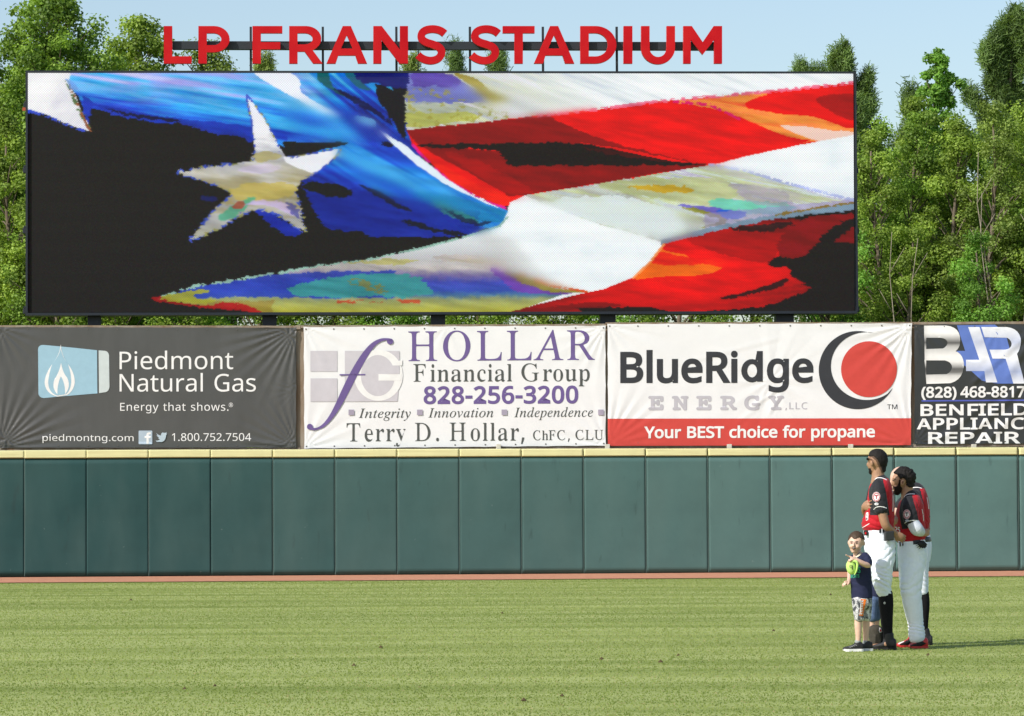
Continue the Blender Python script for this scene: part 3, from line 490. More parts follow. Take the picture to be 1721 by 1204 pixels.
K['P'] = (485, [[230,597,301,591,361,575,409,547,442,508,462,460,468,405,467,378,463,353,455,328,444,304,430,281,411,261,389,243,362,227,332,215,297,206,258,201,216,199,174,199,174,-24,54,-24,54,597], [222,487,174,487,174,309,207,309,240,310,268,313,291,319,309,327,322,336,332,347,339,361,344,379,346,400,342,429,334,449,319,464,298,476,266,484]])
K['R'] = (499, [[236,597,283,594,325,588,362,577,394,561,421,540,442,513,457,482,466,448,468,410,466,378,460,348,449,322,434,300,418,281,398,265,364,247,530,-24,389,-24,250,213,174,213,174,-24,54,-24,54,597], [231,486,174,486,174,322,235,322,274,324,303,332,322,344,335,359,343,379,346,407,344,426,340,442,335,453,322,467,301,477,283,482,259,485]])
K['S'] = (440, [[427,153,424,116,414,83,398,52,375,27,348,6,316,-11,280,-23,241,-30,198,-32,134,-29,77,-19,17,2,17,121,119,88,145,83,173,80,201,79,226,80,247,83,263,88,283,99,296,112,304,127,306,147,304,166,298,181,286,195,265,209,186,243,119,273,91,292,67,313,48,339,35,367,29,388,25,411,24,435,27,468,36,499,52,527,72,550,97,570,126,585,159,596,194,603,231,605,263,604,294,600,323,595,420,564,381,457,296,485,274,490,252,492,229,493,209,492,192,489,179,485,164,476,154,464,147,451,145,434,148,413,154,399,165,385,184,372,255,340,288,328,317,314,344,299,368,282,389,262,405,240,417,214,424,185]])
K['T'] = (446, [[283,-24,163,-24,163,485,-16,485,-16,597,461,597,461,485,283,485]])
K['Y'] = (454, [[227,342,362,597,494,597,287,216,287,-24,167,-24,167,213,-40,597,93,597]])
K['a'] = (450, [[231,461,283,457,328,444,364,420,390,386,404,343,409,294,409,-24,314,-24,301,37,327,37,294,3,269,-13,240,-24,173,-32,145,-30,118,-25,93,-16,70,-3,50,14,34,35,22,60,15,89,13,120,19,166,40,207,74,238,119,261,175,275,242,281,292,282,292,284,290,312,284,331,276,342,265,349,248,354,226,356,207,355,188,352,170,347,93,316,53,414,144,449,172,456,201,460], [253,184,208,180,175,172,155,162,143,151,137,137,134,119,138,97,148,85,164,76,189,73,218,76,243,84,263,97,278,115,288,139,291,173,291,185]])
K['c'] = (385, [[241,-32,200,-29,163,-21,128,-6,96,15,69,43,48,76,32,116,23,162,20,213,23,265,33,312,49,353,72,387,99,415,131,436,167,450,205,459,246,462,314,455,390,430,351,327,287,346,243,352,221,350,201,345,186,337,173,327,162,313,153,294,147,272,143,245,141,213,143,183,147,157,153,135,162,116,173,102,185,91,200,84,218,79,239,77,296,84,375,112,375,-2,309,-26]])
K['d'] = (512, [[452,0,452,608,340,608,340,400,359,408,309,437,254,449,197,445,144,423,98,387,62,338,40,280,32,218,40,155,62,98,98,48,144,12,197,-10,254,-14,309,-2,359,27,340,32,340,0], [340,218,332,269,310,313,278,341,241,350,203,338,173,306,154,261,148,208,158,158,182,117,216,91,254,86,290,102,320,136,337,183]])
K['e'] = (452, [[234,462,273,459,309,450,342,434,370,413,393,387,412,357,425,322,433,284,435,245,435,177,144,177,146,162,156,130,172,107,193,90,220,80,254,76,322,83,416,115,416,3,332,-25,251,-32,208,-29,169,-20,132,-4,99,18,71,46,49,80,33,119,23,163,20,212,23,260,31,303,46,343,66,378,91,407,121,431,156,448,194,459], [234,356,208,353,188,345,171,331,158,312,148,287,147,281,312,281,312,278,309,297,304,312,293,331,278,345,267,351,252,355]])
K['f'] = (276, [[290,351,182,351,182,-24,63,-24,63,351,-12,351,-12,426,63,450,63,458,65,494,71,528,82,557,97,582,117,603,140,619,167,629,196,636,227,638,278,633,341,615,308,515,258,528,229,531,207,527,194,517,188,505,184,485,182,457,182,454,290,454]])
K['g'] = (493, [[220,462,251,460,280,454,307,444,333,429,355,410,366,397,339,397,349,454,449,454,449,-8,447,-49,439,-87,426,-120,407,-150,382,-174,351,-193,316,-206,277,-214,232,-217,143,-209,54,-183,55,-64,108,-88,130,-95,154,-102,180,-106,208,-109,236,-110,265,-107,288,-98,306,-84,320,-66,328,-42,331,-12,331,4,332,33,332,33,366,33,356,20,334,1,309,-14,282,-24,253,-30,221,-32,163,-25,113,-2,72,35,43,85,26,145,20,214,26,282,43,342,72,392,113,431,163,454], [230,354,212,353,197,348,183,340,172,329,161,314,153,295,146,272,142,245,141,214,144,168,153,132,166,106,183,88,204,78,233,74,259,76,279,81,295,89,308,100,318,116,325,136,332,199,332,214,331,248,327,277,320,300,312,318,301,331,289,341,273,348,254,353]])
K['h'] = (496, [[163,430,161,398,161,394,128,394,137,407,161,428,214,453,272,461,309,459,342,453,371,442,397,427,418,406,434,381,446,351,453,317,455,281,455,-24,337,-24,337,274,335,302,329,323,320,336,308,346,290,352,264,354,239,353,218,348,202,340,190,330,181,317,173,300,167,278,164,252,163,222,163,-24,44,-24,44,633,163,633]])
K['i'] = (207, [[163,454,163,-24,44,-24,44,454], [104,615,128,611,150,598,165,575,169,546,165,518,150,495,128,481,104,477,79,481,57,495,43,518,38,546,43,575,57,598,80,611]])
K['l'] = (207, [[163,-24,44,-24,44,633,163,633]])
K['n'] = (496, [[274,462,327,457,372,443,408,418,435,382,450,335,455,281,455,-24,337,-24,337,274,335,302,329,323,320,336,308,346,290,352,265,354,228,351,202,340,186,324,174,300,166,266,163,222,163,-24,44,-24,44,454,145,454,156,395,128,395,138,409,162,429,215,454]])
K['o'] = (485, [[466,216,464,179,459,145,451,113,439,84,424,58,406,34,384,14,360,-3,333,-16,304,-25,274,-30,241,-32,211,-30,182,-25,154,-15,128,-2,104,14,83,34,64,58,49,84,36,113,27,144,22,179,20,216,23,264,32,308,46,347,67,381,93,410,125,433,161,449,201,459,244,462,285,459,324,449,359,433,390,410,417,381,438,347,454,308,463,264], [141,215,142,186,146,159,153,136,162,117,173,102,186,90,201,82,220,76,243,75,266,76,285,82,300,90,313,102,324,117,333,136,339,159,343,186,345,216,343,246,339,272,333,295,324,313,313,328,300,339,285,347,266,353,243,354,209,350,184,339,166,321,153,294,144,259]])
K['p'] = (493, [[274,462,329,455,378,434,419,398,450,349,467,288,473,216,471,167,463,123,449,83,430,49,407,20,378,-3,346,-19,310,-29,272,-32,237,-30,205,-22,155,4,129,31,160,31,161,22,163,-16,163,-216,44,-216,44,454,146,454,156,395,128,395,154,423,178,440,205,452,226,457,248,461], [259,354,236,353,217,348,203,342,191,332,182,320,174,304,168,284,164,259,163,229,163,216,164,184,167,157,173,133,180,115,190,100,202,90,217,82,237,76,261,75,281,77,297,82,311,91,322,103,333,119,341,139,347,162,351,188,352,216,349,259,341,294,328,321,310,339,289,350]])
K['r'] = (331, [[268,462,297,461,346,453,331,340,285,348,264,350,245,348,227,341,209,331,194,318,181,301,171,280,167,265,164,248,163,229,163,-24,44,-24,44,454,148,454,156,375,125,375,152,411,177,432,204,448,235,459]])
K['s'] = (384, [[372,119,369,88,361,60,347,35,327,14,304,-3,276,-16,246,-25,213,-30,176,-32,94,-24,18,2,18,118,111,83,133,77,155,74,178,73,207,75,228,79,241,86,252,98,255,113,254,120,252,126,227,146,164,174,91,207,61,227,37,253,22,285,17,324,23,365,41,401,72,428,110,447,153,458,202,462,281,454,372,424,328,323,253,349,196,356,174,355,156,351,145,346,135,337,133,327,134,320,137,315,165,295,229,268,301,236,330,215,353,189,368,157]])
K['u'] = (496, [[451,454,451,-24,350,-24,339,33,368,33,358,20,334,0,280,-25,221,-32,184,-30,152,-24,123,-13,97,2,76,23,60,48,48,78,41,111,39,148,39,454,159,454,159,154,161,126,167,106,176,93,188,83,206,77,230,75,256,76,277,81,293,89,305,99,315,112,322,129,328,151,332,177,333,207,333,454]])
K = GLYPHS['serif']
K['A'] = (463, [[-85,0,-85,13,-58,18,-34,32,-15,56,58,182,228,475,241,475,337,58,345,37,359,24,380,16,408,13,409,0,221,0,220,13,226,13,252,16,266,26,269,46,264,78,246,158,90,158,82,156,75,150,41,90,25,56,22,36,28,24,38,17,75,13,75,0], [94,183,240,183,199,367]])
K['C'] = (471, [[221,-10,183,-8,147,0,113,13,82,30,53,52,28,78,7,108,-10,142,-23,179,-29,211,-31,244,-28,276,-22,307,-11,337,3,365,21,391,41,413,64,433,104,456,147,470,193,475,221,473,253,467,288,457,308,453,320,458,326,470,340,470,349,332,335,332,333,343,330,353,319,383,304,407,285,427,262,441,236,450,206,453,179,450,153,443,130,430,109,414,90,394,74,370,62,343,53,313,48,281,47,247,50,211,58,175,74,129,96,91,124,60,157,37,193,23,231,19,287,28,333,56,371,103,387,91,367,60,345,34,319,15,291,1,258,-7]])
K['D'] = (507, [[-36,0,-35,13,-32,13,-5,16,11,26,19,43,22,73,22,385,18,419,12,433,0,443,-41,451,-41,465,137,465,180,462,221,454,259,442,293,424,324,402,351,375,374,344,392,310,405,272,413,236,414,202,411,169,403,137,389,108,371,82,348,58,321,38,289,22,252,10,211,2,167,0], [164,22,200,25,231,32,258,44,281,60,300,80,314,103,325,130,332,158,335,189,335,221,331,254,323,287,307,334,284,373,255,403,220,425,180,438,134,443,103,439,95,433,91,423,88,387,89,89,92,49,99,36,113,28,134,24]])
K['F'] = (406, [[-31,0,-30,13,-28,13,5,18,14,25,21,36,25,73,25,385,22,419,15,433,3,443,-38,451,-38,465,296,465,305,355,291,355,290,361,288,367,280,392,268,412,254,425,237,434,215,439,188,441,135,441,112,440,101,435,94,418,94,373,96,258,133,258,187,264,204,272,215,284,229,325,242,325,243,156,229,156,227,173,223,190,213,212,201,226,181,233,149,235,96,235,98,69,98,56,100,44,108,29,120,19,166,12,168,0]])
K['G'] = (541, [[248,-10,205,-7,165,0,126,13,91,31,60,53,32,80,9,110,-9,144,-22,181,-29,214,-31,246,-28,278,-21,310,-11,339,3,367,20,393,41,415,64,435,104,457,149,470,199,475,230,473,260,468,290,459,326,446,345,442,366,448,376,469,388,469,395,327,384,327,366,364,343,395,315,420,283,438,248,449,209,453,170,448,136,435,107,413,83,383,66,348,54,306,49,261,51,217,59,173,77,126,101,86,131,53,167,30,208,15,252,11,274,12,294,17,312,26,331,43,337,64,335,158,335,173,333,185,326,199,313,208,264,214,264,227,457,227,457,214,420,208,411,200,406,188,404,171,404,146,407,35,359,10,306,-5]])
K['H'] = (520, [[-34,0,-34,13,-31,13,1,18,11,25,18,36,22,73,22,385,18,419,12,433,0,443,-41,451,-41,465,144,465,145,451,142,451,117,448,100,439,92,421,89,390,89,285,90,271,98,262,115,259,287,259,303,262,307,274,306,385,303,419,296,433,285,443,243,451,244,465,429,465,429,451,423,451,399,448,384,439,376,421,373,392,374,80,375,60,377,45,384,31,395,21,436,13,437,0,251,0,251,13,254,13,287,18,296,25,303,36,307,73,307,212,306,217,305,222,297,232,280,234,109,234,93,231,89,220,89,80,90,60,92,45,99,31,110,21,152,13,152,0]])
K['L'] = (449, [[-24,0,-24,13,-22,13,5,16,21,26,29,43,32,73,31,385,31,405,29,419,22,433,10,443,-31,451,-31,465,153,465,152,452,127,449,111,440,102,422,99,393,100,92,101,64,102,51,108,37,118,29,158,24,206,24,238,25,266,28,289,33,316,45,336,65,347,83,356,105,363,132,376,132,368,0]])
K['O'] = (516, [[203,-10,167,-8,134,-1,102,11,73,27,47,46,24,70,5,98,-11,128,-22,162,-29,192,-31,222,-30,253,-25,282,-18,310,-7,338,7,364,23,387,41,409,62,428,84,444,109,457,135,467,162,473,191,475,226,472,260,465,291,453,319,437,344,417,367,393,386,365,401,335,413,302,418,277,421,252,421,227,419,201,414,176,408,152,399,128,389,106,377,85,363,65,348,48,331,32,294,9,251,-5], [198,10,220,12,241,18,260,29,277,43,292,60,305,80,317,102,326,127,334,153,339,181,342,210,342,240,340,271,336,301,329,331,316,368,299,399,279,423,255,441,227,451,198,455,174,452,152,445,131,434,113,418,96,398,81,374,69,348,60,318,53,286,49,211,60,137,74,99,91,68,113,43,138,25,167,14]])
K['R'] = (451, [[-34,0,-34,13,-30,13,-4,17,12,27,20,45,23,73,22,385,18,420,12,434,0,443,-41,451,-41,465,156,465,200,462,238,453,269,438,294,418,313,393,325,364,325,307,292,264,226,235,328,85,373,31,393,18,415,13,418,13,418,0,314,0,159,228,145,228,114,229,90,231,90,89,94,46,101,30,113,20,151,13,158,13,158,0], [135,250,177,253,210,263,234,280,248,303,253,331,248,363,226,407,187,434,132,443,106,440,93,427,90,398,90,253,111,251]])
K['T'] = (420, [[50,0,49,13,54,13,92,19,103,28,110,41,115,89,116,417,114,429,108,438,93,441,75,441,49,440,27,437,9,432,-11,420,-25,404,-32,381,-36,352,-51,353,-52,465,335,465,345,350,332,350,330,361,327,371,319,394,308,412,296,425,279,434,256,439,227,441,199,441,187,437,184,423,182,93,187,43,194,28,207,19,254,13,261,13,261,0]])
K['U'] = (491, [[203,-10,159,-6,120,5,85,24,56,48,35,78,21,113,15,181,14,388,12,420,4,435,-8,444,-54,452,-54,465,142,465,143,452,136,452,109,448,93,436,84,414,82,381,83,193,84,157,86,129,89,109,99,84,113,63,132,46,155,33,181,25,209,23,234,24,255,29,274,38,296,55,310,79,316,103,320,137,321,181,321,355,315,412,307,431,295,443,277,449,251,452,250,465,406,465,408,452,398,452,369,444,354,420,351,396,350,357,352,163,350,124,345,90,337,62,325,39,309,20,289,7,265,-3,236,-8]])
K['a'] = (344, [[255,-10,232,-5,220,10,208,35,161,11,130,-4,96,-9,69,-4,50,11,38,34,34,63,38,91,50,115,71,136,104,155,148,173,213,190,213,241,209,266,197,282,176,292,148,296,107,290,88,274,101,257,108,231,107,215,100,202,90,194,77,191,64,194,55,203,49,218,47,236,50,259,60,278,77,295,100,308,118,314,139,317,162,318,203,315,233,307,254,292,267,271,276,244,279,210,279,62,282,40,304,34,315,42,311,28,298,7,277,-6], [151,34,181,41,213,63,213,169,146,151,114,123,104,84,108,56,124,39]])
K['c'] = (293, [[155,-10,134,-8,113,-1,94,11,77,26,63,45,50,68,41,93,35,120,34,150,36,181,42,210,52,237,66,260,83,280,103,297,125,309,149,317,175,319,202,317,224,310,241,298,258,275,263,245,261,228,256,215,248,207,237,204,222,209,214,225,210,251,211,261,212,271,201,290,169,297,128,285,105,248,98,187,101,142,110,105,125,76,147,55,173,42,204,38,232,42,258,53,271,72,264,60,239,21,200,-2]])
K['e'] = (301, [[153,-10,131,-8,111,-1,92,10,76,26,62,45,50,69,41,95,35,125,34,157,35,187,41,215,50,240,63,263,77,282,95,298,114,309,135,316,157,318,189,314,216,301,238,280,255,251,265,216,269,173,269,166,101,166,113,97,145,56,199,42,230,47,258,62,271,86,266,73,239,27,200,-1], [102,192,215,192,215,215,215,241,211,261,206,277,189,292,160,297,126,286,107,255,102,203]])
K['h'] = (381, [[32,0,32,16,40,19,56,26,64,37,66,56,66,399,64,417,57,429,41,437,33,440,33,455,134,455,141,267,184,295,211,313,243,318,284,306,308,271,316,212,316,56,318,38,326,26,342,19,349,16,349,0,216,0,216,16,210,16,240,26,249,56,249,217,242,258,227,268,203,271,177,267,155,255,134,235,134,56,142,26,158,19,166,16,166,0]])
K['i'] = (198, [[101,362,86,366,75,376,67,393,65,412,67,432,75,449,86,460,101,463,115,460,126,449,134,432,137,412,134,393,126,376,115,366], [32,0,32,16,40,19,56,26,64,37,66,56,66,252,59,285,42,291,35,293,34,310,134,310,134,56,142,26,158,19,166,16,166,0]])
K['l'] = (199, [[32,0,32,16,40,19,56,26,64,37,66,56,66,398,60,429,43,436,34,439,34,455,134,455,134,56,142,26,158,19,166,16,166,0]])
K['n'] = (381, [[32,0,32,16,40,19,56,26,64,37,66,56,66,253,58,284,41,291,33,294,33,310,134,310,141,267,183,296,211,313,243,318,284,306,308,271,316,212,316,56,318,38,326,26,342,19,349,16,349,0,216,0,216,16,210,16,240,26,249,56,249,217,242,258,227,268,203,271,177,267,155,255,134,235,134,56,142,26,158,19,166,16,166,0]])
K['o'] = (336, [[169,-10,143,-8,119,-1,98,11,79,27,63,47,50,70,41,96,35,124,33,154,35,184,41,213,50,239,63,262,79,281,98,297,119,309,142,316,168,318,193,316,217,309,238,298,256,282,272,263,285,240,295,214,301,185,303,154,301,123,295,94,285,69,272,46,257,26,238,11,217,-1,194,-8], [169,11,201,18,222,39,231,81,234,154,232,206,228,245,220,271,200,292,169,299,135,292,115,271,108,245,104,206,103,154,106,82,115,39,136,18]])
K['p'] = (371, [[31,-139,31,-124,49,-117,64,-101,66,-64,66,243,65,269,58,283,43,291,33,295,33,310,129,310,138,263,176,294,201,313,231,319,250,317,268,310,284,298,299,283,311,264,322,241,330,216,334,189,336,160,334,128,329,99,321,72,311,48,298,28,283,12,266,0,247,-8,227,-10,201,-5,179,9,141,32,134,-58,138,-99,146,-110,161,-118,183,-123,183,-139], [196,28,230,36,252,59,260,84,265,116,267,154,265,192,261,223,254,248,234,270,199,278,173,273,152,259,134,235,134,69,149,46,169,33]])
K['r'] = (287, [[32,0,32,16,40,19,56,26,64,37,66,56,66,252,65,273,58,285,42,291,35,293,34,310,132,310,142,252,169,272,182,288,195,301,215,314,233,318,253,315,265,304,273,287,275,266,273,248,268,234,259,225,248,222,237,224,231,231,217,250,206,257,188,260,167,255,150,241,139,220,135,192,135,56,138,37,149,25,170,19,183,16,183,0]])
K['u'] = (375, [[131,-10,107,-7,89,2,76,17,68,38,62,65,60,97,60,248,52,282,35,291,25,294,25,310,128,310,128,74,130,58,140,46,156,38,177,36,212,43,242,66,242,248,240,269,232,283,215,291,203,294,203,310,310,310,310,70,312,51,320,39,337,33,346,30,346,13,319,10,274,3,242,-10,234,40,200,19,180,3,156,-7]])
K['y'] = (300, [[53,-140,34,-137,20,-125,11,-107,8,-84,9,-67,15,-53,24,-43,36,-40,47,-42,54,-49,59,-61,60,-76,60,-81,60,-87,66,-96,87,-99,108,-92,126,-74,142,-44,155,-5,49,251,37,275,24,287,10,293,10,310,148,310,148,293,129,289,117,284,114,275,116,267,120,257,186,119,244,241,250,260,252,274,248,284,236,289,217,293,217,310,286,310,286,293,280,290,265,281,246,242,149,-24,117,-96,103,-117,88,-131,72,-138]])
K[','] = (180, [[28,-87,47,-3,61,78,124,78,129,71,104,-8,71,-87]])
K['.'] = (180, [[89,-9,74,-7,60,1,51,15,48,36,51,57,60,71,74,79,89,81,106,79,119,71,129,57,132,36,129,15,119,1,106,-7]])
K = GLYPHS['italic']
K['I'] = (245, [[-31,0,-27,13,-24,13,10,18,30,36,45,73,129,385,135,419,132,433,123,443,84,451,88,465,275,465,272,451,267,451,241,448,224,439,211,421,200,392,116,80,110,45,113,31,122,21,161,13,157,0]])
K['a'] = (342, [[50,-8,26,-3,8,10,-3,33,-7,64,-4,101,4,138,18,175,38,211,62,244,90,274,121,298,152,312,183,316,208,312,224,300,232,280,241,309,292,309,231,90,222,44,224,37,233,35,245,40,261,55,282,80,291,72,256,27,224,1,195,-8,175,0,168,23,170,42,178,74,191,118,166,79,142,48,119,23,97,6,74,-5], [82,33,98,37,116,48,152,87,185,141,210,201,219,257,210,288,185,299,164,295,143,284,124,266,105,241,88,211,74,175,58,122,53,73,60,43]])
K['c'] = (298, [[99,-8,70,-5,46,6,26,23,11,46,2,75,-1,109,1,131,5,153,12,175,22,197,34,217,48,237,64,255,82,272,102,286,133,303,166,313,199,316,228,313,249,302,262,286,267,267,264,251,258,239,247,231,233,228,211,235,204,255,207,268,214,279,218,284,220,289,215,297,197,299,174,296,151,286,130,271,110,250,93,225,79,196,68,165,61,136,59,107,61,83,67,63,76,46,96,29,122,23,157,29,192,49,228,82,238,71,193,27,146,1]])
K['d'] = (355, [[61,-8,32,-3,10,13,-1,30,-7,50,-9,73,-7,95,-2,119,5,143,16,168,29,193,44,217,61,240,80,260,99,279,122,296,146,307,192,316,225,311,242,293,273,416,275,426,275,436,274,445,268,451,243,455,233,455,236,467,306,479,338,487,345,480,344,473,343,468,240,81,236,60,234,44,238,34,250,30,264,36,283,53,306,81,317,72,263,11,240,-3,217,-8,191,1,183,27,185,48,191,76,201,112,178,75,155,45,133,21,110,5,86,-5], [91,28,109,31,127,43,165,85,199,142,223,204,232,259,229,277,223,289,212,298,198,300,176,297,154,286,132,268,111,244,92,214,75,178,62,141,54,108,51,78,54,57,62,41,74,31]])
K['e'] = (287, [[89,-7,62,-4,39,6,21,21,7,42,-1,68,-4,99,-3,120,2,143,9,165,19,188,31,210,46,231,63,250,81,268,101,283,132,302,164,313,195,316,222,313,242,303,254,287,258,266,252,239,236,213,208,189,170,169,121,153,61,142,57,118,56,98,63,58,84,34,119,26,151,32,185,50,221,81,231,71,209,47,187,27,165,12,141,2,116,-5], [64,158,106,167,140,180,168,199,188,221,200,245,204,271,198,291,180,298,159,294,137,280,122,266,108,250,95,230,83,208,73,184]])
K['f'] = (199, [[-48,-153,-65,-150,-79,-142,-88,-130,-91,-116,-85,-94,-66,-87,-50,-92,-44,-108,-46,-119,-49,-127,-47,-132,-42,-134,-24,-128,-10,-108,2,-74,13,-25,71,283,7,283,12,304,75,304,83,340,96,384,113,420,135,449,160,470,187,483,216,487,240,483,259,473,271,458,275,439,267,416,243,408,224,415,218,435,219,441,221,447,224,455,219,465,206,469,182,459,163,431,148,383,132,304,210,304,207,283,128,283,101,150,67,7,56,-29,44,-60,33,-85,9,-123,-18,-146]])
K['g'] = (286, [[63,-153,30,-151,2,-143,-21,-131,-38,-115,-48,-96,-52,-75,-42,-39,-13,-6,36,24,13,39,6,57,10,70,21,84,58,121,32,141,15,165,10,195,12,216,18,237,29,256,43,273,60,289,80,301,102,311,126,316,152,318,177,315,206,307,246,296,289,296,289,266,243,266,248,236,246,214,239,193,229,174,215,156,198,142,179,130,157,121,135,115,110,113,82,116,66,101,60,87,66,76,83,65,112,54,145,44,172,32,194,19,210,3,220,-16,223,-40,221,-61,214,-81,203,-99,188,-115,170,-128,147,-139,122,-147,94,-152], [111,129,132,133,151,146,167,165,180,190,186,209,190,229,191,249,188,272,179,288,165,299,147,302,127,298,108,285,92,265,78,241,69,212,66,182,71,153,86,135], [75,-132,131,-124,165,-100,176,-60,173,-45,163,-31,132,-10,94,5,52,18,18,-7,-3,-34,-9,-64,0,-102,28,-125]])
K['i'] = (177, [[122,394,110,396,98,404,91,415,88,428,91,441,98,452,110,460,122,463,135,460,147,452,155,441,157,428,155,414,147,403,136,396], [33,-8,8,1,0,29,3,53,11,86,55,241,58,254,60,264,57,275,50,282,17,287,20,299,65,305,96,310,124,316,129,314,131,308,130,303,128,296,63,79,58,52,61,37,72,32,87,38,106,55,130,84,140,74,102,28,67,1]])
K['n'] = (364, [[222,-9,208,-6,198,1,191,12,189,28,192,49,201,86,216,140,242,254,238,269,225,275,211,272,195,263,159,232,123,189,93,142,76,105,59,58,42,0,-12,0,53,221,62,263,60,273,53,280,23,285,17,285,19,297,67,303,100,310,130,316,133,314,133,308,93,177,126,220,158,254,188,281,216,300,241,311,263,315,292,306,302,278,300,252,293,222,254,88,247,64,245,49,249,37,259,34,274,40,291,59,312,91,322,83,290,32,256,1]])
K['o'] = (351, [[105,-8,75,-5,48,5,26,22,9,44,-1,71,-4,102,-2,128,4,153,14,178,27,203,43,226,61,247,82,267,104,284,128,298,152,308,177,314,201,316,234,313,261,303,283,286,300,264,310,237,314,206,312,184,307,161,299,138,288,115,275,94,260,73,243,54,224,37,203,23,171,6,139,-5], [113,11,140,17,166,32,182,47,197,65,211,85,224,108,234,131,243,155,249,180,253,204,255,226,248,267,229,291,197,299,176,295,154,285,132,268,112,244,94,216,78,183,66,149,58,115,56,83,60,52,71,30,89,16]])
K['p'] = (340, [[-96,-149,-93,-137,-66,-133,-49,-126,-38,-111,-29,-87,54,235,58,249,60,262,58,274,52,281,16,285,19,298,62,303,93,309,124,316,130,310,128,299,112,250,149,287,187,309,226,316,250,314,269,306,286,292,298,274,305,252,308,226,306,199,300,172,290,144,277,118,262,93,243,69,223,47,201,29,177,13,152,2,127,-5,101,-7,72,-4,50,5,30,-81,23,-113,26,-124,36,-132,77,-138,73,-149], [101,9,128,14,155,30,172,44,188,62,202,82,215,105,226,128,235,153,242,178,246,203,248,228,245,253,235,271,220,282,199,286,177,282,156,271,136,253,118,228,103,197,91,162,66,64,64,51,62,40,72,17]])
K['r'] = (224, [[-13,0,46,209,56,259,53,272,47,279,13,284,15,297,59,304,90,310,118,316,124,314,124,308,89,179,137,255,177,301,208,316,220,314,229,307,235,297,237,283,234,266,226,253,214,243,200,240,180,248,173,257,170,268,118,199,75,110,41,0]])
K['t'] = (187, [[33,-8,9,1,1,26,2,44,7,62,66,283,19,283,22,297,63,313,100,344,136,392,151,392,126,304,183,304,177,283,120,283,66,78,60,45,63,34,72,31,85,36,102,52,124,79,134,68,99,26,66,0]])
K['v'] = (297, [[61,-8,50,171,45,231,36,265,21,281,-1,286,-6,286,-3,299,28,305,52,310,69,315,79,316,89,301,97,259,102,188,109,58,164,117,205,170,225,200,236,223,240,239,231,254,216,270,209,288,211,300,218,309,228,315,240,317,253,314,264,306,270,292,273,275,260,226,222,163,159,85,75,-8]])
K['y'] = (270, [[-44,-153,-58,-151,-68,-145,-75,-136,-77,-125,-69,-106,-48,-98,-30,-103,-9,-109,9,-99,34,-69,79,-7,44,175,36,216,29,244,21,263,11,276,-4,284,-24,287,-22,299,8,303,32,310,62,316,69,310,77,290,85,258,100,179,123,57,173,138,200,186,213,213,217,233,213,249,201,260,190,268,184,288,186,299,192,308,214,316,228,313,239,304,247,291,249,273,244,241,231,203,208,158,175,102,133,35,86,-34,39,-94,-6,-137,-26,-149]])
K = GLYPHS['slab']
K['E'] = (404, [[43,-20,13,-10,2,22,6,46,22,62,61,66,63,66,63,322,60,322,21,327,6,344,2,365,6,389,23,405,61,409,336,409,366,397,375,366,375,283,369,252,352,238,333,235,313,238,296,250,289,282,289,322,154,322,154,251,200,251,200,250,206,283,222,297,241,300,263,296,277,280,282,242,282,179,277,140,262,125,241,121,220,126,205,141,200,181,200,171,154,171,154,66,289,66,289,101,294,139,310,155,332,159,353,156,369,142,375,109,375,21,366,-9,336,-20]])
K['G'] = (404, [[219,-30,178,-27,141,-18,106,-2,76,19,50,45,30,77,15,113,6,152,3,194,6,235,14,273,29,309,49,340,74,367,103,390,136,406,172,416,211,420,244,417,277,410,296,403,300,409,326,416,351,411,367,393,372,345,372,297,364,265,346,253,328,251,319,251,302,254,283,288,272,307,256,322,236,332,211,335,180,331,155,320,133,301,117,274,106,238,103,194,104,167,110,142,118,120,130,101,144,85,161,73,180,63,201,58,224,56,247,58,271,64,286,70,286,114,221,114,194,125,185,155,193,189,224,197,372,197,398,186,406,155,395,122,362,114,376,114,376,32,367,6,346,-5,315,-17,272,-27]])
K['N'] = (404, [[314,-25,288,-22,271,3,133,240,133,66,155,66,189,60,203,44,207,23,203,1,187,-15,150,-20,48,-20,18,-10,7,22,11,44,25,60,59,66,46,66,46,324,18,326,-3,340,-9,365,-4,389,15,404,67,409,99,409,130,404,150,379,278,157,278,322,260,322,223,330,208,362,212,387,227,404,262,409,361,409,391,399,402,367,399,346,385,329,351,322,364,322,364,8,352,-21,321,-25]])
K['R'] = (404, [[40,-20,10,-10,-1,24,11,59,46,66,58,66,58,325,44,325,12,333,-1,366,10,399,40,409,182,409,263,403,292,395,316,382,346,347,357,325,363,301,365,276,362,248,353,222,338,199,318,180,292,165,289,170,288,177,302,159,363,66,365,66,398,60,411,43,415,22,404,-10,375,-20,334,-20,317,-18,302,-8,288,12,266,44,241,81,220,113,205,134,195,143,186,147,171,149,149,149,149,66,153,66,188,60,203,44,206,24,203,3,189,-14,155,-20], [149,232,195,232,240,239,261,254,268,278,261,303,241,318,197,325,149,325]])
K['Y'] = (404, [[121,-20,85,-15,70,2,67,24,71,45,86,62,126,66,155,66,155,150,54,322,58,322,22,329,9,345,5,365,9,389,27,405,64,409,142,409,176,403,190,387,194,365,190,344,174,328,137,322,154,325,205,240,258,325,271,322,237,329,224,346,221,365,224,386,238,404,276,409,339,409,378,404,393,387,397,365,394,346,381,329,345,322,349,322,246,145,246,66,275,66,314,62,330,46,334,24,331,3,317,-14,280,-20]])
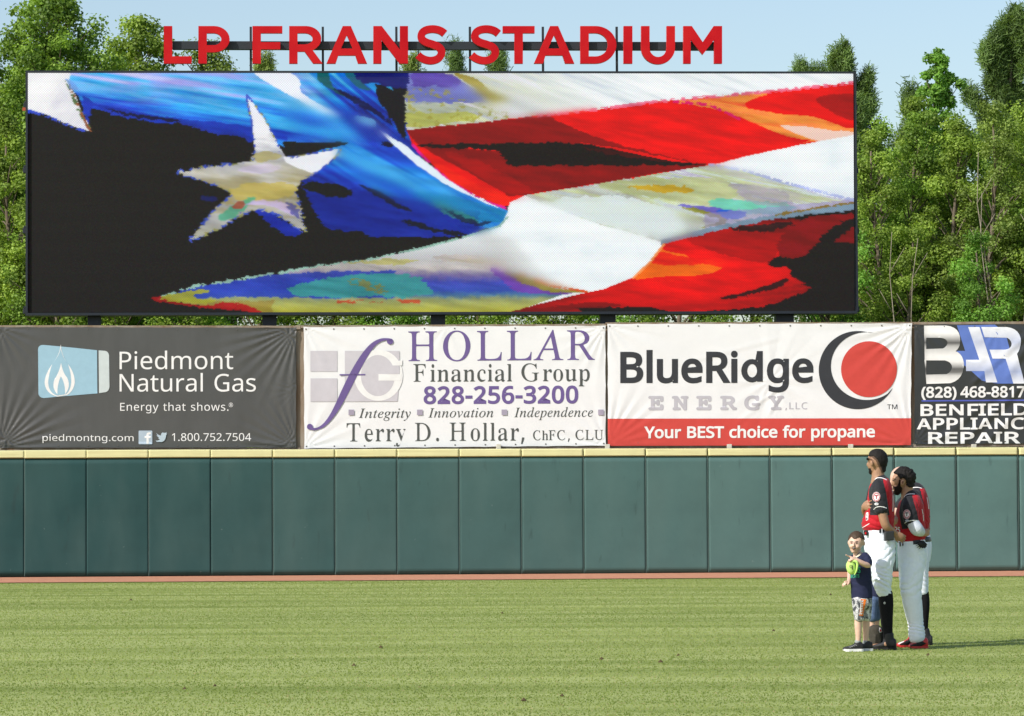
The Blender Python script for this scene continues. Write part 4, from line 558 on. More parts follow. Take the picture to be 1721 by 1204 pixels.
# ---------------------------------------------------------------- ground
rng = np.random.default_rng(11)
def grass_material():
    m = bpy.data.materials.new('turf'); m.use_nodes = True; nt = m.node_tree; N = nt.nodes; L = nt.links
    b = N['Principled BSDF']; b.inputs['Roughness'].default_value = .85; b.inputs['Specular IOR Level'].default_value = .15
    tc = N.new('ShaderNodeTexCoord')
    def noise(scale, st, det=4):
        mp = N.new('ShaderNodeMapping'); mp.inputs['Scale'].default_value = st; L.new(tc.outputs['Object'], mp.inputs[0])
        n = N.new('ShaderNodeTexNoise'); n.inputs['Scale'].default_value = scale; n.inputs['Detail'].default_value = det
        L.new(mp.outputs[0], n.inputs[0]); return n.outputs[0]
    a = noise(1.0, (.09, .85, 1), 3); c = noise(1.0, (.28, 1.3, 1), 3); f = noise(22, (1, 1, 1), 3)
    def math_(op, x, y):
        k = N.new('ShaderNodeMath'); k.operation = op
        for i, v in enumerate((x, y)):
            if isinstance(v, float): k.inputs[i].default_value = v
            else: L.new(v, k.inputs[i])
        return k.outputs[0]
    t = math_('ADD', math_('MULTIPLY', a, 1.0), math_('MULTIPLY', c, .45)); t = math_('ADD', t, math_('MULTIPLY', f, .35))
    cr = N.new('ShaderNodeValToRGB'); L.new(t, cr.inputs[0]); e = cr.color_ramp.elements
    e[0].position = .68; e[0].color = (.19, .245, .058, 1); e[1].position = 1.10; e[1].color = (.335, .385, .135, 1)
    k = cr.color_ramp.elements.new(.88); k.color = (.258, .31, .092, 1)
    L.new(cr.outputs[0], b.inputs['Base Color'])
    bp = N.new('ShaderNodeBump'); bp.inputs['Distance'].default_value = .008; L.new(noise(45, (1, 1, 1), 3), bp.inputs['Height']); L.new(bp.outputs[0], b.inputs['Normal'])
    return m
M_turf = grass_material()
nx, ny = 80, 80
gx = np.linspace(-900, 900, nx); gy = np.concatenate([np.linspace(-300, 300, 60), np.linspace(330, 2000, 20)])
X, Y = np.meshgrid(gx, gy); V = np.stack([X.ravel(), Y.ravel(), np.zeros(X.size)], 1)
i, j = np.meshgrid(np.arange(nx-1), np.arange(len(gy)-1)); q = (j*nx+i).ravel(); FQ = np.stack([q, q+1, q+nx+1, q+nx], 1)
obj('ground', mesh_np('ground', V, FQ), M_turf, kind='structure')
# warning track: a slightly uneven sheet of crushed brick between turf and wall
M_track = material('track_clay', (.44, .20, .12), .95, .1, .22, 6, .012, 60, col2=(.54, .28, .18))
ns = 600; ss = np.linspace(-40, 45, ns); V = []; FQ = []
fr = -5.35+.16*fbm(ss*1.3, ss*0, 4)+.10*fbm(ss*9, ss*0, 5)+0.004*ss
for k, s in enumerate(ss):
    for d in (fr[k], -2.5, 0.6): p = wp(s, .012, d); V.append(p)
FQ = [[3*k+a, 3*k+3+a, 3*k+4+a, 3*k+1+a] for k in range(ns-1) for a in (0, 1)]
obj('warning_track', mesh_np('warning_track', np.array(V), np.array(FQ)), M_track, kind='structure')
# standing grass blades, denser near the camera
def blades():
    n = 330000
    y = 21+(68.9-21)*rng.random(n)**1.15; x = (rng.random(n)-.5)*2*(.155*y+1.0)
    keep = ((x*-WN.x*-1+0) == x*-WN.x*-1)
    d = (x-WP0.x)*WN.x+(y-WP0.y)*WN.y; keep = d < -5.33
    x = x[keep]; y = y[keep]; n = len(x)
    band = fbm(x*.09, y*.85, 77, 3)+.4*fbm(x*.28, y*1.3, 78, 3)
    h = (.004+.009*rng.random(n))*(1+.35*(band-.7)); w = .004+.005*rng.random(n)+y*.00008
    a = rng.random(n)*math.pi*2; lean = (rng.random(n)-.3)*.9; la = rng.normal(0, .9, n)+np.where(band > .7, 0.6, 2.2)
    V = np.zeros((n, 3, 3)); dx, dy = np.cos(a)*w, np.sin(a)*w
    V[:, 0] = np.stack([x-dx, y-dy, x*0-.002], 1); V[:, 1] = np.stack([x+dx, y+dy, x*0-.002], 1)
    V[:, 2] = np.stack([x+np.cos(la)*lean*h, y+np.sin(la)*lean*h, h], 1)
    t = np.clip((band-.55)*2.1+rng.normal(0, .13, n), 0, 1)[:, None]
    c = np.array([.225, .29, .075])*(1-t)+np.array([.36, .42, .155])*t
    dry = rng.random(n) < .05; c[dry] = np.array([.42, .38, .2])
    F_ = np.arange(n*3).reshape(n, 3)
    me = mesh_np('grass_blades', V.reshape(-1, 3), F_, cols=np.repeat(c, 3, 0))
    return obj('grass_blades', me, material('grass_blade', (0, 0, 0), .6, .35, attr='Col', trans=.5), kind='stuff')
blades()
# small dark clods and leaves scattered on the turf
mbc = []
cm = material('dry_debris', (.09, .07, .035), .9, .1)
Vc = []; Fc = []
for (px, py) in ((361, 1155), (310, 1161), (1011, 1110), (1560, 1103), (1110, 1115), (844, 1032), (595, 1121), (945, 1172), (1396, 1001), (640, 1090), (880, 1180), (220, 1010), (1300, 1062), (1140, 1104)):
    r = ray(px, py); p = CAM+r*(-CAM.z/r.z); rr = .008+.010*rng.random(); b = len(Vc)
    for k in range(7):
        a = 6.283*k/7; Vc.append((p.x+math.cos(a)*rr*1.6, p.y+math.sin(a)*rr, .003+.01*rng.random()))
    Vc.append((p.x, p.y, rr*.9+.02)); Fc += [(b+k, b+(k+1) % 7, b+7) for k in range(7)]
obj('turf_clods', mesh_py('turf_clods', Vc, Fc), cm, kind='stuff')

# ---------------------------------------------------------------- padded outfield wall
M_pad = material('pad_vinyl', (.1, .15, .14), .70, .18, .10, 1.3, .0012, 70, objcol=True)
M_cap = material('pad_yellow', (.60, .585, .31), .6, .3, .05, 2.5, .001, 50)
M_black = material('black_gap', (.012, .012, .012), .8, .2)
M_seam = material('seam_welt', (.13, .20, .185), .6, .3)
PITCH_PX = [(-64.5+104.62*k) for k in range(-4, 23)]
wall = empty('outfield_wall', wp(0, 0, 0), label='long green padded outfield wall with a yellow top stripe behind the players', cat='wall')
sL = [sz(x, 900)[0] for x in PITCH_PX]
zt = [sz(40, 757.5)[1], sz(1700, 752.5)[1]]
def ztop(s): return np.interp(s, [sz(0, 757)[0], sz(1721, 752.3)[0]], [sz(0, 757)[1], sz(1721, 752.3)[1]])
def zyel(s): return np.interp(s, [sz(0, 771)[0], sz(1721, 765)[0]], [sz(0, 771)[1], sz(1721, 765)[1]])
padw = (sL[-1]-sL[0])/(len(sL)-1)
def pad_mesh(w, h, depth, seed, bul):
    # cushion: flat front that swells a little, rolled edges, faint buckles
    r_ = np.random.default_rng(seed); nu, nv = 26, 40
    u = np.linspace(0, 1, nu); u = .5-.5*np.cos(math.pi*u)*(1-.0); v = np.linspace(0, 1, nv)
    U, Vv = np.meshgrid(u, v); e = np.minimum(U, 1-U)*w; ev = np.minimum(Vv, 1-Vv)*h
    roll = np.clip(e/.022, 0, 1); roll = np.sqrt(1-(1-roll)**2); rv = np.clip(ev/.022, 0, 1); rv = np.sqrt(1-(1-rv)**2)
    dd = -depth*np.minimum(roll, rv)-bul*np.sin(math.pi*U)*np.sin(math.pi*Vv)**.5
    dd += .006*(fbm(U*2.2+seed*3.1, Vv*3.5, seed)-.5)*roll*rv
    lean = .012*(r_.random()-.5)*Vv
    P = np.stack([U.ravel()*w+.0*lean.ravel(), dd.ravel(), Vv.ravel()*h], 1)
    i, j = np.meshgrid(np.arange(nu-1), np.arange(nv-1)); q = (j*nu+i).ravel(); return P, np.stack([q, q+1, q+nu+1, q+nu], 1)
def wear(m):      # light flecks and a few dark scuffs in the vinyl
    nt = m.node_tree; N = nt.nodes; L = nt.links; b = N['Principled BSDF']; src = b.inputs['Base Color'].links[0].from_socket; tc = N.new('ShaderNodeTexCoord'); oi = N.new('ShaderNodeObjectInfo')
    ad = N.new('ShaderNodeVectorMath'); L.new(tc.outputs['Object'], ad.inputs[0]); cx = N.new('ShaderNodeCombineXYZ'); mu = N.new('ShaderNodeMath'); mu.operation = 'MULTIPLY'; mu.inputs[1].default_value = 90
    L.new(oi.outputs['Random'], mu.inputs[0]); L.new(mu.outputs[0], cx.inputs[0]); L.new(mu.outputs[0], cx.inputs[1]); L.new(cx.outputs[0], ad.inputs[1])
    for sc_, st, lo, hi, colr, k in ((7, (1, 1, 1), .735, .77, (.30, .36, .34), .16), (3.2, (2.2, 1, .5), .66, .74, (.02, .035, .035), .30), (1.1, (1, 1, .35), .42, .70, (.10, .16, .145), .22)):
        mp = N.new('ShaderNodeMapping'); mp.inputs['Scale'].default_value = st; mp.inputs['Rotation'].default_value = (0, .5 if sc_ == 3.2 else 0, 0); L.new(ad.outputs[0], mp.inputs[0])
        n = N.new('ShaderNodeTexNoise'); n.inputs['Scale'].default_value = sc_; n.inputs['Detail'].default_value = 3; L.new(mp.outputs[0], n.inputs[0])
        mr = N.new('ShaderNodeMapRange'); mr.inputs[1].default_value = lo; mr.inputs[2].default_value = hi; mr.inputs[4].default_value = k; L.new(n.outputs[0], mr.inputs[0])
        mx = N.new('ShaderNodeMix'); mx.data_type = 'RGBA'; L.new(mr.outputs[0], mx.inputs[0]); L.new(src, mx.inputs[6]); mx.inputs[7].default_value = (*colr, 1); src = mx.outputs[2]
    L.new(src, b.inputs['Base Color'])
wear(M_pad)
RW = Matrix((WU, WN, Vector((0, 0, 1)))).transposed().to_4x4()
backing = MB(); backing.wbox(sL[0], sL[-1], .0, float(ztop(0))-.03, .06, .16)
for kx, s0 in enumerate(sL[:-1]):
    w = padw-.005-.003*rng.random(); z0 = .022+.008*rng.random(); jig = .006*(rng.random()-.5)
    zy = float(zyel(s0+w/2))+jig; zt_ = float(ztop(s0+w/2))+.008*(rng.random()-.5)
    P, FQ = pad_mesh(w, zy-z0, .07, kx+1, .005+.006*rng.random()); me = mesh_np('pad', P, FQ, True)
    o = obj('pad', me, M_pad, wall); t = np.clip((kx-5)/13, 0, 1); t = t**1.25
    base = np.array((.018, .058, .058))*(1-t)+np.array((.082, .160, .150))*t  # pads grow paler to the right: the wall's sheen painted into the colour
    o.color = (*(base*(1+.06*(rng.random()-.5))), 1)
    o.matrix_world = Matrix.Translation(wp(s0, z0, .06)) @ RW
    P, FQ = pad_mesh(w+.002, zt_-zy, .078, kx+51, .0); me = mesh_np('top_pad', P, FQ, True)
    # fold the cap over the top
    o = obj('top_pad', me, M_cap, wall); o.matrix_world = Matrix.Translation(wp(s0, zy+.001, .06)) @ RW
    wb = MB(); wb.tube([wp(s0+w+.002, z0, .0-.006), wp(s0+w+.002+jig, (z0+zy)/2, -.010), wp(s0+w+.002, zy, -.004)], .0040, 6)
    if kx % 2 == 0 or kx > 7: wb.build('seam_welt', M_seam, wall)
backing.build('backing_board', M_black, wall)
def text_contours(s, font, box, track=0.0, cap=None, shear=0.0):
    """letters of s as closed outlines in photo-plane units; box = x0, x1, y of cap top, y of baseline, baseline y at x1"""
    G = GLYPHS[font]; x = 0; out = []
    xmin, xmax = 1e9, -1e9
    for ch in s:
        if ch == ' ': x += 260+track; continue
        adv, loops = G[ch]; L = []
        for q in loops:
            P = [(x+q[i]+shear*q[i+1], q[i+1]) for i in range(0, len(q), 2)]
            if len(P) < 3: continue
            L.append(P)
            xmin = min(xmin, min(p[0] for p in P)); xmax = max(xmax, max(p[0] for p in P))
        out.append(L); x += adv+track
    x0, x1, yt, yb, yb2 = box
    hc = cap or (max(p[1] for ch, L in zip(s.replace(' ', ''), out) if ch.isupper() or ch.isdigit() or ch in '()®' for l in L for p in l) if any(c.isupper() or c.isdigit() or c in '()®' for c in s) else 714)
    kx = (x1-x0)/(xmax-xmin); ky = (yb-yt)/hc
    return [[[(x0+(a-xmin)*kx, yb+(yb2-yb)*(a-xmin)/(xmax-xmin)-b*ky) for a, b in P] for P in L] for L in out]

def flat_mesh(groups, step=3.5):
    """outlines (with holes) in plane units -> finely cut bmesh in plane units"""
    cu = bpy.data.curves.new('outline', 'CURVE'); cu.dimensions = '2D'; cu.fill_mode = 'BOTH'
    for L in groups:
        for P in L:
            if len(P) < 3: continue
            sp = cu.splines.new('POLY'); sp.points.add(len(P)-1); sp.use_cyclic_u = True
            sp.points.foreach_set('co', [c for a, b in P for c in (a, b, 0, 1)])
    bm = bmesh.new(); ob = bpy.data.objects.new('outline', cu); scene.collection.objects.link(ob)
    ob.data.fill_mode = 'BOTH'; me_ = ob.to_mesh(); bm.from_mesh(me_); ob.to_mesh_clear(); bpy.data.objects.remove(ob); bpy.data.curves.remove(cu)
    bmesh.ops.remove_doubles(bm, verts=bm.verts, dist=1e-5)
    if not bm.verts: return bm
    xs = [v.co.x for v in bm.verts]; ys = [v.co.y for v in bm.verts]
    if step:
        x = math.floor(min(xs)/step)*step+step
        while x < max(xs):
            bmesh.ops.bisect_plane(bm, geom=bm.verts[:]+bm.edges[:]+bm.faces[:], plane_co=(x, 0, 0), plane_no=(1, 0, 0)); x += step
        y = math.floor(min(ys)/step)*step+step
        while y < max(ys):
            bmesh.ops.bisect_plane(bm, geom=bm.verts[:]+bm.edges[:]+bm.faces[:], plane_co=(0, y, 0), plane_no=(0, 1, 0)); y += step
    return bm
def circle(cx, cy, rx, ry=None, n=40, a0=0, a1=360):
    ry = ry or rx
    return [(cx+rx*math.cos(math.radians(a0+(a1-a0)*k/n)), cy+ry*math.sin(math.radians(a0+(a1-a0)*k/n))) for k in range(n)]
def rrect(x0, y0, x1, y1, r, n=5):
    out = []
    for cx_, cy_, a in ((x1-r, y0+r, -90), (x1-r, y1-r, 0), (x0+r, y1-r, 90), (x0+r, y0+r, 180)):
        for k in range(n+1):
            t = math.radians(a+90*k/n); out.append((cx_+r*math.cos(t), cy_+r*math.sin(t)))
    return out

BD = 0.22      # banners hang this far behind the pad faces
class Banner:
    def __init__(s, corners, label, folds, seed, mat, thing_cols=None):
        s.c = corners; s.folds = folds; s.seed = seed
        o = empty('advertising_banner', wp(sz((corners[0][0]+corners[1][0])/2, 750, BD)[0], sz(600, 750)[1], BD), label=label, cat='banner', group='advertising banners hung above the outfield wall')
        s.root = o; s.k = 0
        xs_ = [c_[0] for c_ in corners]; ys_ = [c_[1] for c_ in corners]
        s.gx = np.arange(min(xs_)-8, max(xs_)+10, 3.0); s.gy = np.arange(min(ys_)-8, max(ys_)+10, 3.0)
        GX, GY = np.meshgrid(s.gx, s.gy); s.grid = s.disp_raw(GX, GY)
        nu = 340; nv = 140; u = np.linspace(0, 1, nu); v = np.linspace(0, 1, nv); U, Vv = np.meshgrid(u, v)
        c = np.array(corners, float)
        PX = (c[0]*(1-U[..., None])+c[1]*U[..., None])*(1-Vv[..., None])+(c[3]*(1-U[..., None])+c[2]*U[..., None])*Vv[..., None]
        # edges are pulled at the eyelets and sag a little between them
        sag = np.abs(np.sin(U*math.pi*10))**.7*.8
        PX[..., 1] += (sag*np.clip(1-Vv*14, 0, 1)-sag*.9*np.clip(1-(1-Vv)*14, 0, 1))
        sagx = np.abs(np.sin(Vv*math.pi*4))**.7*.9
        PX[..., 0] += (sagx*np.clip(1-U*40, 0, 1)-sagx*np.clip(1-(1-U)*40, 0, 1))
        s.mapv = None
        P = s.place(PX.reshape(-1, 2), 0.0)
        i, j = np.meshgrid(np.arange(nu-1), np.arange(nv-1)); q = (j*nu+i).ravel()
        me = mesh_np('cloth', P, np.stack([q, q+nu, q+nu+1, q+1], 1), True)
        obj('cloth', me, mat, o)
    def disp(s, x, y):
        # the cloth's relief, read from one grid so that cloth and print bend alike
        fx = np.clip((x-s.gx[0])/3.0, 0, len(s.gx)-1.001); fy = np.clip((y-s.gy[0])/3.0, 0, len(s.gy)-1.001)
        i = fx.astype(int); j = fy.astype(int); a = fx-i; b = fy-j; G = s.grid
        return (G[j, i]*(1-a)+G[j, i+1]*a)*(1-b)+(G[j+1, i]*(1-a)+G[j+1, i+1]*a)*b
    def disp_raw(s, x, y):
        d = .010*(fbm(x/70, y/60, s.seed)-.5)+.002*(fbm(x/18, y/22, s.seed+5)-.5)
        for f in s.folds:
            if f[0] == 'r':      # folds fanning out of a corner
                _, cx_, cy_, k, ln, amp, ph = f
                r = np.hypot(x-cx_, y-cy_)+1e-6; th = np.arctan2(y-cy_, x-cx_)
                w = np.sin(th*k+ph+2.0*fbm(th*6, r/ln*1.5, s.seed+9)); ridge = np.sign(w)*np.abs(w)**1.5
                fall = np.exp(-(r/ln)**2*1.2)*np.clip(r/10, 0, 1)*(.35+1.1*fbm(th*8+3, th*0+s.seed, s.seed+31))
                d = d+amp*.52*ridge*fall
            else:                # a single crease
                _, x0, y0, x1, y1, w_, amp = f
                L = math.hypot(x1-x0, y1-y0); ux, uy = (x1-x0)/L, (y1-y0)/L
                a = (x-x0)*ux+(y-y0)*uy; b = -(x-x0)*uy+(y-y0)*ux+3*(fbm(a/40, a*0+s.seed, s.seed)-.5)
                d = d+amp*.5*(np.exp(-(b/(w_*1.4))**2)-.55*np.exp(-((b-2.2*w_)/(w_*1.4))**2))*np.clip(a/12, 0, 1)*np.clip((L-a)/12, 0, 1)
        return d
    def place(s, PX, lift):
        PX = np.asarray(PX, float); x, y = PX[:, 0], PX[:, 1]; dd = s.disp(x, y)
        # vectorised line-of-sight to plane
        Rm = np.array(RM); D = np.stack([(x-CX)/F_PX, -(y-CY)/F_PX, -np.ones(len(x))], 1) @ Rm.T
        n = np.array(WN); off = float((WP0-CAM).dot(WN))+BD
        t = off/(D @ n); P = np.array(CAM)+D*t[:, None]
        return P-np.outer(dd+lift, n)
    def print_(s, name, groups, col, label=None, step=3.5, lift=None, colfn=None):
        if lift is None:
            if name == 'logo': s.k += 1; lift = .005+.0014*min(s.k, 8)
            else: lift = .005
        bm = flat_mesh(groups, step); me = bpy.data.meshes.new(name); bm.to_mesh(me); bm.free()
        co = np.zeros(len(me.vertices)*3); me.vertices.foreach_get('co', co); co = co.reshape(-1, 3)
        P = s.place(co[:, :2], lift); me.vertices.foreach_set('co', P.astype(np.float32).ravel()); me.update()
        cc = np.ones((len(co), 4), np.float32); cc[:, :3] = colfn(co[:, 0], co[:, 1]) if colfn else np.array(col)
        a = me.color_attributes.new('Col', 'FLOAT_COLOR', 'POINT'); a.data.foreach_set('color', cc.ravel())
        # flip towards the field
        if me.polygons and sum(p.normal.y for p in me.polygons) > 0: me.flip_normals()
        me.polygons.foreach_set('use_smooth', np.ones(len(me.polygons), bool))
        return obj(name, me, M_print, s.root, label=label)
    def text(s, t, font, box, col, label=None, **k):
        st = {a: k.pop(a) for a in ('step', 'colfn', 'lift') if a in k}
        C_ = text_contours(t, font, box, **k); i = 0
        for w in t.split(' '):       # one part for each word
            s.print_('lettering', C_[i:i+len(w)], col, label or ('word '+w), **st); i += len(w)
    def grommets(s, n=10):
        mb = MB(); c = s.c
        for k in range(n+1):
            for (A, B_) in ((c[0], c[1]), (c[3], c[2])):
                px = A[0]+(B_[0]-A[0])*min(max(k/n, .008), .992); py = A[1]+(B_[1]-A[1])*k/n; py += 4 if A is c[0] else -4
                p = Vector(s.place([(px, py)], .004)[0]); mb.box_axes(p, WU*.012, WN*.004, Vector((0, 0, .012)))
        mb.build('eyelet', M_eye, s.root, kind='stuff')

def pl(r, g, b): return tuple(c/1.5 for c in lin(r, g, b))      # ink: what the sunlit print shows, without the sun
M_print = material('banner_print', (0, 0, 0), .55, .3, .04, 8, attr='Col')
M_eye = material('eyelet_metal', (.10, .09, .08), .5, .5)
M_ban_dark = material('banner_charcoal_vinyl', pl(92, 93, 93), .42, .45, .10, 2.2, .0006, 90, stretch=(1, 1, .35))
M_ban_white = material('banner_white_vinyl', (.725, .735, .755), .55, .35, .03, 2.5, .0006, 90)
M_ban_black = material('banner_black_vinyl', pl(62, 64, 67), .33, .5, .10, 2.5, .0006, 90)
WHT = (.74, .745, .75); PUR = pl(124, 104, 168); GRY = pl(94, 98, 96); LAV = pl(228, 225, 234); CHA = pl(64, 66, 72)

# wood frame behind the banners
M_wood = material('weathered_wood', (.20, .13, .08), .9, .1, .45, 5, .004, 30, stretch=(1, 1, .15), col2=(.34, .30, .25))
frame = empty('banner_frame', wp(0, 0, BD+.1), label='weathered wooden frame of posts and rails that carries the advertising banners', cat='frame')
for px in (-4, 204, 504, 633, 838, 1020, 1226, 1430, 1534, 1637, 1840, 2046):
    s0, z1 = sz(px, 549-3.0*px/860, BD+.1); w = .085 if px in (504,) else .05
    mb = MB(); mb.wbox(s0-w, s0+w, -.0, z1-.0, BD+.07, BD+.17); mb.build('post', M_wood, frame, bevel=.004)
M_brk = material('bracket_paint', (.52, .50, .44), .6, .3, .15, 20)
for px in (838, 1021, 1226, 1430, 1637):
    s0, zb = sz(px, 757, .12); zt2 = sz(px, 748.5, .12)[1]
    mb = MB(); mb.wbox(s0-.045, s0+.045, zb-.03, zt2+.02, .09, BD-.02); mb.build('bracket', M_brk, frame, bevel=.004)
def rail(x0, x1, y0, y1, h, d, nm):
    a = sz(x0, y0, BD+d); b = sz(x1, y1, BD+d); n = 12; V = []; Fc = []
    for k in range(n+1):
        t = k/n; s_ = a[0]+(b[0]-a[0])*t; z = a[1]+(b[1]-a[1])*t+.012*(fbm(np.array([k*.7]), np.array([x0*.01]), 3)[0]-.5)
        for (dz, dd) in ((0, -.02), (0, .05), (-h, .05), (-h, -.02)): V.append(wp(s_, z+dz, BD+d+dd))
    for k in range(n):
        for q in range(4): Fc.append([4*k+q, 4*k+(q+1) % 4, 4*k+4+(q+1) % 4, 4*k+4+q])
    Fc += [[0, 1, 2, 3], [4*n+3, 4*n+2, 4*n+1, 4*n]]
    obj(nm, mesh_py(nm, V, Fc), M_wood, frame)
rail(-6, 505, 547.0, 547.6, .07, .05, 'rail'); rail(506, 1022, 547.3, 544.5, .05, .05, 'rail'); rail(1018, 1534, 542.2, 541.6, .05, .05, 'rail'); rail(1535, 2046, 541.6, 539.5, .06, .05, 'rail')
rail(-6, 505, 752.6, 752.6, .07, .05, 'rail'); rail(506, 1534, 750, 746, .07, .05, 'rail'); rail(1535, 2046, 746, 743, .07, .05, 'rail')

# ---- banner 1: charcoal
b1 = Banner([(-4, 549.5), (498.5, 550.5), (498, 753), (-2, 753.5)], 'charcoal gas company banner with a pale blue flame logo, at the left end',
            [('r', 499, 550, 34, 95, .034, .5), ('r', 499, 753, 30, 75, .026, 2), ('r', -2, 753, 34, 95, .034, 1), ('r', 499, 655, 20, 30, .012, 0), ('c', 402, 742, 490, 748, 3, .012), ('r', -3, 550, 20, 60, .02, 2)], 3, M_ban_dark)
sky_b = pl(176, 218, 240)
def q2(A, B_, C_, n=7): return [((1-t)**2*A[0]+2*(1-t)*t*B_[0]+t*t*C_[0], (1-t)**2*A[1]+2*(1-t)*t*B_[1]+t*t*C_[1]) for t in [k/n for k in range(n)]]
blue = q2((64, 588), (64, 580.5), (72, 580))+q2((72, 580), (110, 583), (163.2, 589))+[(163.2, 589), (163.6, 661.5)]+q2((163.6, 661.5), (120, 665), (74, 669.3))+q2((74, 669.3), (65, 669), (64.3, 660))
b1.print_('logo', [[blue]], sky_b, 'pale blue logo panel', 4.5, colfn=lambda x, y: np.array(sky_b)*(1+.0*x[:, None]))
b1.print_('logo', [[[(165.8, 589.2)]+q2((175, 589.8), (183, 590), (183.6, 600))+[(184, 650)]+q2((184, 650), (183.5, 658.5), (176, 659.8))+[(166.5, 661)]]], pl(226, 238, 240), 'white end piece of the logo')
def flame(o=0):
    R_ = q2((102.2, 579+o), (104, 600), (114, 612), 6)+q2((114, 612), (125.7-o, 626), (125.7-o, 643), 6)+q2((125.7-o, 643), (124-o, 660), (108, 666.5-o*.3), 6)
    L_ = q2((97, 667-o*.3), (76+o, 662), (75+o, 643), 6)+q2((75+o, 643), (76+o, 628), (88, 612), 6)+q2((88, 612), (100, 598), (102.2, 579+o), 6)
    return R_+L_
b1.print_('logo', [[flame(0)]], WHT, 'white flame outline'); b1.print_('logo', [[flame(6)]], sky_b)
b1.print_('logo', [[q2((102.7, 610), (106, 628), (113, 635), 6)+q2((113, 635), (120, 650), (109.5, 663), 6)+q2((109.5, 663), (110, 645), (102.5, 632.7), 6)+q2((102.5, 632.7), (96, 646), (96.5, 663), 6)+q2((96.5, 663), (86, 652), (92, 637), 6)+q2((92, 637), (99, 628), (102.7, 610), 6)]], WHT)
b1.text('Piedmont', 'sans', (201, 392, 591.5, 620.8, 620.6), WHT); b1.text('Natural Gas', 'sans', (201, 430, 628.6, 658.3, 658.2), WHT)
b1.text('Energy that shows.', 'sans', (202, 384, 677.5, 690.6, 690.6), WHT, track=30); b1.text('®', 'sans', (384.6, 391.6, 677, 684.5, 684.5), WHT)
b1.text('piedmontng.com', 'sans', (71.5, 224.5, 727.4, 741.3, 741.6), WHT, cap=740); b1.text('1.800.752.7504', 'sans', (289, 422, 728.4, 741.4, 741.2), WHT)
b1.print_('logo', [[rrect(233, 724, 256, 747, 1.5)]], pl(196, 215, 232), 'pale social media square')
b1.print_('logo', [[[(246.2, 746), (246.2, 736.5), (243, 736.5), (243, 733.2), (246.2, 733.2), (246.2, 731)]+q2((246.2, 731), (246.5, 727), (250.5, 726.8), 4)+[(253.5, 726.8), (253.5, 730), (251.5, 730), (250, 731), (250, 733.2), (253.4, 733.2), (253, 736.5), (250, 736.5), (250, 746)]]], WHT, 'white letter f')
bird = [(261.5, 741), (266, 740.6), (269, 739), (265.6, 736.6), (267.4, 736.2), (263, 732), (265, 732.2), (262.4, 727.6)]+q2((262.4, 727.6), (266, 732), (270.6, 732.4), 4)+q2((270.6, 732.4), (270.4, 727.2), (275, 726.8), 4)+[(277.4, 728), (280.6, 726.8), (279.2, 729.4), (281.2, 729.2), (279.2, 731.4)]+q2((279.2, 731.4), (279, 743), (268.5, 743.8), 6)+[(264, 743)]
b1.print_('logo', [[bird]], pl(206, 226, 240), 'pale bird emblem'); b1.grommets()

# ---- banner 2: Hollar
b2 = Banner([(510, 549.4), (1018, 547.2), (1018.5, 749.6), (511, 754.5)], 'white financial group banner with purple serif name and large italic f',
            [('r', 1018, 548, 22, 80, .013, 0), ('r', 511, 753, 18, 100, .012, 1), ('r', 511, 549, 16, 100, .010, 2), ('r', 1018, 749, 18, 90, .012, 0), ('c', 1010, 552, 985, 580, 2.0, .01), ('r', 750, 549, 9, 60, .005, 2)], 8, M_ban_white)
for (x0, y0, x1, y1) in ((521.6, 590, 566.8, 624.9), (521.8, 636.2, 566.8, 675.4)): b2.print_('logo', [[[(x0, y0), (x1, y0), (x1, y1), (x0, y1)]]], LAV, 'lavender square')
b2.print_('logo', [[[(579.5, 590), (671.5, 590), (671.5, 614.5), (664, 614.5)]+[(634.5+30*math.cos(math.radians(a))*1.0, 630.5-34*math.sin(math.radians(a))) for a in range(28, 340, 12)][::1]+[(662, 640.5), (638, 640.5), (638, 629.5), (671.5, 629.5), (671.5, 626), (664, 618)]]], LAV) if False else None
ringo = circle(634, 631, 40, 42.5, 44)
# lavender block, white G ring on it, lavender bowl in the ring, white bar of the G
b2.print_('logo', [[[(579.5, 590), (671.5, 590), (671.5, 628), (668, 675), (579.5, 675.4)]]], LAV, 'lavender block of the monogram')
b2.print_('logo', [[circle(636, 631, 41, 43, 44)]], WHT); b2.print_('logo', [[circle(635, 631.5, 28.5, 34.5, 40)]], LAV)
b2.print_('logo', [[[(636, 629), (674, 629), (674, 640), (636, 640)]]], WHT); b2.print_('logo', [[[(662, 612), (676, 604), (676, 614.5), (664, 614.5)]]], WHT)
b2.print_('logo', [[[(650, 614.6), (671.5, 614.6), (671.5, 629), (650, 629)]]], LAV)
fl = []
FC = [(659, 573, 4.5), (652, 570.6, 3.0), (640, 572, 4.2), (628, 579, 6.0), (616, 593, 8.2), (604, 612, 9.6), (592, 634, 10.2), (580, 658, 9.8), (569, 680, 8.2), (557, 700, 6.0), (544, 715, 4.2), (531, 721.4, 3.0), (521, 720, 4.2)]
up = []; dn = []
for k, (x, y, w) in enumerate(FC):
    a = FC[max(k-1, 0)]; b = FC[min(k+1, len(FC)-1)]; L_ = math.hypot(b[0]-a[0], b[1]-a[1]); nx_, ny_ = -(b[1]-a[1])/L_, (b[0]-a[0])/L_
    up.append((x+nx_*w*.62, y+ny_*w*.62)); dn.append((x-nx_*w*.62, y-ny_*w*.62))
def cm_(P, n=5):
    P = [P[0]]+P+[P[-1]]; out = []
    for i in range(1, len(P)-2):
        p0, p1, p2, p3 = [np.array(P[i+q]) for q in (-1, 0, 1, 2)]
        for k in range(n):
            t = k/n; out.append(tuple(0.5*((2*p1)+(-p0+p2)*t+(2*p0-5*p1+4*p2-p3)*t*t+(-p0+3*p1-3*p2+p3)*t**3)))
    out.append(tuple(P[-1])); return out
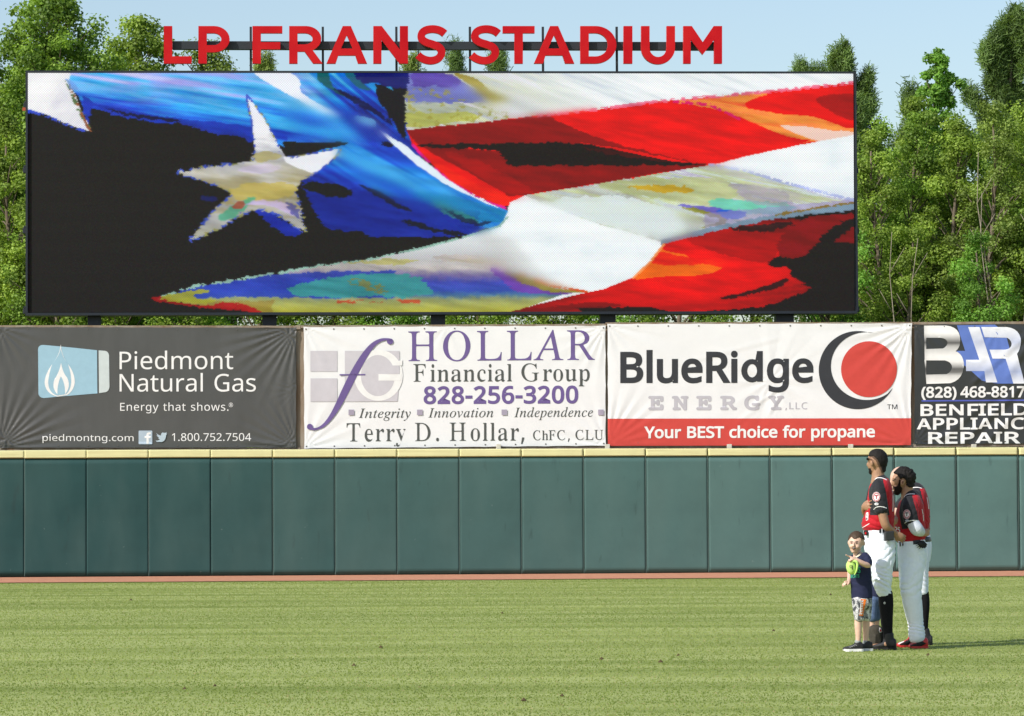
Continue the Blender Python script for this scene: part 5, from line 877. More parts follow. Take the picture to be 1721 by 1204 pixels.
b2.print_('logo', [[cm_(up)+cm_(dn)[::-1]]], PUR, 'large purple italic letter f'); b2.print_('logo', [[circle(655.6, 574.6, 5.4, 4.6, 16)]], PUR)
b2.print_('logo', [[circle(520.8, 717.6, 5, 5, 16)]], PUR)
b2.print_('logo', [[[(570.8, 629.2), (614, 628.8), (614, 631.2), (570.8, 631.6)]]], PUR)
b2.text('HOLLAR', 'serif', (686, 999.5, 556.3, 607.2, 605.0), PUR, step=3.5, track=45); b2.text('Financial Group', 'serif', (694.6, 991, 611.6, 641.8, 640.6), GRY)
b2.text('828-256-3200', 'bold', (711.9, 971.8, 649.3, 678.4, 677.2), PUR, track=20)
b2.text('Integrity', 'italic', (602.6, 690.3, 687, 702.7, 702.4), GRY, track=18); b2.text('Innovation', 'italic', (719.6, 829, 686.4, 702, 701.4), GRY, track=18); b2.text('Independence', 'italic', (864, 996.5, 685.6, 701.4, 700.6), GRY, track=18)
for x0 in (585.8, 700.9, 842.9, 1005.2): b2.print_('logo', [[[(x0, 688.8), (x0+9.3, 688.7), (x0+9.3, 698), (x0, 698.2)]]], pl(188, 180, 202), 'small lavender square')
b2.text('Terry D. Hollar,', 'serif', (582.5, 881.3, 711.6, 742.2, 740.6), GRY, track=22); b2.text('C', 'serif', (895.8, 908.4, 723.4, 740, 740), GRY)
b2.text('hFC,', 'serif', (911, 957.5, 723.2, 740, 739.8), GRY, track=30); b2.text('CLU', 'serif', (967, 1013.7, 722.6, 739.6, 739.4), GRY, track=30); b2.grommets()

# ---- banner 3: BlueRidge
b3 = Banner([(1020.5, 544.4), (1533, 543.2), (1530.5, 748), (1021.5, 749.4)], 'white energy company banner with a red disc in a dark crescent',
            [('r', 1532, 545, 26, 110, .020, 0), ('r', 1022, 748, 26, 80, .024, 1), ('r', 1531, 747, 26, 90, .026, 2), ('r', 1021, 546, 14, 110, .010, 0), ('r', 1295, 640, 12, 120, .008, 1),
             ('c', 1255, 690, 1312, 652, 2.2, .014), ('c', 1290, 702, 1316, 655, 2.2, .012), ('c', 1160, 608, 1316, 566, 3.0, .006), ('c', 1468, 595, 1530, 552, 2.4, .014), ('c', 1230, 720, 1290, 668, 3, .008)], 12, M_ban_white)
RED = pl(232, 84, 76)
b3.print_('stripe', [[[(1021.4, 704), (1531.2, 703.2), (1530.8, 748.4), (1021.6, 749.8)]]], RED, 'red stripe along the bottom', 3.0, lift=.010)
b3.text('BlueRidge', 'bold', (1042.4, 1367, 591.6, 642.2, 641.6), CHA)
b3.text('E N E R G Y', 'slab', (1089.6, 1317.6, 665.2, 688.6, 688.2), pl(214, 212, 222), track=-35, label='pale letter of the word ENERGY'); b3.text(',LLC', 'sans', (1319.5, 1357, 676.4, 687.8, 687.8), pl(214, 212, 222), track=40)
cres = circle(1441.7, 622.3, 65.7, 65.7, 60, 27, 290)+circle(1456.6, 615.5, 60.3, 57.0, 50, 281, 50)
b3.print_('logo', [[cres]], CHA, 'dark crescent')
b3.print_('logo', [[circle(1460.5, 620.8, 47, 47, 60)]], RED, 'red disc'); b3.text('TM', 'sans', (1491, 1508, 680, 688, 688), CHA)
b3.text('Your BEST choice for propane', 'bold', (1082.5, 1470.4, 717, 736.2, 734.6), WHT, track=-6, lift=.015); b3.grommets()

# ---- banner 4: BAR
b4 = Banner([(1536, 545.2), (2046, 542.2), (2046, 744), (1536.5, 747.6)], 'black appliance repair banner with chrome and blue logo, at the right edge',
            [('r', 1536, 747, 20, 80, .016, 0), ('c', 1610, 752, 1728, 640, 4, .026), ('c', 1650, 752, 1745, 660, 4, .024), ('c', 1630, 650, 1745, 545, 3.5, .026), ('c', 1575, 745, 1690, 650, 4, .016), ('c', 1690, 640, 1740, 560, 4, .024), ('r', 1537, 546, 18, 60, .014, 0), ('r', 1800, 640, 10, 140, .02, 0), ('r', 1680, 543, 18, 60, .014, 1)], 17, M_ban_black)
BLU = pl(112, 142, 226)
def chrome(x, y):
    t = (y-547)/(646-547); g = np.interp(t, [0, .14, .24, .30, .36, .52, .62, .74, .80, .86, 1], [.85, .8, .32, .10, .45, .8, .75, .10, .16, .6, .85])
    side = np.interp(x, [1552, 1562, 1640, 1660], [.75, 1, 1, 1]); return np.stack([g*side]*3, 1)
def bluechrome(x, y):
    t = np.interp(y, [547, 575, 600, 625, 646], [0, .55, .05, .75, .1])[:, None]; return np.array([.80, .82, .86])*(1-t)+np.array(pl(150, 170, 225))*t
b4.print_('logo', [[[(1608, 547), (1672, 546), (1690, 560), (1700, 600), (1712, 645), (1676, 645), (1650, 640), (1628, 620), (1612, 608), (1608, 590), (1622, 590)]]], BLU, 'blue shape behind the letters')
b4.print_('logo', [[[(1552.8, 547.5), (1590, 547.5)]+q2((1590, 547.5), (1614, 550), (1613.6, 572), 6)+q2((1613.6, 572), (1614, 584), (1606, 590.5), 5)+q2((1606, 590.5), (1620, 596), (1620, 616), 6)+q2((1620, 616), (1617, 644), (1588, 645.6), 6)+[(1557, 645.6), (1553.5, 605), (1554, 604.6)],
                     [(1556.5, 568), (1580, 568)]+q2((1580, 568), (1592, 569), (1592.5, 577), 4)+q2((1592.5, 577), (1590, 586), (1580, 587), 4)+[(1556.5, 587)], [(1556.5, 606), (1588, 606)]+q2((1588, 606), (1600, 609), (1600, 618), 4)+q2((1600, 618), (1597, 629.5), (1586, 630), 4)+[(1556.5, 630)]]], WHT, 'chrome letter B', colfn=chrome, step=4)
b4.print_('logo', [[[(1627, 550), (1646, 550), (1676, 643), (1657, 643), (1654, 624), (1623.5, 624), (1623.5, 605), (1646, 605)]]], WHT, 'pale blue chrome letter A', colfn=bluechrome, step=5)
b4.print_('logo', [[[(1649, 550), (1692, 550)]+q2((1692, 550), (1716, 553), (1715.5, 576), 6)+q2((1715.5, 576), (1714, 592), (1706, 598), 5)+[(1722, 645), (1703, 645), (1690, 603), (1668, 603), (1663, 588), (1690, 588)]+q2((1690, 588), (1700, 586), (1700, 578), 4)+q2((1700, 578), (1698, 568), (1688, 567), 4)+[(1654.5, 567)]]], WHT, 'pale blue chrome letter R', colfn=bluechrome, step=5)
b4.text('(828)', 'bold', (1548.4, 1607.6, 650.2, 668.2, 668.0), WHT); b4.text('468-8817', 'bold', (1614, 1722.5, 649.4, 667.8, 667.4), WHT)
b4.print_('stripe', [[[(1548.8, 673), (1860, 671), (1860, 673.2), (1548.8, 675.2)]]], pl(98, 112, 215), 'thin blue line')
b4.text('BENFIELD', 'bold', (1547, 1728, 679.6, 698.8, 697.4), WHT, track=10); b4.text('APPLIANCE', 'bold', (1540.9, 1741, 702.6, 721.9, 720.8), WHT, track=10)
b4.text('REPAIR', 'bold', (1559.8, 1715.2, 726.5, 745.4, 744.8), WHT, track=10); b4.grommets()
# ---------------------------------------------------------------- video board
SD = 3.0      # the board stands this far behind the padding
M_cab = material('cabinet_steel', lin(30, 36, 44), .5, .4, .15, 4)
def screen_material():
    m = bpy.data.materials.new('led_display'); m.use_nodes = True; nt = m.node_tree; N = nt.nodes; L = nt.links; b = N['Principled BSDF']
    a = N.new('ShaderNodeVertexColor'); a.layer_name = 'Col'; uv = N.new('ShaderNodeUVMap'); uv.uv_map = 'lamps'
    # every lamp is a bright dot with a dark mask round it
    sp = N.new('ShaderNodeSeparateXYZ'); L.new(uv.outputs[0], sp.inputs[0])
    def mth(op, x, y=None):
        k = N.new('ShaderNodeMath'); k.operation = op
        for i, v in enumerate((x, y)):
            if v is None: continue
            if isinstance(v, (int, float)): k.inputs[i].default_value = v
            else: L.new(v, k.inputs[i])
        return k.outputs[0]
    fx = mth('SINE', mth('MULTIPLY', sp.outputs[0], 2*math.pi)); fy = mth('SINE', mth('MULTIPLY', sp.outputs[1], 2*math.pi))
    d = mth('MULTIPLY', fx, fy); k = mth('ADD', mth('MULTIPLY', d, .22), 1.0)
    sc_ = N.new('ShaderNodeVectorMath'); sc_.operation = 'SCALE'; L.new(a.outputs[0], sc_.inputs[0]); L.new(k, sc_.inputs['Scale'])
    b.inputs['Base Color'].default_value = (.005, .005, .005, 1); b.inputs['Roughness'].default_value = .7; b.inputs['Specular IOR Level'].default_value = .2
    L.new(sc_.outputs[0], b.inputs['Emission Color']); b.inputs['Emission Strength'].default_value = 1.0*SCREEN_GAIN
    return m
SCREEN_GAIN = 1/2**scene.view_settings.exposure*1.0
board = empty('video_scoreboard', wp(sz(740, 525, SD)[0], 0, SD), label='huge LED video board showing a waving flag, raised on dark posts above the banners', cat='scoreboard')
TL, TR = sz(47, 123, SD), sz(1434, 123.6, SD); BR, BL = sz(1436, 524, SD), sz(46.6, 525.5, SD)
pic = display_picture(); ny, nx = pic.shape[:2]
lc = np.where(pic <= .04045, pic/12.92, ((pic+.055)/1.055)**2.4); lc = np.clip(lc-.022, 0, 1)
U, Vv = np.meshgrid(np.linspace(0, 1, nx+1), np.linspace(0, 1, ny+1))
S_ = (TL[0]*(1-U)+TR[0]*U)*(1-Vv)+(BL[0]*(1-U)+BR[0]*U)*Vv; Z_ = (TL[1]*(1-U)+TR[1]*U)*(1-Vv)+(BL[1]*(1-U)+BR[1]*U)*Vv
P = np.array(WP0)+np.outer(S_.ravel(), np.array(WU))+np.array(WN)*SD; P[:, 2] = Z_.ravel()
i, j = np.meshgrid(np.arange(nx), np.arange(ny)); q = (j*(nx+1)+i).ravel(); FQ = np.stack([q, q+nx+1, q+nx+2, q+1], 1)
me = mesh_np('display', P, FQ, cols=np.repeat(lc.reshape(-1, 3), 4, 0))
uvl = me.uv_layers.new(name='lamps'); uu = np.stack([i.ravel(), j.ravel()], 1)[:, None, :]+np.array([[0, 0], [0, 1], [1, 1], [1, 0]])[None]
uvl.data.foreach_set('uv', (uu*.40).astype(np.float32).ravel())
obj('display', me, screen_material(), board)
cab = MB(); bw = .045
cab.wbox(TL[0]-bw, TR[0]+bw+.01, TL[1]+.005, TL[1]+bw, SD-.06, SD+.5)
cab.wbox(BL[0]-bw, BR[0]+bw+.01, BL[1]-bw-.02, BL[1]-.012, SD-.06, SD+.5)
cab.wbox(TL[0]-bw, TL[0]-.003, BL[1]-.012, TL[1]+.005, SD-.06, SD+.5); cab.wbox(TR[0]+.02, TR[0]+bw+.01, BL[1]-.012, TL[1]+.005, SD-.06, SD+.5)
cab.wbox(TL[0]-bw+.002, TR[0]+bw, BL[1]-.05, TL[1], SD+.03, SD+.45); cab.build('cabinet', M_cab, board)
M_orange = material('orange_box', (.35, .07, .03), .6, .3)
for (px, py) in ((43, 178), (42, 286), (41.5, 388), (42, 523), (1438, 180), (1439.5, 287), (1440.5, 388), (1441, 520)):
    s0, z0 = sz(px, py, SD); mb = MB(); mb.wbox(s0-.045, s0+.045, z0-.055, z0+.055, SD+.02, SD+.2)
    mb.wbox(s0-.03, s0+.03, z0+.06, z0+.10, SD+.05, SD+.12); mb.build('side_bracket', M_cab, board, bevel=.006)
s0, z0 = sz(40.5, 184, SD); mb = MB(); mb.wbox(s0-.035, s0+.035, z0-.03, z0+.035, SD-.01, SD+.015); mb.build('orange_tab', M_orange, board)
for (a, b_) in ((148, 170), (441, 465), (724, 748), (1008, 1034), (1303, 1333)):
    s0 = sz(a, 535, SD+.3)[0]; s1 = sz(b_, 535, SD+.3)[0]; mb = MB(); mb.wbox(s0, s1, 0, BL[1]-.04, SD+.15, SD+.15+(s1-s0))
    mb.wbox(s0-.06, s1+.06, 0, .03, SD+.1, SD+.2+(s1-s0)); mb.build('support_post', M_cab, board, bevel=.008)

# ---------------------------------------------------------------- stadium name in standing letters
M_red = material('letter_red', (.40, .0012, .008), .35, .15, .06, 1.1, col2=(.52, .012, .014)); M_side = material('letter_side', (.55, .05, .05), .4, .4)
sign = empty('stadium_name_sign', wp(sz(745, 120, SD)[0], TL[1], SD), label='big red standing letters of the stadium name on a rail above the board', cat='sign')
def arcp(cx_, cy_, rx, ry, a0, a1, n=14): return [(cx_+rx*math.cos(math.radians(a0+(a1-a0)*k/n)), cy_+ry*math.sin(math.radians(a0+(a1-a0)*k/n))) for k in range(n+1)]
def stroke(pts, w):
    up, dn = [], []
    for k, (x, y) in enumerate(pts):
        a = pts[max(k-1, 0)]; b = pts[min(k+1, len(pts)-1)]; L_ = math.hypot(b[0]-a[0], b[1]-a[1]); nx_, ny_ = -(b[1]-a[1])/L_, (b[0]-a[0])/L_
        up.append((x+nx_*w/2, y+ny_*w/2)); dn.append((x-nx_*w/2, y-ny_*w/2))
    return up+dn[::-1]
T = .225
def big(ch, w):
    # outlines, y up, cap height 1, stroke T
    if ch == 'L': return [[(0, 0), (w, 0), (w, T*.86), (T, T*.86), (T, 1), (0, 1)]]
    if ch == 'I': return [[(0, 0), (w, 0), (w, 1), (0, 1)]]
    if ch == 'F': return [[(0, 0), (T, 0), (T, .38), (w*.93, .38), (w*.93, .57), (T, .57), (T, .81), (w, .81), (w, 1), (0, 1)]]
    if ch == 'T': return [[((w-T)/2, 0), ((w+T)/2, 0), ((w+T)/2, .81), (w, .81), (w, 1), (0, 1), (0, .81), ((w-T)/2, .81)]]
    if ch == 'A': return [[(0, 0), (T*1.08, 0), (w*.29, .215), (w*.71, .215), (w-T*1.08, 0), (w, 0), (w*.60, 1), (w*.40, 1)], [(w*.355, .40), (w*.5, .755), (w*.645, .40)]]
    if ch == 'N': return [[(0, 0), (T*.97, 0), (T*.97, .63), (w-T, 0), (w, 0), (w, 1), (w-T*.97, 1), (w-T*.97, .37), (T, 1), (0, 1)]]
    if ch == 'M': return [[(0, 0), (T*.88, 0), (T*.88, .63), (w/2, .235), (w-T*.95, .63), (w-T*.95, 0), (w, 0), (w, 1), (w-T, 1), (w/2, .57), (T, 1), (0, 1)]]
    if ch == 'P': return [[(0, 0), (T, 0), (T, .30), (w*.52, .30)]+arcp(w*.5, .65, w*.5, .35, -85, 90)[1:]+[(0, 1)], [(T, .49)]+arcp(w*.5, .65, w*.5-T*.98, .16, -90, 90, 8)+[(T, .81)]]
    if ch == 'R': return [[(0, 0), (T, 0), (T, .32), (w*.46, .32), (w*.72, 0), (w, 0), (w*.70, .36)]+arcp(w*.5, .665, w*.46, .335, -55, 90, 12)+[(0, 1)], [(T, .51)]+arcp(w*.48, .66, w*.46-T*.93, .15, -90, 90, 8)+[(T, .81)]]
    if ch == 'D': return [[(0, 0), (w*.42, 0)]+arcp(w*.42, .5, w*.58, .5, -90, 90, 22)+[(0, 1)], [(T, .19)]+arcp(w*.42, .5, w*.58-T, .31, -90, 90, 16)+[(T, .81)]]
    if ch == 'U':
        o_ = [(0, 1), (0, .42)]+arcp(w/2, .42, w/2, .44, 180, 360, 20)+[(w, 1), (w-T, 1), (w-T, .42)]+arcp(w/2, .42, w/2-T, .245, 360, 180, 16)+[(T, 1)]
        return [o_]
    if ch == 'S':
        c = [(.97, .80)]+[(.86, .868), (.72, .91), (.55, .925), (.36, .90), (.23, .83), (.19, .73), (.24, .63), (.38, .56), (.58, .51), (.77, .44), (.86, .34), (.84, .22), (.73, .12), (.54, .075), (.36, .09), (.20, .145), (.08, .225)]
        P = cm_([(x*w, y) for x, y in c], 4); return [stroke(P, T*.90)]
for ch, x0, x1 in (('L', 275.3, 322), ('P', 333.4, 386), ('F', 424.3, 474.6), ('R', 486, 542.2), ('A', 548.7, 617), ('N', 627.4, 685.8), ('S', 698.3, 749), ('S', 788.5, 839.4), ('T', 844.8, 898.5), ('A', 897.2, 965.2), ('D', 975.3, 1035.8), ('I', 1048, 1062.8), ('U', 1077.5, 1134.4), ('M', 1148.4, 1213.5)):
    yb, yt = (107.2, 44.2) if ch != 'S' else (106.8, 44.4)
    h = yb-yt; w = (x1-x0)/h; tilt = .03
    C_ = big(ch, w); bm = bmesh.new()
    L_ = []
    for P in C_:
        L_.append([sz(x0+a*h, yb-b*h+.0*a, SD-.12) for a, b in P])
    tris = tessellate_polygon([[Vector((s, z, 0)) for s, z in P] for P in L_]); flatp = [p for P in L_ for p in P]
    D0, D1 = SD-.14, SD-.02
    fr_ = [bm.verts.new(wp(s, z, D0)) for s, z in flatp]; bk = [bm.verts.new(wp(s, z, D1)) for s, z in flatp]
    for t in tris:
        f = bm.faces.new([fr_[k] for k in t]); f.material_index = 0
        if f.normal.length == 0: f.normal_update()
        bm.faces.new([bk[k] for k in t][::-1]).material_index = 1
    b0 = 0
    for P in L_:
        n = len(P)
        for k in range(n): bm.faces.new([fr_[b0+k], fr_[b0+(k+1) % n], bk[b0+(k+1) % n], bk[b0+k]]).material_index = 1
        b0 += n
    bmesh.ops.recalc_face_normals(bm, faces=bm.faces); me = bpy.data.meshes.new('letter'); bm.to_mesh(me); bm.free()
    obj('letter', me, [M_red, M_side], sign, label='red letter '+ch)
M_rail = material('rail_steel', lin(38, 44, 50), .5, .4, .1, 5)
a = sz(290, 83.6, SD+.05); b_ = sz(1206, 83.6, SD+.05); c_ = sz(290, 69.8, SD+.05)
mb = MB(); mb.wbox(a[0], b_[0], a[1], c_[1], SD, SD+.16); mb.build('rail', M_rail, sign, bevel=.006)
for px in (421.5, 542.5, 666, 789.5, 912, 1036):
    s0, z0 = sz(px, 46, SD+.25); z1 = TL[1]+bw; mb = MB(); mb.wbox(s0-.024, s0+.024, z1, z0, SD+.17, SD+.23); mb.build('upright', M_rail, sign)
s0 = sz(702, 46, SD+.25)[0]; mb = MB(); mb.tube([wp(s0, TL[1]+bw, SD+.2), wp(s0+.01, a[1]-.0, SD+.2)], .012, 6); mb.build('cable', M_rail, sign)
# ---------------------------------------------------------------- trees behind the board
M_leaf = material('leaf', (0, 0, 0), .55, .3, attr='Col', trans=.42)
M_bark = material('bark', (.11, .085, .06), .95, .1, .3, 6, .01, 20, stretch=(1, 1, .25), col2=(.20, .17, .13))
M_palebark = material('pale_bark', (.30, .26, .20), .9, .1, .25, 8, .005, 30, stretch=(1, 1, .25))
def leaves(C_, N_, size, rs, cols, droop=.2, shape='leaf'):
    """one folded leaf (or needle tuft blade) at each centre; N_ = main facing"""
    n = len(C_); a = rs.normal(0, 1, (n, 3)); a[:, 2] += (-droop if shape == 'leaf' else 1.3); a /= np.linalg.norm(a, axis=1)[:, None]
    nn = N_+rs.normal(0, .55, (n, 3)); t = a-(a*nn).sum(1)[:, None]*nn/np.maximum((nn*nn).sum(1), 1e-6)[:, None]; t /= np.linalg.norm(t, axis=1)[:, None]+1e-9
    b = np.cross(nn, t); b /= np.linalg.norm(b, axis=1)[:, None]+1e-9
    L = size*(.7+.6*rs.random(n))[:, None]; W = L*(.42 if shape == 'leaf' else .10)
    if shape == 'leaf':
        V = np.stack([C_, C_+t*L*.45+b*W, C_+t*L, C_+t*L*.5-b*W], 1)
    else:
        V = np.stack([C_-b*W*.5, C_+b*W*.5, C_+t*L+b*W*.6, C_+t*L-b*W*.6], 1)
    F_ = np.arange(n*4).reshape(n, 4); return V.reshape(-1, 3), F_, np.repeat(cols, 4, 0)
def grow(name, label, px, ytop, y, kind='broad', r=1.9, n=16000, leaf=.10, base=0.6, hue=0, seed=1, lean=0, group=None, top=None, gap=.35, trunk=True, cat='tree'):
    rs = np.random.default_rng(seed); g = at_y(px, 900, y); H = at_y(px, ytop, y).z if top is None else top
    root = empty(name, (g.x, y, 0), label=label, cat=cat, group=group)
    r *= 1.18
    mb = MB(); tr = .04+.008*H; bx = lambda z: g.x+lean*z/H+.12*math.sin(z*.9+seed); by = lambda z: y+.12*math.cos(z*.8+seed*2)
    zs = np.linspace(0, H*.96, 12); mb.tube([(bx(z), by(z), z) for z in zs], [tr*(1-z/H*.93)+.008 for z in zs], 8)
    cents = []; rad = []
    ncl = int(62*r*H/9) if kind == 'broad' else (int(190*H/9) if kind == 'cone' else int(42*H/9))
    for k in range(ncl):
        u = (k+.5)/ncl; z = base+(H-base)*u
        if kind == 'broad': prof = r*(np.sin(math.pi*min(1, .16+u*.80))**.7)*(1-.72*u**3.2)+.12
        elif kind == 'cone': prof = r*(1-u)**.8*(.7+.6*rs.random())+.05
        else: prof = r*(1-u)**.6*(.75+.25*math.sin(k*2.4))+.15
        for q in range(1 if kind == 'broad' else 1):
            an = k*2.39996+rs.normal(0, .9); rr = prof*(rs.random()**.45)*(.8+.4*rs.random())
            tip = Vector((bx(z)+math.cos(an)*rr, by(z)+math.sin(an)*rr, min(z+rr*.28+rs.normal(0, .15), H)))
            zb = max(z-rr*.55-.2, .3); st = Vector((bx(zb), by(zb), zb)); mid = st.lerp(tip, .55)+Vector((0, 0, .10*rr))
            if trunk and rr > .35: mb.tube([st, mid, tip], [tr*(1-zb/H)*.35+.012, .014+.004*rr, .006], 5)
            if kind == 'pine':
                for w in np.linspace(.35, 1, 4): cents.append(st.lerp(mid, w*.5)*(1-w)+tip*w if w < 1 else tip); rad.append(.26+.12*rs.random())
            else: cents.append(tip); rad.append((.36+.34*rs.random())*(.55+.45*min(r, 2)/2)*(1-.45*u)*(.50 if kind == 'cone' else 1))
            if kind == 'broad' and rr > 1.0: cents.append(st.lerp(tip, .6)); rad.append(.45)
    cents.append(Vector((bx(H*.97), by(H*.97), H-.12))); rad.append(.16)
    cents = np.array([tuple(c) for c in cents]); rad = np.array(rad)
    n = int(n*2.7); leaf *= (.66 if kind != 'pine' else 1); w = rad**2; idx = rs.choice(len(cents), n, p=w/w.sum()); d = rs.normal(0, 1, (n, 3)); d /= np.linalg.norm(d, axis=1)[:, None]
    rr = rs.random(n)**.5*(1+.35*(fbm(d[:, 0]*3+idx, d[:, 2]*3, seed)-.5))
    P = cents[idx]+d*(rad[idx]*rr)[:, None]*(np.array([1, 1, .78]) if kind != 'pine' else np.array([.62, .62, 1.35]))
    P += np.stack([.12*(fbm(P[:, 2]*2, P[:, 1]*2, seed)-.5), P[:, 0]*0, P[:, 0]*0], 1)
    P[:, 2] = np.maximum(P[:, 2], .15)
    clump = .68+.50*rs.random(len(cents))[idx]; t = np.clip(rs.random(n)*.75+.25*(clump-.82)/.36, 0, 1)[:, None]
    pal = [((.14, .25, .03), (.36, .50, .08)), ((.18, .28, .035), (.45, .56, .10)), ((.12, .20, .05), (.27, .37, .11)), ((.15, .30, .04), (.32, .54, .09)), ((.20, .28, .05), (.41, .50, .12))][hue]
    cols = np.array(pal[0])*(1-t)+np.array(pal[1])*t; cols *= clump[:, None]*np.array([.90, .96, 1.05])
    V, F_, cc = leaves(P, d*.8+np.array([0, 0, .5]), leaf, rs, cols, shape='leaf' if kind != 'pine' else 'needle')
    off = np.array([g.x, y, 0]); me = mesh_np('crown', V-0, F_, cols=cc)
    mb.build('trunk', M_bark, root, smooth=True); obj('crown', me, M_leaf, root); return root
G_ = 'trees standing behind the video board'
# right of the board
grow('pine_tree', 'dark pine with a broad top rising just behind the right edge of the board', 1440, 93, 101, 'pine', 2.5, 46000, .17, 4, 2, 11)
grow('pine_tree', 'dark pine cut by the right edge of the photo, taller than its neighbours', 1712, 28, 103, 'pine', 3.0, 50000, .17, 5, 2, 12)
grow('pine_tree', 'slim dark pine tip between the broad pine and the bright pointed tree', 1541, 150, 106, 'pine', .9, 9000, .16, 6, 2, 13)
grow('maple_tree', 'bright green young tree with the tallest pointed tip right of the board', 1583, 85, 94, 'cone', 2.0, 34000, .12, 2, 3, 14)
grow('broadleaf_tree', 'yellow green leafy tree directly beside the right edge of the board', 1478, 225, 90, 'broad', 1.25, 26000, .095, .5, 1, 15)
grow('broadleaf_tree', 'dense mid green tree under the bright pointed tip', 1545, 190, 91.5, 'broad', 1.3, 28000, .095, .5, 0, 16)
grow('broadleaf_tree', 'full leafy tree in the middle of the green bank on the right', 1612, 205, 90.5, 'broad', 1.25, 28000, .095, .5, 1, 17)
grow('broadleaf_tree', 'loose leafy tree with bare pale stems at the far right', 1672, 178, 90, 'broad', 1.2, 22000, .09, .8, 4, 18)
grow('broadleaf_tree', 'broad leafy tree crossing the right edge of the photo', 1740, 165, 91, 'broad', 1.6, 28000, .10, .5, 1, 19)
grow('broadleaf_tree', 'low bushy tree at the foot of the bank beside the board post', 1530, 385, 88.3, 'broad', 1.0, 14000, .09, .3, 1, 20)
grow('broadleaf_tree', 'low bushy tree above the appliance repair banner', 1640, 400, 88.0, 'broad', 1.1, 15000, .09, .3, 3, 21)
grow('broadleaf_tree', 'shaded dense tree far back on the right', 1590, 230, 97, 'broad', 2.2, 26000, .12, .5, 0, 22)
grow('broadleaf_tree', 'shaded dense tree far back between the two big pines', 1480, 260, 98, 'broad', 2.0, 22000, .12, .5, 0, 23)
grow('broadleaf_tree', 'dense tree far back beyond the right edge', 1715, 240, 98, 'broad', 2.4, 24000, .12, .5, 0, 24)
grow('broadleaf_tree', 'leafy tree filling the notch beside the bright pointed tree', 1622, 200, 93.5, 'broad', 1.6, 24000, .10, .5, 0, 25)
grow('broadleaf_tree', 'leafy tree on the left flank of the bright pointed tree', 1556, 172, 93.0, 'broad', 1.0, 16000, .10, 3, 1, 26)
grow('broadleaf_tree', 'green tree standing under the broad pine by the board', 1490, 205, 94, 'broad', 1.3, 20000, .10, .5, 0, 27)
# left of the board
grow('maple_tree', 'big spreading tree with large leaf clumps at the top left corner', 88, -14, 92, 'broad', 2.6, 52000, .13, 5.2, 0, 31, lean=.1)
grow('maple_tree', 'rounded tree between the big left tree and the first red letter', 236, 42, 95, 'broad', 2.0, 36000, .125, 5.5, 1, 32)
grow('maple_tree', 'yellow green treetop showing under the letters L and P', 345, 80, 96, 'broad', 2.0, 22000, .11, 6, 4, 33)
grow('broadleaf_tree', 'bright leafy tree filling the gap left of the board', 16, 195, 87.5, 'broad', 1.25, 30000, .10, .4, 1, 34)
grow('broadleaf_tree', 'leafy tree beyond the left edge of the photo', -45, 60, 90, 'broad', 2.0, 32000, .11, 1, 0, 35)
grow('broadleaf_tree', 'shaded dense tree far back on the left', 40, 130, 98, 'broad', 2.4, 26000, .12, 1, 0, 36)
# beyond both edges of the photo
grow('broadleaf_tree', 'leafy tree well beyond the right edge of the photo', 1835, 150, 91, 'broad', 2.0, 22000, .12, .5, 0, 51)
grow('broadleaf_tree', 'last leafy tree beyond the right edge of the photo', 1960, 190, 93, 'broad', 2.2, 20000, .13, .5, 1, 52)
grow('broadleaf_tree', 'leafy tree well beyond the left edge of the photo', -150, 90, 92, 'broad', 2.3, 22000, .13, .5, 1, 53)
grow('broadleaf_tree', 'last leafy tree beyond the left edge of the photo', -270, 130, 93, 'broad', 2.2, 20000, .13, .5, 3, 54)
# tips over the board
for k, (px, yt, w) in enumerate(((440, 100, .45), (700, 105, .6), (775, 84, .5), (846, 92, .55), (1353, 106, .35), (1376, 110, .3))):
    nm = ['small treetop peeping over the board beneath the letter F', 'small treetop peeping over the board at the letter S of the second word', 'thin pine tip beneath the start of the last word', 'dark pine tip beneath the letter T', 'tiny pine tip over the right half of the board', 'tiniest pine tip near the right corner of the board'][k]
    grow('pine_tree', nm, px, yt, 106, 'pine', w+.6, 9000, .14, 7.5, 4 if k < 2 else 2, 40+k)
# row right behind the board, seen in the slit beneath it
for k, px in enumerate(range(90, 1440, 118)):
    side = ['left', 'left', 'left', 'left', 'middle', 'middle', 'middle', 'middle', 'right', 'right', 'right', 'right'][min(k, 11)]
    grow('shrubby_tree', ['bushy tree in the slit beneath the board, '+w for w in ('nearest the left end', 'just right of the leftmost post', 'left of the second post', 'at the second post from the left', 'between the second post and the middle post', 'just left of the middle post', 'just right of the middle post', 'between the middle post and the fourth', 'left of the fourth post', 'right of the fourth post', 'left of the rightmost post', 'nearest the right end')][k], px, 300, 86.5+.8*(k % 3), 'broad', 1.35, 15000, .10, .4, (0, 1, 3)[k % 3], 60+k, group='bushy trees behind the board, seen in the slit beneath it')
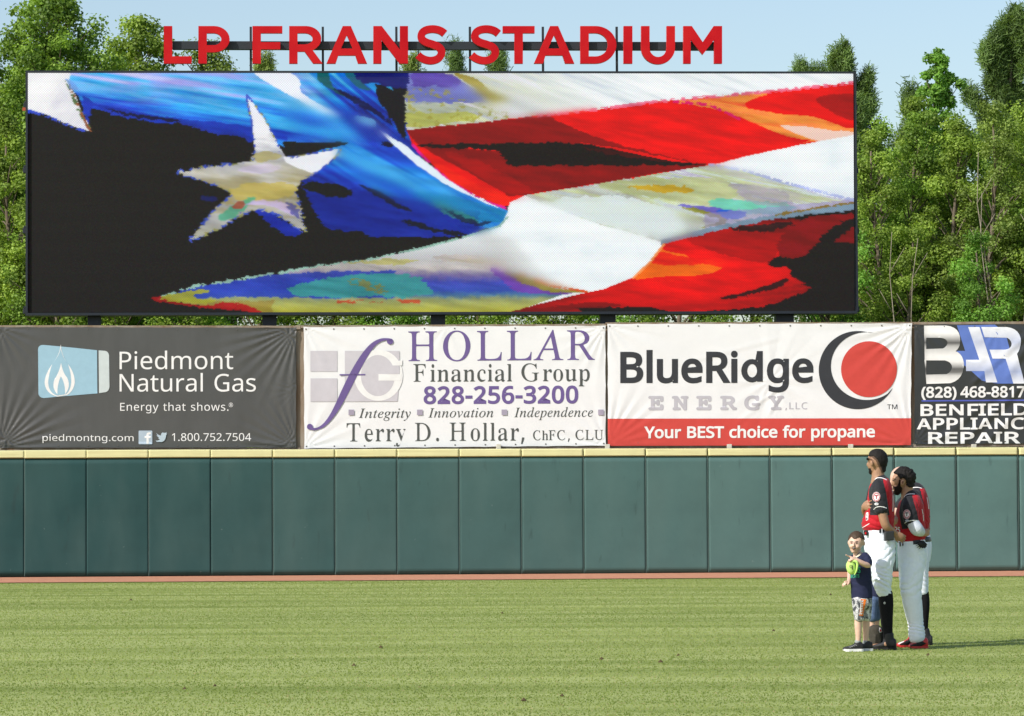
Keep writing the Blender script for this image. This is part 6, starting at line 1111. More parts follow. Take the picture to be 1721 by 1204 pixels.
# bare pale stems in front of the bank on the right
for k, (px, y0, y1) in enumerate(((1683, 560, 262), (1668, 560, 330), (1500, 560, 395), (1522, 560, 405), (1697, 560, 230))):
    y_ = 88.9-.2*k; g = at_y(px, 900, y_); H = at_y(px, y1, y_).z; rs = np.random.default_rng(90+k); mb = MB()
    pts = [(g.x+.10*math.sin(z*1.3+k)+(k-2)*.03*z, y_-.9, z) for z in np.linspace(0, H, 9)]; mb.tube(pts, [.03*(1-q*.1) for q in range(9)], 6)
    for q in range(4, 8): mb.tube([pts[q], (pts[q][0]+(.35 if q % 2 else -.35), pts[q][1]-.1, pts[q][2]+.6)], [.012, .005], 5)
    mb.build('sapling', M_palebark, None, smooth=True, label=['tall bare pale sapling stem second from the right edge', 'bare pale sapling stem left of the two tallest ones', 'short bare pale stem nearest the board', 'short bare pale stem leaning beside the nearest one', 'tallest bare pale sapling stem near the right edge'][k], cat='sapling')
# ---------------------------------------------------------------- people
# Each figure is laid out from rings (position and half widths along its limbs),
# fused into one skin; the clothes are shells of their own over it.
def vn3(P, s, seed=0):
    return fbm(P[:, 0]*s+P[:, 1]*s*.7, P[:, 2]*s+P[:, 1]*s*.4, seed)
class Fig:
    def __init__(s, name, label, D, foot_px, group=None):
        s.D = D; s.k = F_PX/D
        g = at_y(foot_px, 1090, D); s.root = empty(name, (g.x, D, 0), label=label, cat='person', group=group)
    def J(s, px, py, dy=0.0): return at_y(px, py, s.D+dy)
    def ring_loft(s, rings, n=16, cap=True):
        """rings: (centre, half width across, half depth); returns verts, faces of a closed tube"""
        P = [r[0] for r in rings]; V = []; Fc = []
        fr = []
        for i in range(len(P)):
            t = (P[min(i+1, len(P)-1)]-P[max(i-1, 0)]).normalized()
            if abs(t.y) > .93: lat = Vector((0, 0, 1)).cross(t)
            else: lat = t.cross(Vector((0, 1, 0)))
            lat.normalize()
            if fr and lat.dot(fr[-1][0]) < 0: lat = -lat
            dep = lat.cross(t).normalized()
            if fr and dep.dot(fr[-1][1]) < 0: dep = -dep
            fr.append((lat, dep, t))
        R = []
        if cap:
            for q, e in ((.92, .98), (.62, .76)):
                pass
        seq = []
        r0, rn = rings[0], rings[-1]; t0, tn = fr[0][2], fr[-1][2]
        if cap:
            m0 = min(r0[1], r0[2])*.6; mn = min(rn[1], rn[2])*.6
            seq += [(r0[0]-t0*m0*.95, r0[1]*.45, r0[2]*.45, fr[0]), (r0[0]-t0*m0*.6, r0[1]*.8, r0[2]*.8, fr[0])]
        seq += [(r[0], r[1], r[2], f) for r, f in zip(rings, fr)]
        if cap: seq += [(rn[0]+tn*mn*.6, rn[1]*.8, rn[2]*.8, fr[-1]), (rn[0]+tn*mn*.95, rn[1]*.45, rn[2]*.45, fr[-1])]
        for c, a, b, (lat, dep, t) in seq:
            for k in range(n):
                an = 2*math.pi*k/n; V.append(c+lat*(a*math.cos(an))+dep*(b*math.sin(an)))
        m = len(seq)
        for i in range(m-1):
            for k in range(n): Fc.append([i*n+k, i*n+(k+1) % n, (i+1)*n+(k+1) % n, (i+1)*n+k])
        Fc.append([k for k in range(n)][::-1]); Fc.append([(m-1)*n+k for k in range(n)])
        return V, Fc
    def loft(s, pts, dense=3, n=16):
        """pts: (px, py, dy, half width px, half depth m) with smooth interpolation"""
        A = np.array([[p[0], p[1], p[2], p[3], (p[4] if p[4] is not None else p[3]/s.k)] for p in pts], float)
        A = np.vstack([A[:1], A, A[-1:]]); out = []
        for i in range(1, len(A)-2):
            p0, p1, p2, p3 = A[i-1], A[i], A[i+1], A[i+2]
            for k in range(dense):
                t = k/dense; out.append(0.5*((2*p1)+(-p0+p2)*t+(2*p0-5*p1+4*p2-p3)*t*t+(-p0+3*p1-3*p2+p3)*t**3))
        out.append(A[-1])
        return s.ring_loft([(s.J(a[0], a[1], a[2]), max(a[3], .5)/s.k, max(a[4], .003)) for a in out], n)
    def ball(s, px, py, dy, rx, ry, rd, tilt=0):
        """ellipsoid; radii rx, ry in px, rd in m"""
        c = s.J(px, py, dy); V = []; Fc = []; nu, nv = 24, 16
        for i in range(nv+1):
            th = math.pi*i/nv
            for k in range(nu):
                ph = 2*math.pi*k/nu; x = math.sin(th)*math.cos(ph)*rx/s.k; z = math.cos(th)*ry/s.k; y = math.sin(th)*math.sin(ph)*rd
                ct, st = math.cos(tilt), math.sin(tilt); V.append(c+Vector((x*ct-z*st, y, x*st+z*ct)))
        for i in range(nv):
            for k in range(nu): Fc.append([i*nu+k, (i+1)*nu+k, (i+1)*nu+(k+1) % nu, i*nu+(k+1) % nu])
        return V, Fc
    def hand(s, wrist, fwd, palm, L, curl=.5, thumb=1, spread=.12, point=False, w=None):
        """palm, four unequal bent fingers and a thumb; fwd = finger direction, palm = palm facing"""
        fwd = fwd.normalized(); side = fwd.cross(palm).normalized(); palm = side.cross(fwd).normalized()
        out = []; w = w or L*.44; pc = wrist+fwd*(L*.27)
        out.append(s.ring_loft([(wrist, w*.30, w*.24), (wrist+fwd*L*.12, w*.42, w*.26), (wrist+fwd*L*.34, w*.50, w*.27), (wrist+fwd*L*.47, w*.46, w*.22)], 12))
        # re-orient: widen across the knuckles
        V, Fc = out[0]; V = [wrist+fwd*((v-wrist).dot(fwd))+side*((v-wrist).dot(side)*1.0)+palm*((v-wrist).dot(palm)*1.0) for v in V]; out[0] = (V, Fc)
        ls = (.40, .46, .43, .34)
        for q in range(4):
            o_ = (q-1.5)/1.5; b = wrist+fwd*(L*(.46-.03*abs(o_)))+side*(w*.36*o_); d = (fwd+side*spread*o_).normalized()
            c = curl*(1.0 if not (point and q == 0) else .05); r = L*.046
            p = b; pts = [(b-fwd*L*.10, r*1.05, r*1.05)]
            seg = L*ls[q]
            for j, fr_ in enumerate((.45, .30, .25)):
                a = c*(j+.6); dd = d*math.cos(a)+palm*math.sin(a); pts.append((p, r*(1-.10*j), r*(1-.10*j))); p = p+dd*seg*fr_
            pts.append((p, r*.72, r*.72)); out.append(s.ring_loft(pts, 8))
        tb = wrist+fwd*L*.12+side*(w*.34*-thumb); td = (fwd*.75-side*.6*thumb+palm*.35).normalized(); t2 = (fwd*.95-side*.15*thumb+palm*.45).normalized()
        r = L*.056; out.append(s.ring_loft([(tb-td*L*.04, r*1.2, r*1.2), (tb+td*L*.16, r, r), (tb+td*L*.16+t2*L*.14, r*.85, r*.85), (tb+td*L*.16+t2*L*.24, r*.6, r*.6)], 8))
        return out
    def fuse(s, name, parts, vox, mat, smooth=2, post=None, **k):
        V = []; Fc = []
        for v, f in parts:
            b = len(V); V += v; Fc += [[b+q for q in ff] for ff in f]
        me = mesh_py(name+'_cage', V, Fc); bm = bmesh.new(); bm.from_mesh(me); bmesh.ops.recalc_face_normals(bm, faces=bm.faces); bm.to_mesh(me); bm.free()
        o = bpy.data.objects.new('cage', me); scene.collection.objects.link(o)
        r = o.modifiers.new('r', 'REMESH'); r.mode = 'VOXEL'; r.voxel_size = vox; r.use_smooth_shade = True
        if smooth:
            sm = o.modifiers.new('s', 'SMOOTH'); sm.factor = .5; sm.iterations = smooth
        dg = bpy.context.evaluated_depsgraph_get(); dg.update()
        me2 = bpy.data.meshes.new_from_object(o.evaluated_get(dg), depsgraph=dg); bpy.data.objects.remove(o)
        me2.name = name
        if post: post(me2)
        me2.polygons.foreach_set('use_smooth', np.ones(len(me2.polygons), bool))
        me2.materials.clear()
        return obj(name, me2, mat, s.root, **k)
    # ---- picking places on a finished surface along a line of sight
    def bvh(s, *objs):
        V = []; Fc = []
        for o in objs:
            b = len(V); V += [v.co.copy() for v in o.data.vertices]; Fc += [[b+q for q in p.vertices] for p in o.data.polygons]
        return BVHTree.FromPolygons(V, Fc)
    def hit(s, tree, px, py):
        h = tree.ray_cast(CAM, ray(px, py)); return h[0] if h[0] is not None else None
    def band(s, tree, pts, w, mat, name, lift=.003, n=10, **k):
        """thin welt laid on a surface through the given points"""
        P = cm_(pts, n) if len(pts) > 2 else [tuple(np.array(pts[0])*(1-t)+np.array(pts[1])*t) for t in np.linspace(0, 1, 8)]
        V = []; Fc = []; run = []
        def flush():
            if len(run) < 2: return
            b = len(V)
            for a, c in run: V.extend([a, c])
            for i in range(len(run)-1): Fc.append([b+2*i, b+2*i+1, b+2*i+3, b+2*i+2])
        for i, (x, y) in enumerate(P):
            a = P[max(i-1, 0)]; c = P[min(i+1, len(P)-1)]; L_ = math.hypot(c[0]-a[0], c[1]-a[1])+1e-9; nx_, ny_ = -(c[1]-a[1])/L_*w/2, (c[0]-a[0])/L_*w/2
            h1 = s.hit(tree, x+nx_, y+ny_); h2 = s.hit(tree, x-nx_, y-ny_)
            if h1 is None or h2 is None or (h1-h2).length > .06: flush(); run = []; continue
            run.append((h1-ray(x, y)*lift, h2-ray(x, y)*lift))
        flush()
        if not V: return None
        return obj(name, mesh_py(name, V, Fc, True), mat, s.root, **k)
    def patch(s, tree, loops, mat, name, lift=.003, step=2.0, **k):
        bm = flat_mesh([loops], step); me = bpy.data.meshes.new(name); dead = []
        for v in bm.verts:
            h = s.hit(tree, v.co.x, v.co.y)
            if h is None: dead.append(v)
            else: v.co = h-ray(v.co.x, v.co.y)*lift
        if dead: bmesh.ops.delete(bm, geom=dead, context='VERTS')
        bm.to_mesh(me); bm.free()
        if not len(me.polygons): return None
        return obj(name, me, mat, s.root, **k)
    def shell(s, src, pred, off, name, mat, noise=0, nscale=60, seed=0, **k):
        """hair, beard: a raised skin over part of a surface; pred takes the vertex places in the picture"""
        me = src.data; n = len(me.vertices); co = np.zeros(n*3); me.vertices.foreach_get('co', co); co = co.reshape(-1, 3)
        no = np.zeros(n*3); me.vertex_normals.foreach_get('vector', no); no = no.reshape(-1, 3)
        q = (co-np.array(CAM)) @ np.array(RM); px = CX-F_PX*q[:, 0]/q[:, 2]; py = CY+F_PX*q[:, 1]/q[:, 2]
        keep = pred(px, py, co, no)
        nf = vn3(co, nscale, seed)-.5; d = off+noise*nf*2
        bm = bmesh.new(); bm.from_mesh(me); bm.verts.ensure_lookup_table()
        edge = set()
        for i, v in enumerate(bm.verts):
            if keep[i] and any(not keep[e.other_vert(v).index] for e in v.link_edges): edge.add(i)
        for i, v in enumerate(bm.verts):
            if keep[i]: v.co += Vector(no[i])*(d[i] if i not in edge else -.002)
        bmesh.ops.delete(bm, geom=[v for i, v in enumerate(bm.verts) if not keep[i]], context='VERTS')
        m2 = bpy.data.meshes.new(name); bm.to_mesh(m2); bm.free(); m2.materials.clear()
        m2.polygons.foreach_set('use_smooth', np.ones(len(m2.polygons), bool)); return obj(name, m2, mat, s.root, **k)
def project(co):
    q = (co-np.array(CAM)) @ np.array(RM); return CX-F_PX*q[:, 0]/q[:, 2], CY+F_PX*q[:, 1]/q[:, 2]
def folds(amp, fx, fz, seed, amp2=.002, zones=()):
    """cloth relief: long soft folds plus creases gathered in the given heights (z centre, spread, amplitude, frequency)"""
    def post(me):
        n = len(me.vertices); co = np.zeros(n*3); me.vertices.foreach_get('co', co); co = co.reshape(-1, 3)
        no = np.zeros(n*3); me.vertex_normals.foreach_get('vector', no); no = no.reshape(-1, 3)
        h = co[:, 0]+co[:, 1]*.6
        d = amp*2*(fbm(h*fx, co[:, 2]*fz, seed)-.5)+amp2*2*(fbm(h*fx*3, co[:, 2]*fz*3, seed+3)-.5)
        for z0, sp, a, fr, sl in zones:
            ph = (co[:, 2]+sl*h)*fr+2.2*fbm(h*7, co[:, 2]*6, seed+9)*3
            d += a*np.exp(-((co[:, 2]-z0)/sp)**2)*(np.abs(np.sin(ph))**.6-.6)
        co += no*d[:, None]; me.vertices.foreach_set('co', co.astype(np.float32).ravel()); me.update()
    return post
def paint_faces(me, fn):
    """second material where fn(px, py, centres) says so"""
    n = len(me.polygons); c = np.zeros(n*3); me.polygons.foreach_get('center', c); c = c.reshape(-1, 3); px, py = project(c)
    me.polygons.foreach_set('material_index', fn(px, py, c).astype(np.int32)); me.update()

M_skinA = material('skin_tan', (.34, .19, .115), .5, .35, .10, 30); M_skinB = material('skin_olive', (.42, .24, .15), .5, .35, .10, 30)
M_skinC = material('skin_fair', (.62, .40, .31), .5, .35, .08, 30); M_skinK = material('skin_child', (.66, .43, .33), .5, .35, .08, 30)
M_hairA = material('hair_black', (.012, .010, .009), .75, .25, .3, 120, .002, 220); M_hairK = material('hair_brown', (.055, .034, .020), .6, .3, .3, 120, .002, 260)
M_jred = material('jersey_red', (.42, .008, .017), .75, .2, .06, 40, sheen=.1); M_jblk = material('jersey_black', (.016, .017, .021), .75, .25, .1, 40, sheen=.1)
M_pant = material('baseball_pants', (.80, .85, .95), .8, .15, .03, 30); M_white = material('white_trim', (.80, .80, .80), .7, .2); M_belt = material('black_leather', (.014, .014, .015), .4, .5)
M_sock = material('black_sock', (.012, .012, .014), .9, .1, .2, 60); M_shoe = material('black_shoe', (.022, .022, .024), .6, .35, .2, 60); M_redshoe = material('red_shoe', (.50, .03, .03), .35, .5, .1, 40)
M_dark = material('near_black', (.01, .01, .01), .5, .3); M_pouch = material('pouch', (.030, .031, .033), .45, .4)
M_sleeve = material('white_arm_sleeve', (.60, .64, .72), .7, .2, .04, 40); M_navy = material('navy_shirt', (.022, .026, .062), .85, .15, .1, 30)
M_lime = material('lime_cap', (.50, .72, .20), .8, .15, .06, 40); M_limed = material('lime_print', (.05, .36, .22), .8, .15); M_cream = material('cream_collar', (.72, .64, .46), .8, .1)
M_denim = material('denim', (.085, .13, .23), .85, .15, .3, 45); M_greyk = material('grey_sock', (.30, .32, .32), .9, .1); M_eyew = material('eye_white', (.6, .58, .56), .3, .5); M_lip = material('lip', (.42, .17, .14), .5, .3)
M_orange2 = material('orange_stripe', (.80, .20, .03), .8, .15, .12, 60); M_capd = material('dark_cap', (.055, .050, .040), .8, .15, .15, 40); M_tan = material('tan_leather', (.30, .17, .10), .7, .25, .3, 30); M_solew = material('white_sole', (.78, .78, .78), .5, .3)
def camo_material():
    m = bpy.data.materials.new('camo_shorts'); m.use_nodes = True; nt = m.node_tree; N = nt.nodes; L = nt.links; b = N['Principled BSDF']; b.inputs['Roughness'].default_value = .85
    tc = N.new('ShaderNodeTexCoord'); v = N.new('ShaderNodeTexNoise'); v.inputs['Scale'].default_value = 26; v.inputs['Detail'].default_value = 2; L.new(tc.outputs['Object'], v.inputs[0])
    cr = N.new('ShaderNodeValToRGB'); cr.color_ramp.interpolation = 'CONSTANT'; L.new(v.outputs[0], cr.inputs[0]); e = cr.color_ramp.elements
    e[0].position = 0; e[0].color = (.06, .065, .075, 1); e[1].position = .44; e[1].color = (.17, .18, .19, 1)
    for p, c in ((.50, .55), (.56, .26), (.62, .72)): q = e.new(p); q.color = (c, c, c*1.02, 1)
    L.new(cr.outputs[0], b.inputs['Base Color']); return m
M_camo = camo_material()
def shoe(f, toe, heel, w, h, mat, dy0, dy1, name='shoe', sole=None, collar=None, soleh=3.0):
    """toe, heel in picture units at ground height; w half depth m, h collar height px"""
    (tx, ty), (hx, hy) = toe, heel; P = []
    for t, hh, wd in ((0.0, .20, .55), (.10, .34, .82), (.28, .46, 1.0), (.45, .62, .95), (.62, .85, .80), (.80, 1.0, .74), (.95, .98, .70), (1.0, .80, .55)):
        x = tx+(hx-tx)*t; y = ty+(hy-ty)*t; P.append((f.J(x, y-h*hh*.5-soleh*.5, dy0+(dy1-dy0)*t), h*hh*.5/f.k+.004, w*wd))
    V = []; Fc = []; n = 16
    for c, a, b in P:
        fw = (P[-1][0]-P[0][0]).normalized(); fw.z = 0; fw.normalize(); sd = Vector((-fw.y, fw.x, 0))
        for k in range(n):
            an = 2*math.pi*k/n; ca, sa = math.cos(an), math.sin(an); sq = lambda v: math.copysign(abs(v)**.75, v)
            V.append(c+Vector((0, 0, a*sq(ca)))+sd*b*sq(sa))
    for i in range(len(P)-1):
        for k in range(n): Fc.append([i*n+k, i*n+(k+1) % n, (i+1)*n+(k+1) % n, (i+1)*n+k])
    Fc += [[k for k in range(n)][::-1], [(len(P)-1)*n+k for k in range(n)]]
    parts = [(V, Fc)]
    if collar: parts.append(f.loft(collar))
    o = f.fuse(name, parts, .006, mat, 2)
    # outsole
    V = []; Fc = []; m = 20; fw = (f.J(hx, hy, dy1)-f.J(tx, ty, dy0)); L_ = Vector((fw.x, fw.y, 0)).length; fw = Vector((fw.x, fw.y, 0)).normalized(); sd = Vector((-fw.y, fw.x, 0)); c0 = f.J(tx, ty, dy0)
    out = [(.0, .0), (.03, .6), (.12, .92), (.28, 1.04), (.5, .86), (.7, .80), (.9, .84), (1.0, .6), (1.03, 0)]
    prof = [(t, w_) for t, w_ in out]+[(t, -w_) for t, w_ in out[::-1][1:-1]]
    zt_, zb_ = soleh/f.k+.006, .001
    for z in (zb_, zt_):
        for t, w_ in prof: p = c0+fw*(L_*t)+sd*(w*w_); V.append(Vector((p.x, p.y, z+(.012 if z == zb_ and t < .05 else 0))))
    m = len(prof); Fc = [[k, (k+1) % m, m+(k+1) % m, m+k] for k in range(m)]+[list(range(m))[::-1], list(range(m, 2*m))]
    obj('sole', mesh_py('sole', V, Fc), sole or M_dark, f.root)
    return o

# ============================================================ tall player
f = A_ = Fig('person', 'tallest player, seen from behind with hand on heart and a black pouch at his belt', 34.65, 1488, group='players standing for the anthem')
head = [f.ball(1474.5, 773.5, 0, 16.2, 18.0, .080, -.1), f.ball(1468, 781, .01, 10.2, 12.5, .062), f.loft([(1470, 784, .0, 8.5, .055), (1465.5, 792, .01, 5.5, .038), (1463.5, 795.5, .012, 3.2, .02)]),
        f.ball(1458.6, 781.0, .012, 2.2, 3.6, .013), f.ball(1461, 771.5, .01, 3.5, 3, .05), f.loft([(1478, 779, .0, 11.5, .062), (1476.3, 790, 0, 10.6, .060), (1475.8, 800, 0, 10.8, .063), (1476.5, 812, 0, 13.5, .085)]),
        f.ball(1465.3, 779.5, -.074, 2.5, 5.2, .016, .12), f.ball(1466.5, 779.5, .078, 2.5, 5.2, .016)]
torso = [f.loft([(1478, 812, 0, 12, .10), (1479, 830, 0, 18, .17), (1479, 860, 0, 19, .14), (1476, 890, 0, 19, .13), (1478, 915, 0, 20, .14)])]
armL = [f.loft([(1477, 818, -.150, 9, None), (1479, 838, -.185, 8.6, None), (1482.5, 860, -.20, 8.2, None), (1487, 879, -.205, 7.6, None), (1491, 886, -.195, 7.0, None), (1498, 892, -.165, 6.0, None), (1504.5, 897, -.14, 4.6, None)])]
armR = [f.loft([(1474, 818, .17, 9, None), (1466, 845, .22, 8, None), (1459, 866, .17, 7, None), (1453, 857, .06, 5.6, None), (1453.5, 851, .01, 4.6, None)])]
hL = f.hand(f.J(1504, 897, -.142), Vector((.75, .25, -.45)), Vector((-.3, .9, .1)), .185, .55, 1)
hR = f.hand(f.J(1450.8, 852, .01), Vector((.40, -.91, .03)), Vector((.9, .42, 0)), .215, .16, -1, .42, w=.085)
legs = [f.loft([(1483, 915, -.06, 13, .044), (1482, 950, -.10, 11, .060), (1485, 990, -.10, 9, .044), (1490, 1015, -.1, 9.5, .044), (1491, 1045, -.1, 7.5, .036), (1492, 1072, -.1, 6, .038), (1488, 1084, -.1, 6, .04)]),
        f.loft([(1474, 915, .08, 12, .044), (1476, 950, .11, 9, .042), (1484, 985, .14, 9, .044), (1489, 1012, .16, 9, .044), (1490, 1042, .17, 7, .036), (1491, 1068, .17, 6, .038), (1488, 1081, .17, 6, .04)])]
bodyA = f.fuse('body', head+torso+armL+armR+hL+hR+legs, .0055, M_skinA, 2)
f.shell(bodyA, lambda px, py, co, no: (in_poly(px, py, [(1461, 768), (1462, 752), (1498, 752), (1498, 778), (1489, 789), (1485, 795.5), (1482, 791), (1478.5, 783), (1474.5, 774), (1468, 767.5)])) & (co[:, 2] > f.J(1475, 796).z), .010, 'hair', M_hairA, .004, 60)
f.shell(bodyA, lambda px, py, co, no: in_poly(px, py, [(1455, 788), (1460, 786.5), (1463.5, 787), (1466, 792), (1464, 800), (1457, 799)]), .004, 'beard', M_hairA, .002, 80)
f.shell(bodyA, lambda px, py, co, no: in_poly(px, py, [(1461, 760), (1474, 760), (1486, 768), (1489, 784), (1486, 794), (1482, 796.5), (1478, 790), (1474, 781), (1471, 774.5), (1466, 770.5), (1461, 769.5)]) & (no[:, 2] > -2), .0022, 'stubble', material('faded_hair', (.11, .068, .048), .8, .2), .0008, 90)
mb = MB(); mb.tube([f.J(1459, 770.8, -.05), f.J(1465.8, 772.3, -.082)], .0035, 6); mb.tube([f.J(1459, 770.8, .07), f.J(1465.8, 772.3, .085)], .0035, 6)
mb.box_axes(f.J(1458.4, 771.6, -.028), Vector((.006, .003, 0)), Vector((.004, .026, 0)), Vector((0, 0, .012))); mb.box_axes(f.J(1458.4, 771.6, .045), Vector((.006, -.003, 0)), Vector((-.004, .026, 0)), Vector((0, 0, .012))); mb.build('glasses', M_dark, f.root, smooth=False, kind=None)
jers = [f.loft([(1476.5, 802.5, 0, 10.6, .072), (1478, 806.5, 0, 14, .115), (1479.5, 812, 0, 16.5, .175), (1480, 822, 0, 20, .205), (1480, 838, 0, 22.6, .20), (1479, 858, 0, 24, .185), (1477.5, 873, 0, 25.2, .178), (1475.5, 882, 0, 27, .18), (1474.8, 888.5, 0, 26, .172)], n=24),
        f.loft([(1475.5, 813, -.125, 10, .06), (1476.5, 825, -.165, 13.0, .07), (1478.6, 842, -.195, 13.0, .066), (1480.6, 852, -.203, 12.0, .060), (1482, 858.5, -.206, 11.6, .056)]),
        f.loft([(1473, 814, .12, 10, .06), (1469, 830, .18, 12, .065), (1464, 848, .21, 11, .06)])]
axis = [np.array(f.J(*p)) for p in ((1476, 812, -.14), (1482, 860, -.206))]
jA = f.fuse('jersey', jers, .006, [M_jred, M_jblk], 2, folds(.004, 5, 7, 3, .0018, ((f.J(0, 880).z, .10, .010, 60, .6), (f.J(0, 850).z, .12, .004, 45, -.8))))
def blackA(px, py, c):
    near = in_poly(px, py, [(1468, 808), (1475, 801), (1484, 801.5), (1485.5, 812), (1489, 828), (1492, 845), (1495, 866), (1462, 866), (1462, 846), (1460, 834), (1460.5, 822)]) & (c[:, 1] < f.D-.02)
    far = (c[:, 1] > f.D+.14) & (px < 1478) & (py < 860); coll = (py < 804.5); return near | far | coll
paint_faces(jA.data, blackA)
tA = f.bvh(jA)
f.band(tA, [(1469.5, 806.5), (1474, 803.6), (1480, 803.2), (1486, 804.8), (1490.5, 807)], 1.1, M_white, 'piping')
f.band(tA, [(1468.3, 856.5), (1472, 853.2), (1478, 851.7), (1484.5, 852.4), (1490.5, 854.6)], 1.2, M_white, 'piping'); f.band(tA, [(1461.2, 880), (1453, 885), (1447.5, 888)], 1.0, M_white, 'piping')
def patchset(f, tr, cx, cy, rx, ry):
    f.patch(tr, [circle(cx, cy, rx, ry, 28)], M_white, 'sleeve_patch', .004)
    ringm = material('patch_ring', (.36, .03, .06), .7, .2); f.patch(tr, [circle(cx, cy, rx*.95, ry*.95, 28), circle(cx, cy, rx*.62, ry*.62, 24)], ringm, 'patch_ring', .006)
    # small marks round the ring stand for its tiny lettering
    bm_ = [circle(cx+rx*.79*math.cos(a), cy+ry*.79*math.sin(a), rx*.075, ry*.10, 5) for a in [math.radians(18*k+(3 if k % 2 else 0)) for k in range(20)]]
    f.patch(tr, bm_, M_white, 'patch_lettering', .008, kind='stuff')
    f.patch(tr, [[(cx-rx*.38, cy-ry*.40), (cx+rx*.38, cy-ry*.40), (cx+rx*.42, cy-ry*.12), (cx+rx*.24, cy-ry*.20), (cx+rx*.10, cy-ry*.20), (cx+rx*.10, cy+ry*.30), (cx+rx*.22, cy+ry*.40), (cx-rx*.22, cy+ry*.40), (cx-rx*.10, cy+ry*.30), (cx-rx*.10, cy-ry*.20), (cx-rx*.24, cy-ry*.20), (cx-rx*.42, cy-ry*.12)]], ringm if f is A_ else M_navy, 'patch_letter', .0085, 1.5, label='letter T on the sleeve patch')
patchset(f, tA, 1472.8, 835.4, 6.9, 8.3)
f.patch(tA, [circle(1473, 847.3, 3.4, 2.2, 14)], M_white, 'small_emblem', .004); f.patch(tA, [[(1470.4, 848), (1473, 845.8), (1475.8, 846.2), (1473.6, 848.6)]], material('emblem_grey', (.35, .36, .40), .7, .2), 'small_emblem', .006)
f.patch(tA, [[(1455.6, 862), (1459, 861), (1459.4, 867), (1458.8, 874), (1455.8, 875.5), (1454.8, 869)], circle(1457, 866, 1.0, 1.8, 8), circle(1456.9, 872, 1.0, 1.5, 8)], M_white, 'chest_number', .004)
f.patch(tA, [circle(1456.8, 872, 1.3, 2.2, 10)], M_dark, 'chest_number', .006)
f.band(tA, [(1499.5, 820), (1500.8, 833), (1501, 846), (1500.6, 860)], .9, M_white, 'number_outline')
pants = [f.loft([(1475.5, 886, 0, 24.2, .158), (1476.5, 897, 0, 25.2, .165), (1478.5, 910, 0, 26.5, .175), (1479, 922, 0, 26, .172), (1479, 932, 0, 24.5, .16)], n=24),
         f.loft([(1484, 912, -.075, 20.5, .100), (1484.5, 928, -.085, 20.5, .098), (1483, 945, -.095, 20, .094), (1482.5, 960, -.10, 17.8, .088), (1482.5, 975, -.10, 16, .084), (1483.8, 988, -.10, 14, .078), (1487, 996.5, -.10, 12.4, .068), (1488.6, 1001, -.10, 11.6, .062)]),
         f.loft([(1472, 912, .085, 19, .100), (1472, 930, .095, 18.5, .098), (1474, 950, .105, 15.5, .09), (1478, 970, .12, 13.5, .08), (1482, 988, .14, 12, .07), (1485, 996, .15, 11, .064)])]
pA = f.fuse('pants', pants, .007, M_pant, 3, folds(.006, 4, 6, 11, .003, ((f.J(0, 985).z, .12, .015, 75, .35), (f.J(0, 945).z, .16, .009, 40, -.4), (f.J(0, 1000).z, .03, .004, 120, 0))))
tP = f.bvh(pA)
def beltband(f, tr, x0, x1, y0, y1, w=4.2): return f.band(tr, [(x0, y0), ((x0+x1)/2, (y0+y1)/2-.4), (x1, y1)], w, M_belt, 'belt', .005)
f.patch(tP, [[(1477.5, 888.6), (1486.5, 887.8), (1487, 895.4), (1477.8, 896)]], M_belt, 'belt', .006); f.patch(tP, [[(1451.4, 891), (1458.5, 890), (1458.7, 897), (1451.6, 898.4)]], M_belt, 'belt', .006)
f.patch(tP, [[(1481.4, 887.6), (1482.9, 887.5), (1483.1, 897), (1481.6, 897.2)]], M_pant, 'belt_loop', .010)
mb = MB(); c = f.J(1494, 901, -.20); mb.box_axes(c, Vector((.044, .012, .004)), Vector((-.007, .022, 0)), Vector((0, 0, .045))); mb.build('belt_pouch', M_pouch, f.root, bevel=.010)
mb = MB(); c = f.J(1455.5, 896.5, -.115); mb.box_axes(c, Vector((.014, -.012, 0)), Vector((.008, .010, 0)), Vector((0, 0, .022))); mb.build('buckle', M_dark, f.root, bevel=.005)
mb = MB(); c = f.J(1455.0, 896.5, -.128); mb.box_axes(c, Vector((.006, -.005, 0)), Vector((.002, .003, 0)), Vector((0, 0, .011))); mb.build('buckle_emblem', M_red, f.root)
for (dy, sx, nm) in ((-.10, 0, 1), (.15, -1.5, 0)):
    f.fuse('sock', [f.loft([(1488.5+sx, 996-dy*-0, dy, 11.4, .058), (1489.6+sx, 1008, dy, 12.0, .060), (1490.3+sx, 1025, dy, 11.0, .057), (1491+sx, 1045, dy, 9.6, .048), (1492+sx, 1060, dy, 8.4, .042), (1492+sx, 1076-(4 if nm == 0 else 0), dy, 8.2, .042)])], .006, M_sock, 2, folds(.001, 9, 14, 5))
f.patch(f.bvh(*[o for o in f.root.children if o.name.startswith('sock')]), [circle(1486.6, 1013.8, 1.6, 2.0, 12), circle(1486.6, 1013.8, .8, 1.1, 8)], M_white, 'sock_emblem', .003)
shoe(f, (1466.5, 1090.6), (1506.0, 1089.4), .048, 14, M_shoe, -.05, -.13, collar=[(1493, 1065.5, -.10, 9.0, .046), (1493.2, 1074, -.10, 9.4, .046), (1494, 1083, -.10, 10.5, .046)])
shoe(f, (1462.0, 1088.2), (1496, 1086.8), .048, 14, M_shoe, .26, .14, collar=[(1491.5, 1064, .15, 8.4, .045), (1491.5, 1078, .15, 9, .045)])

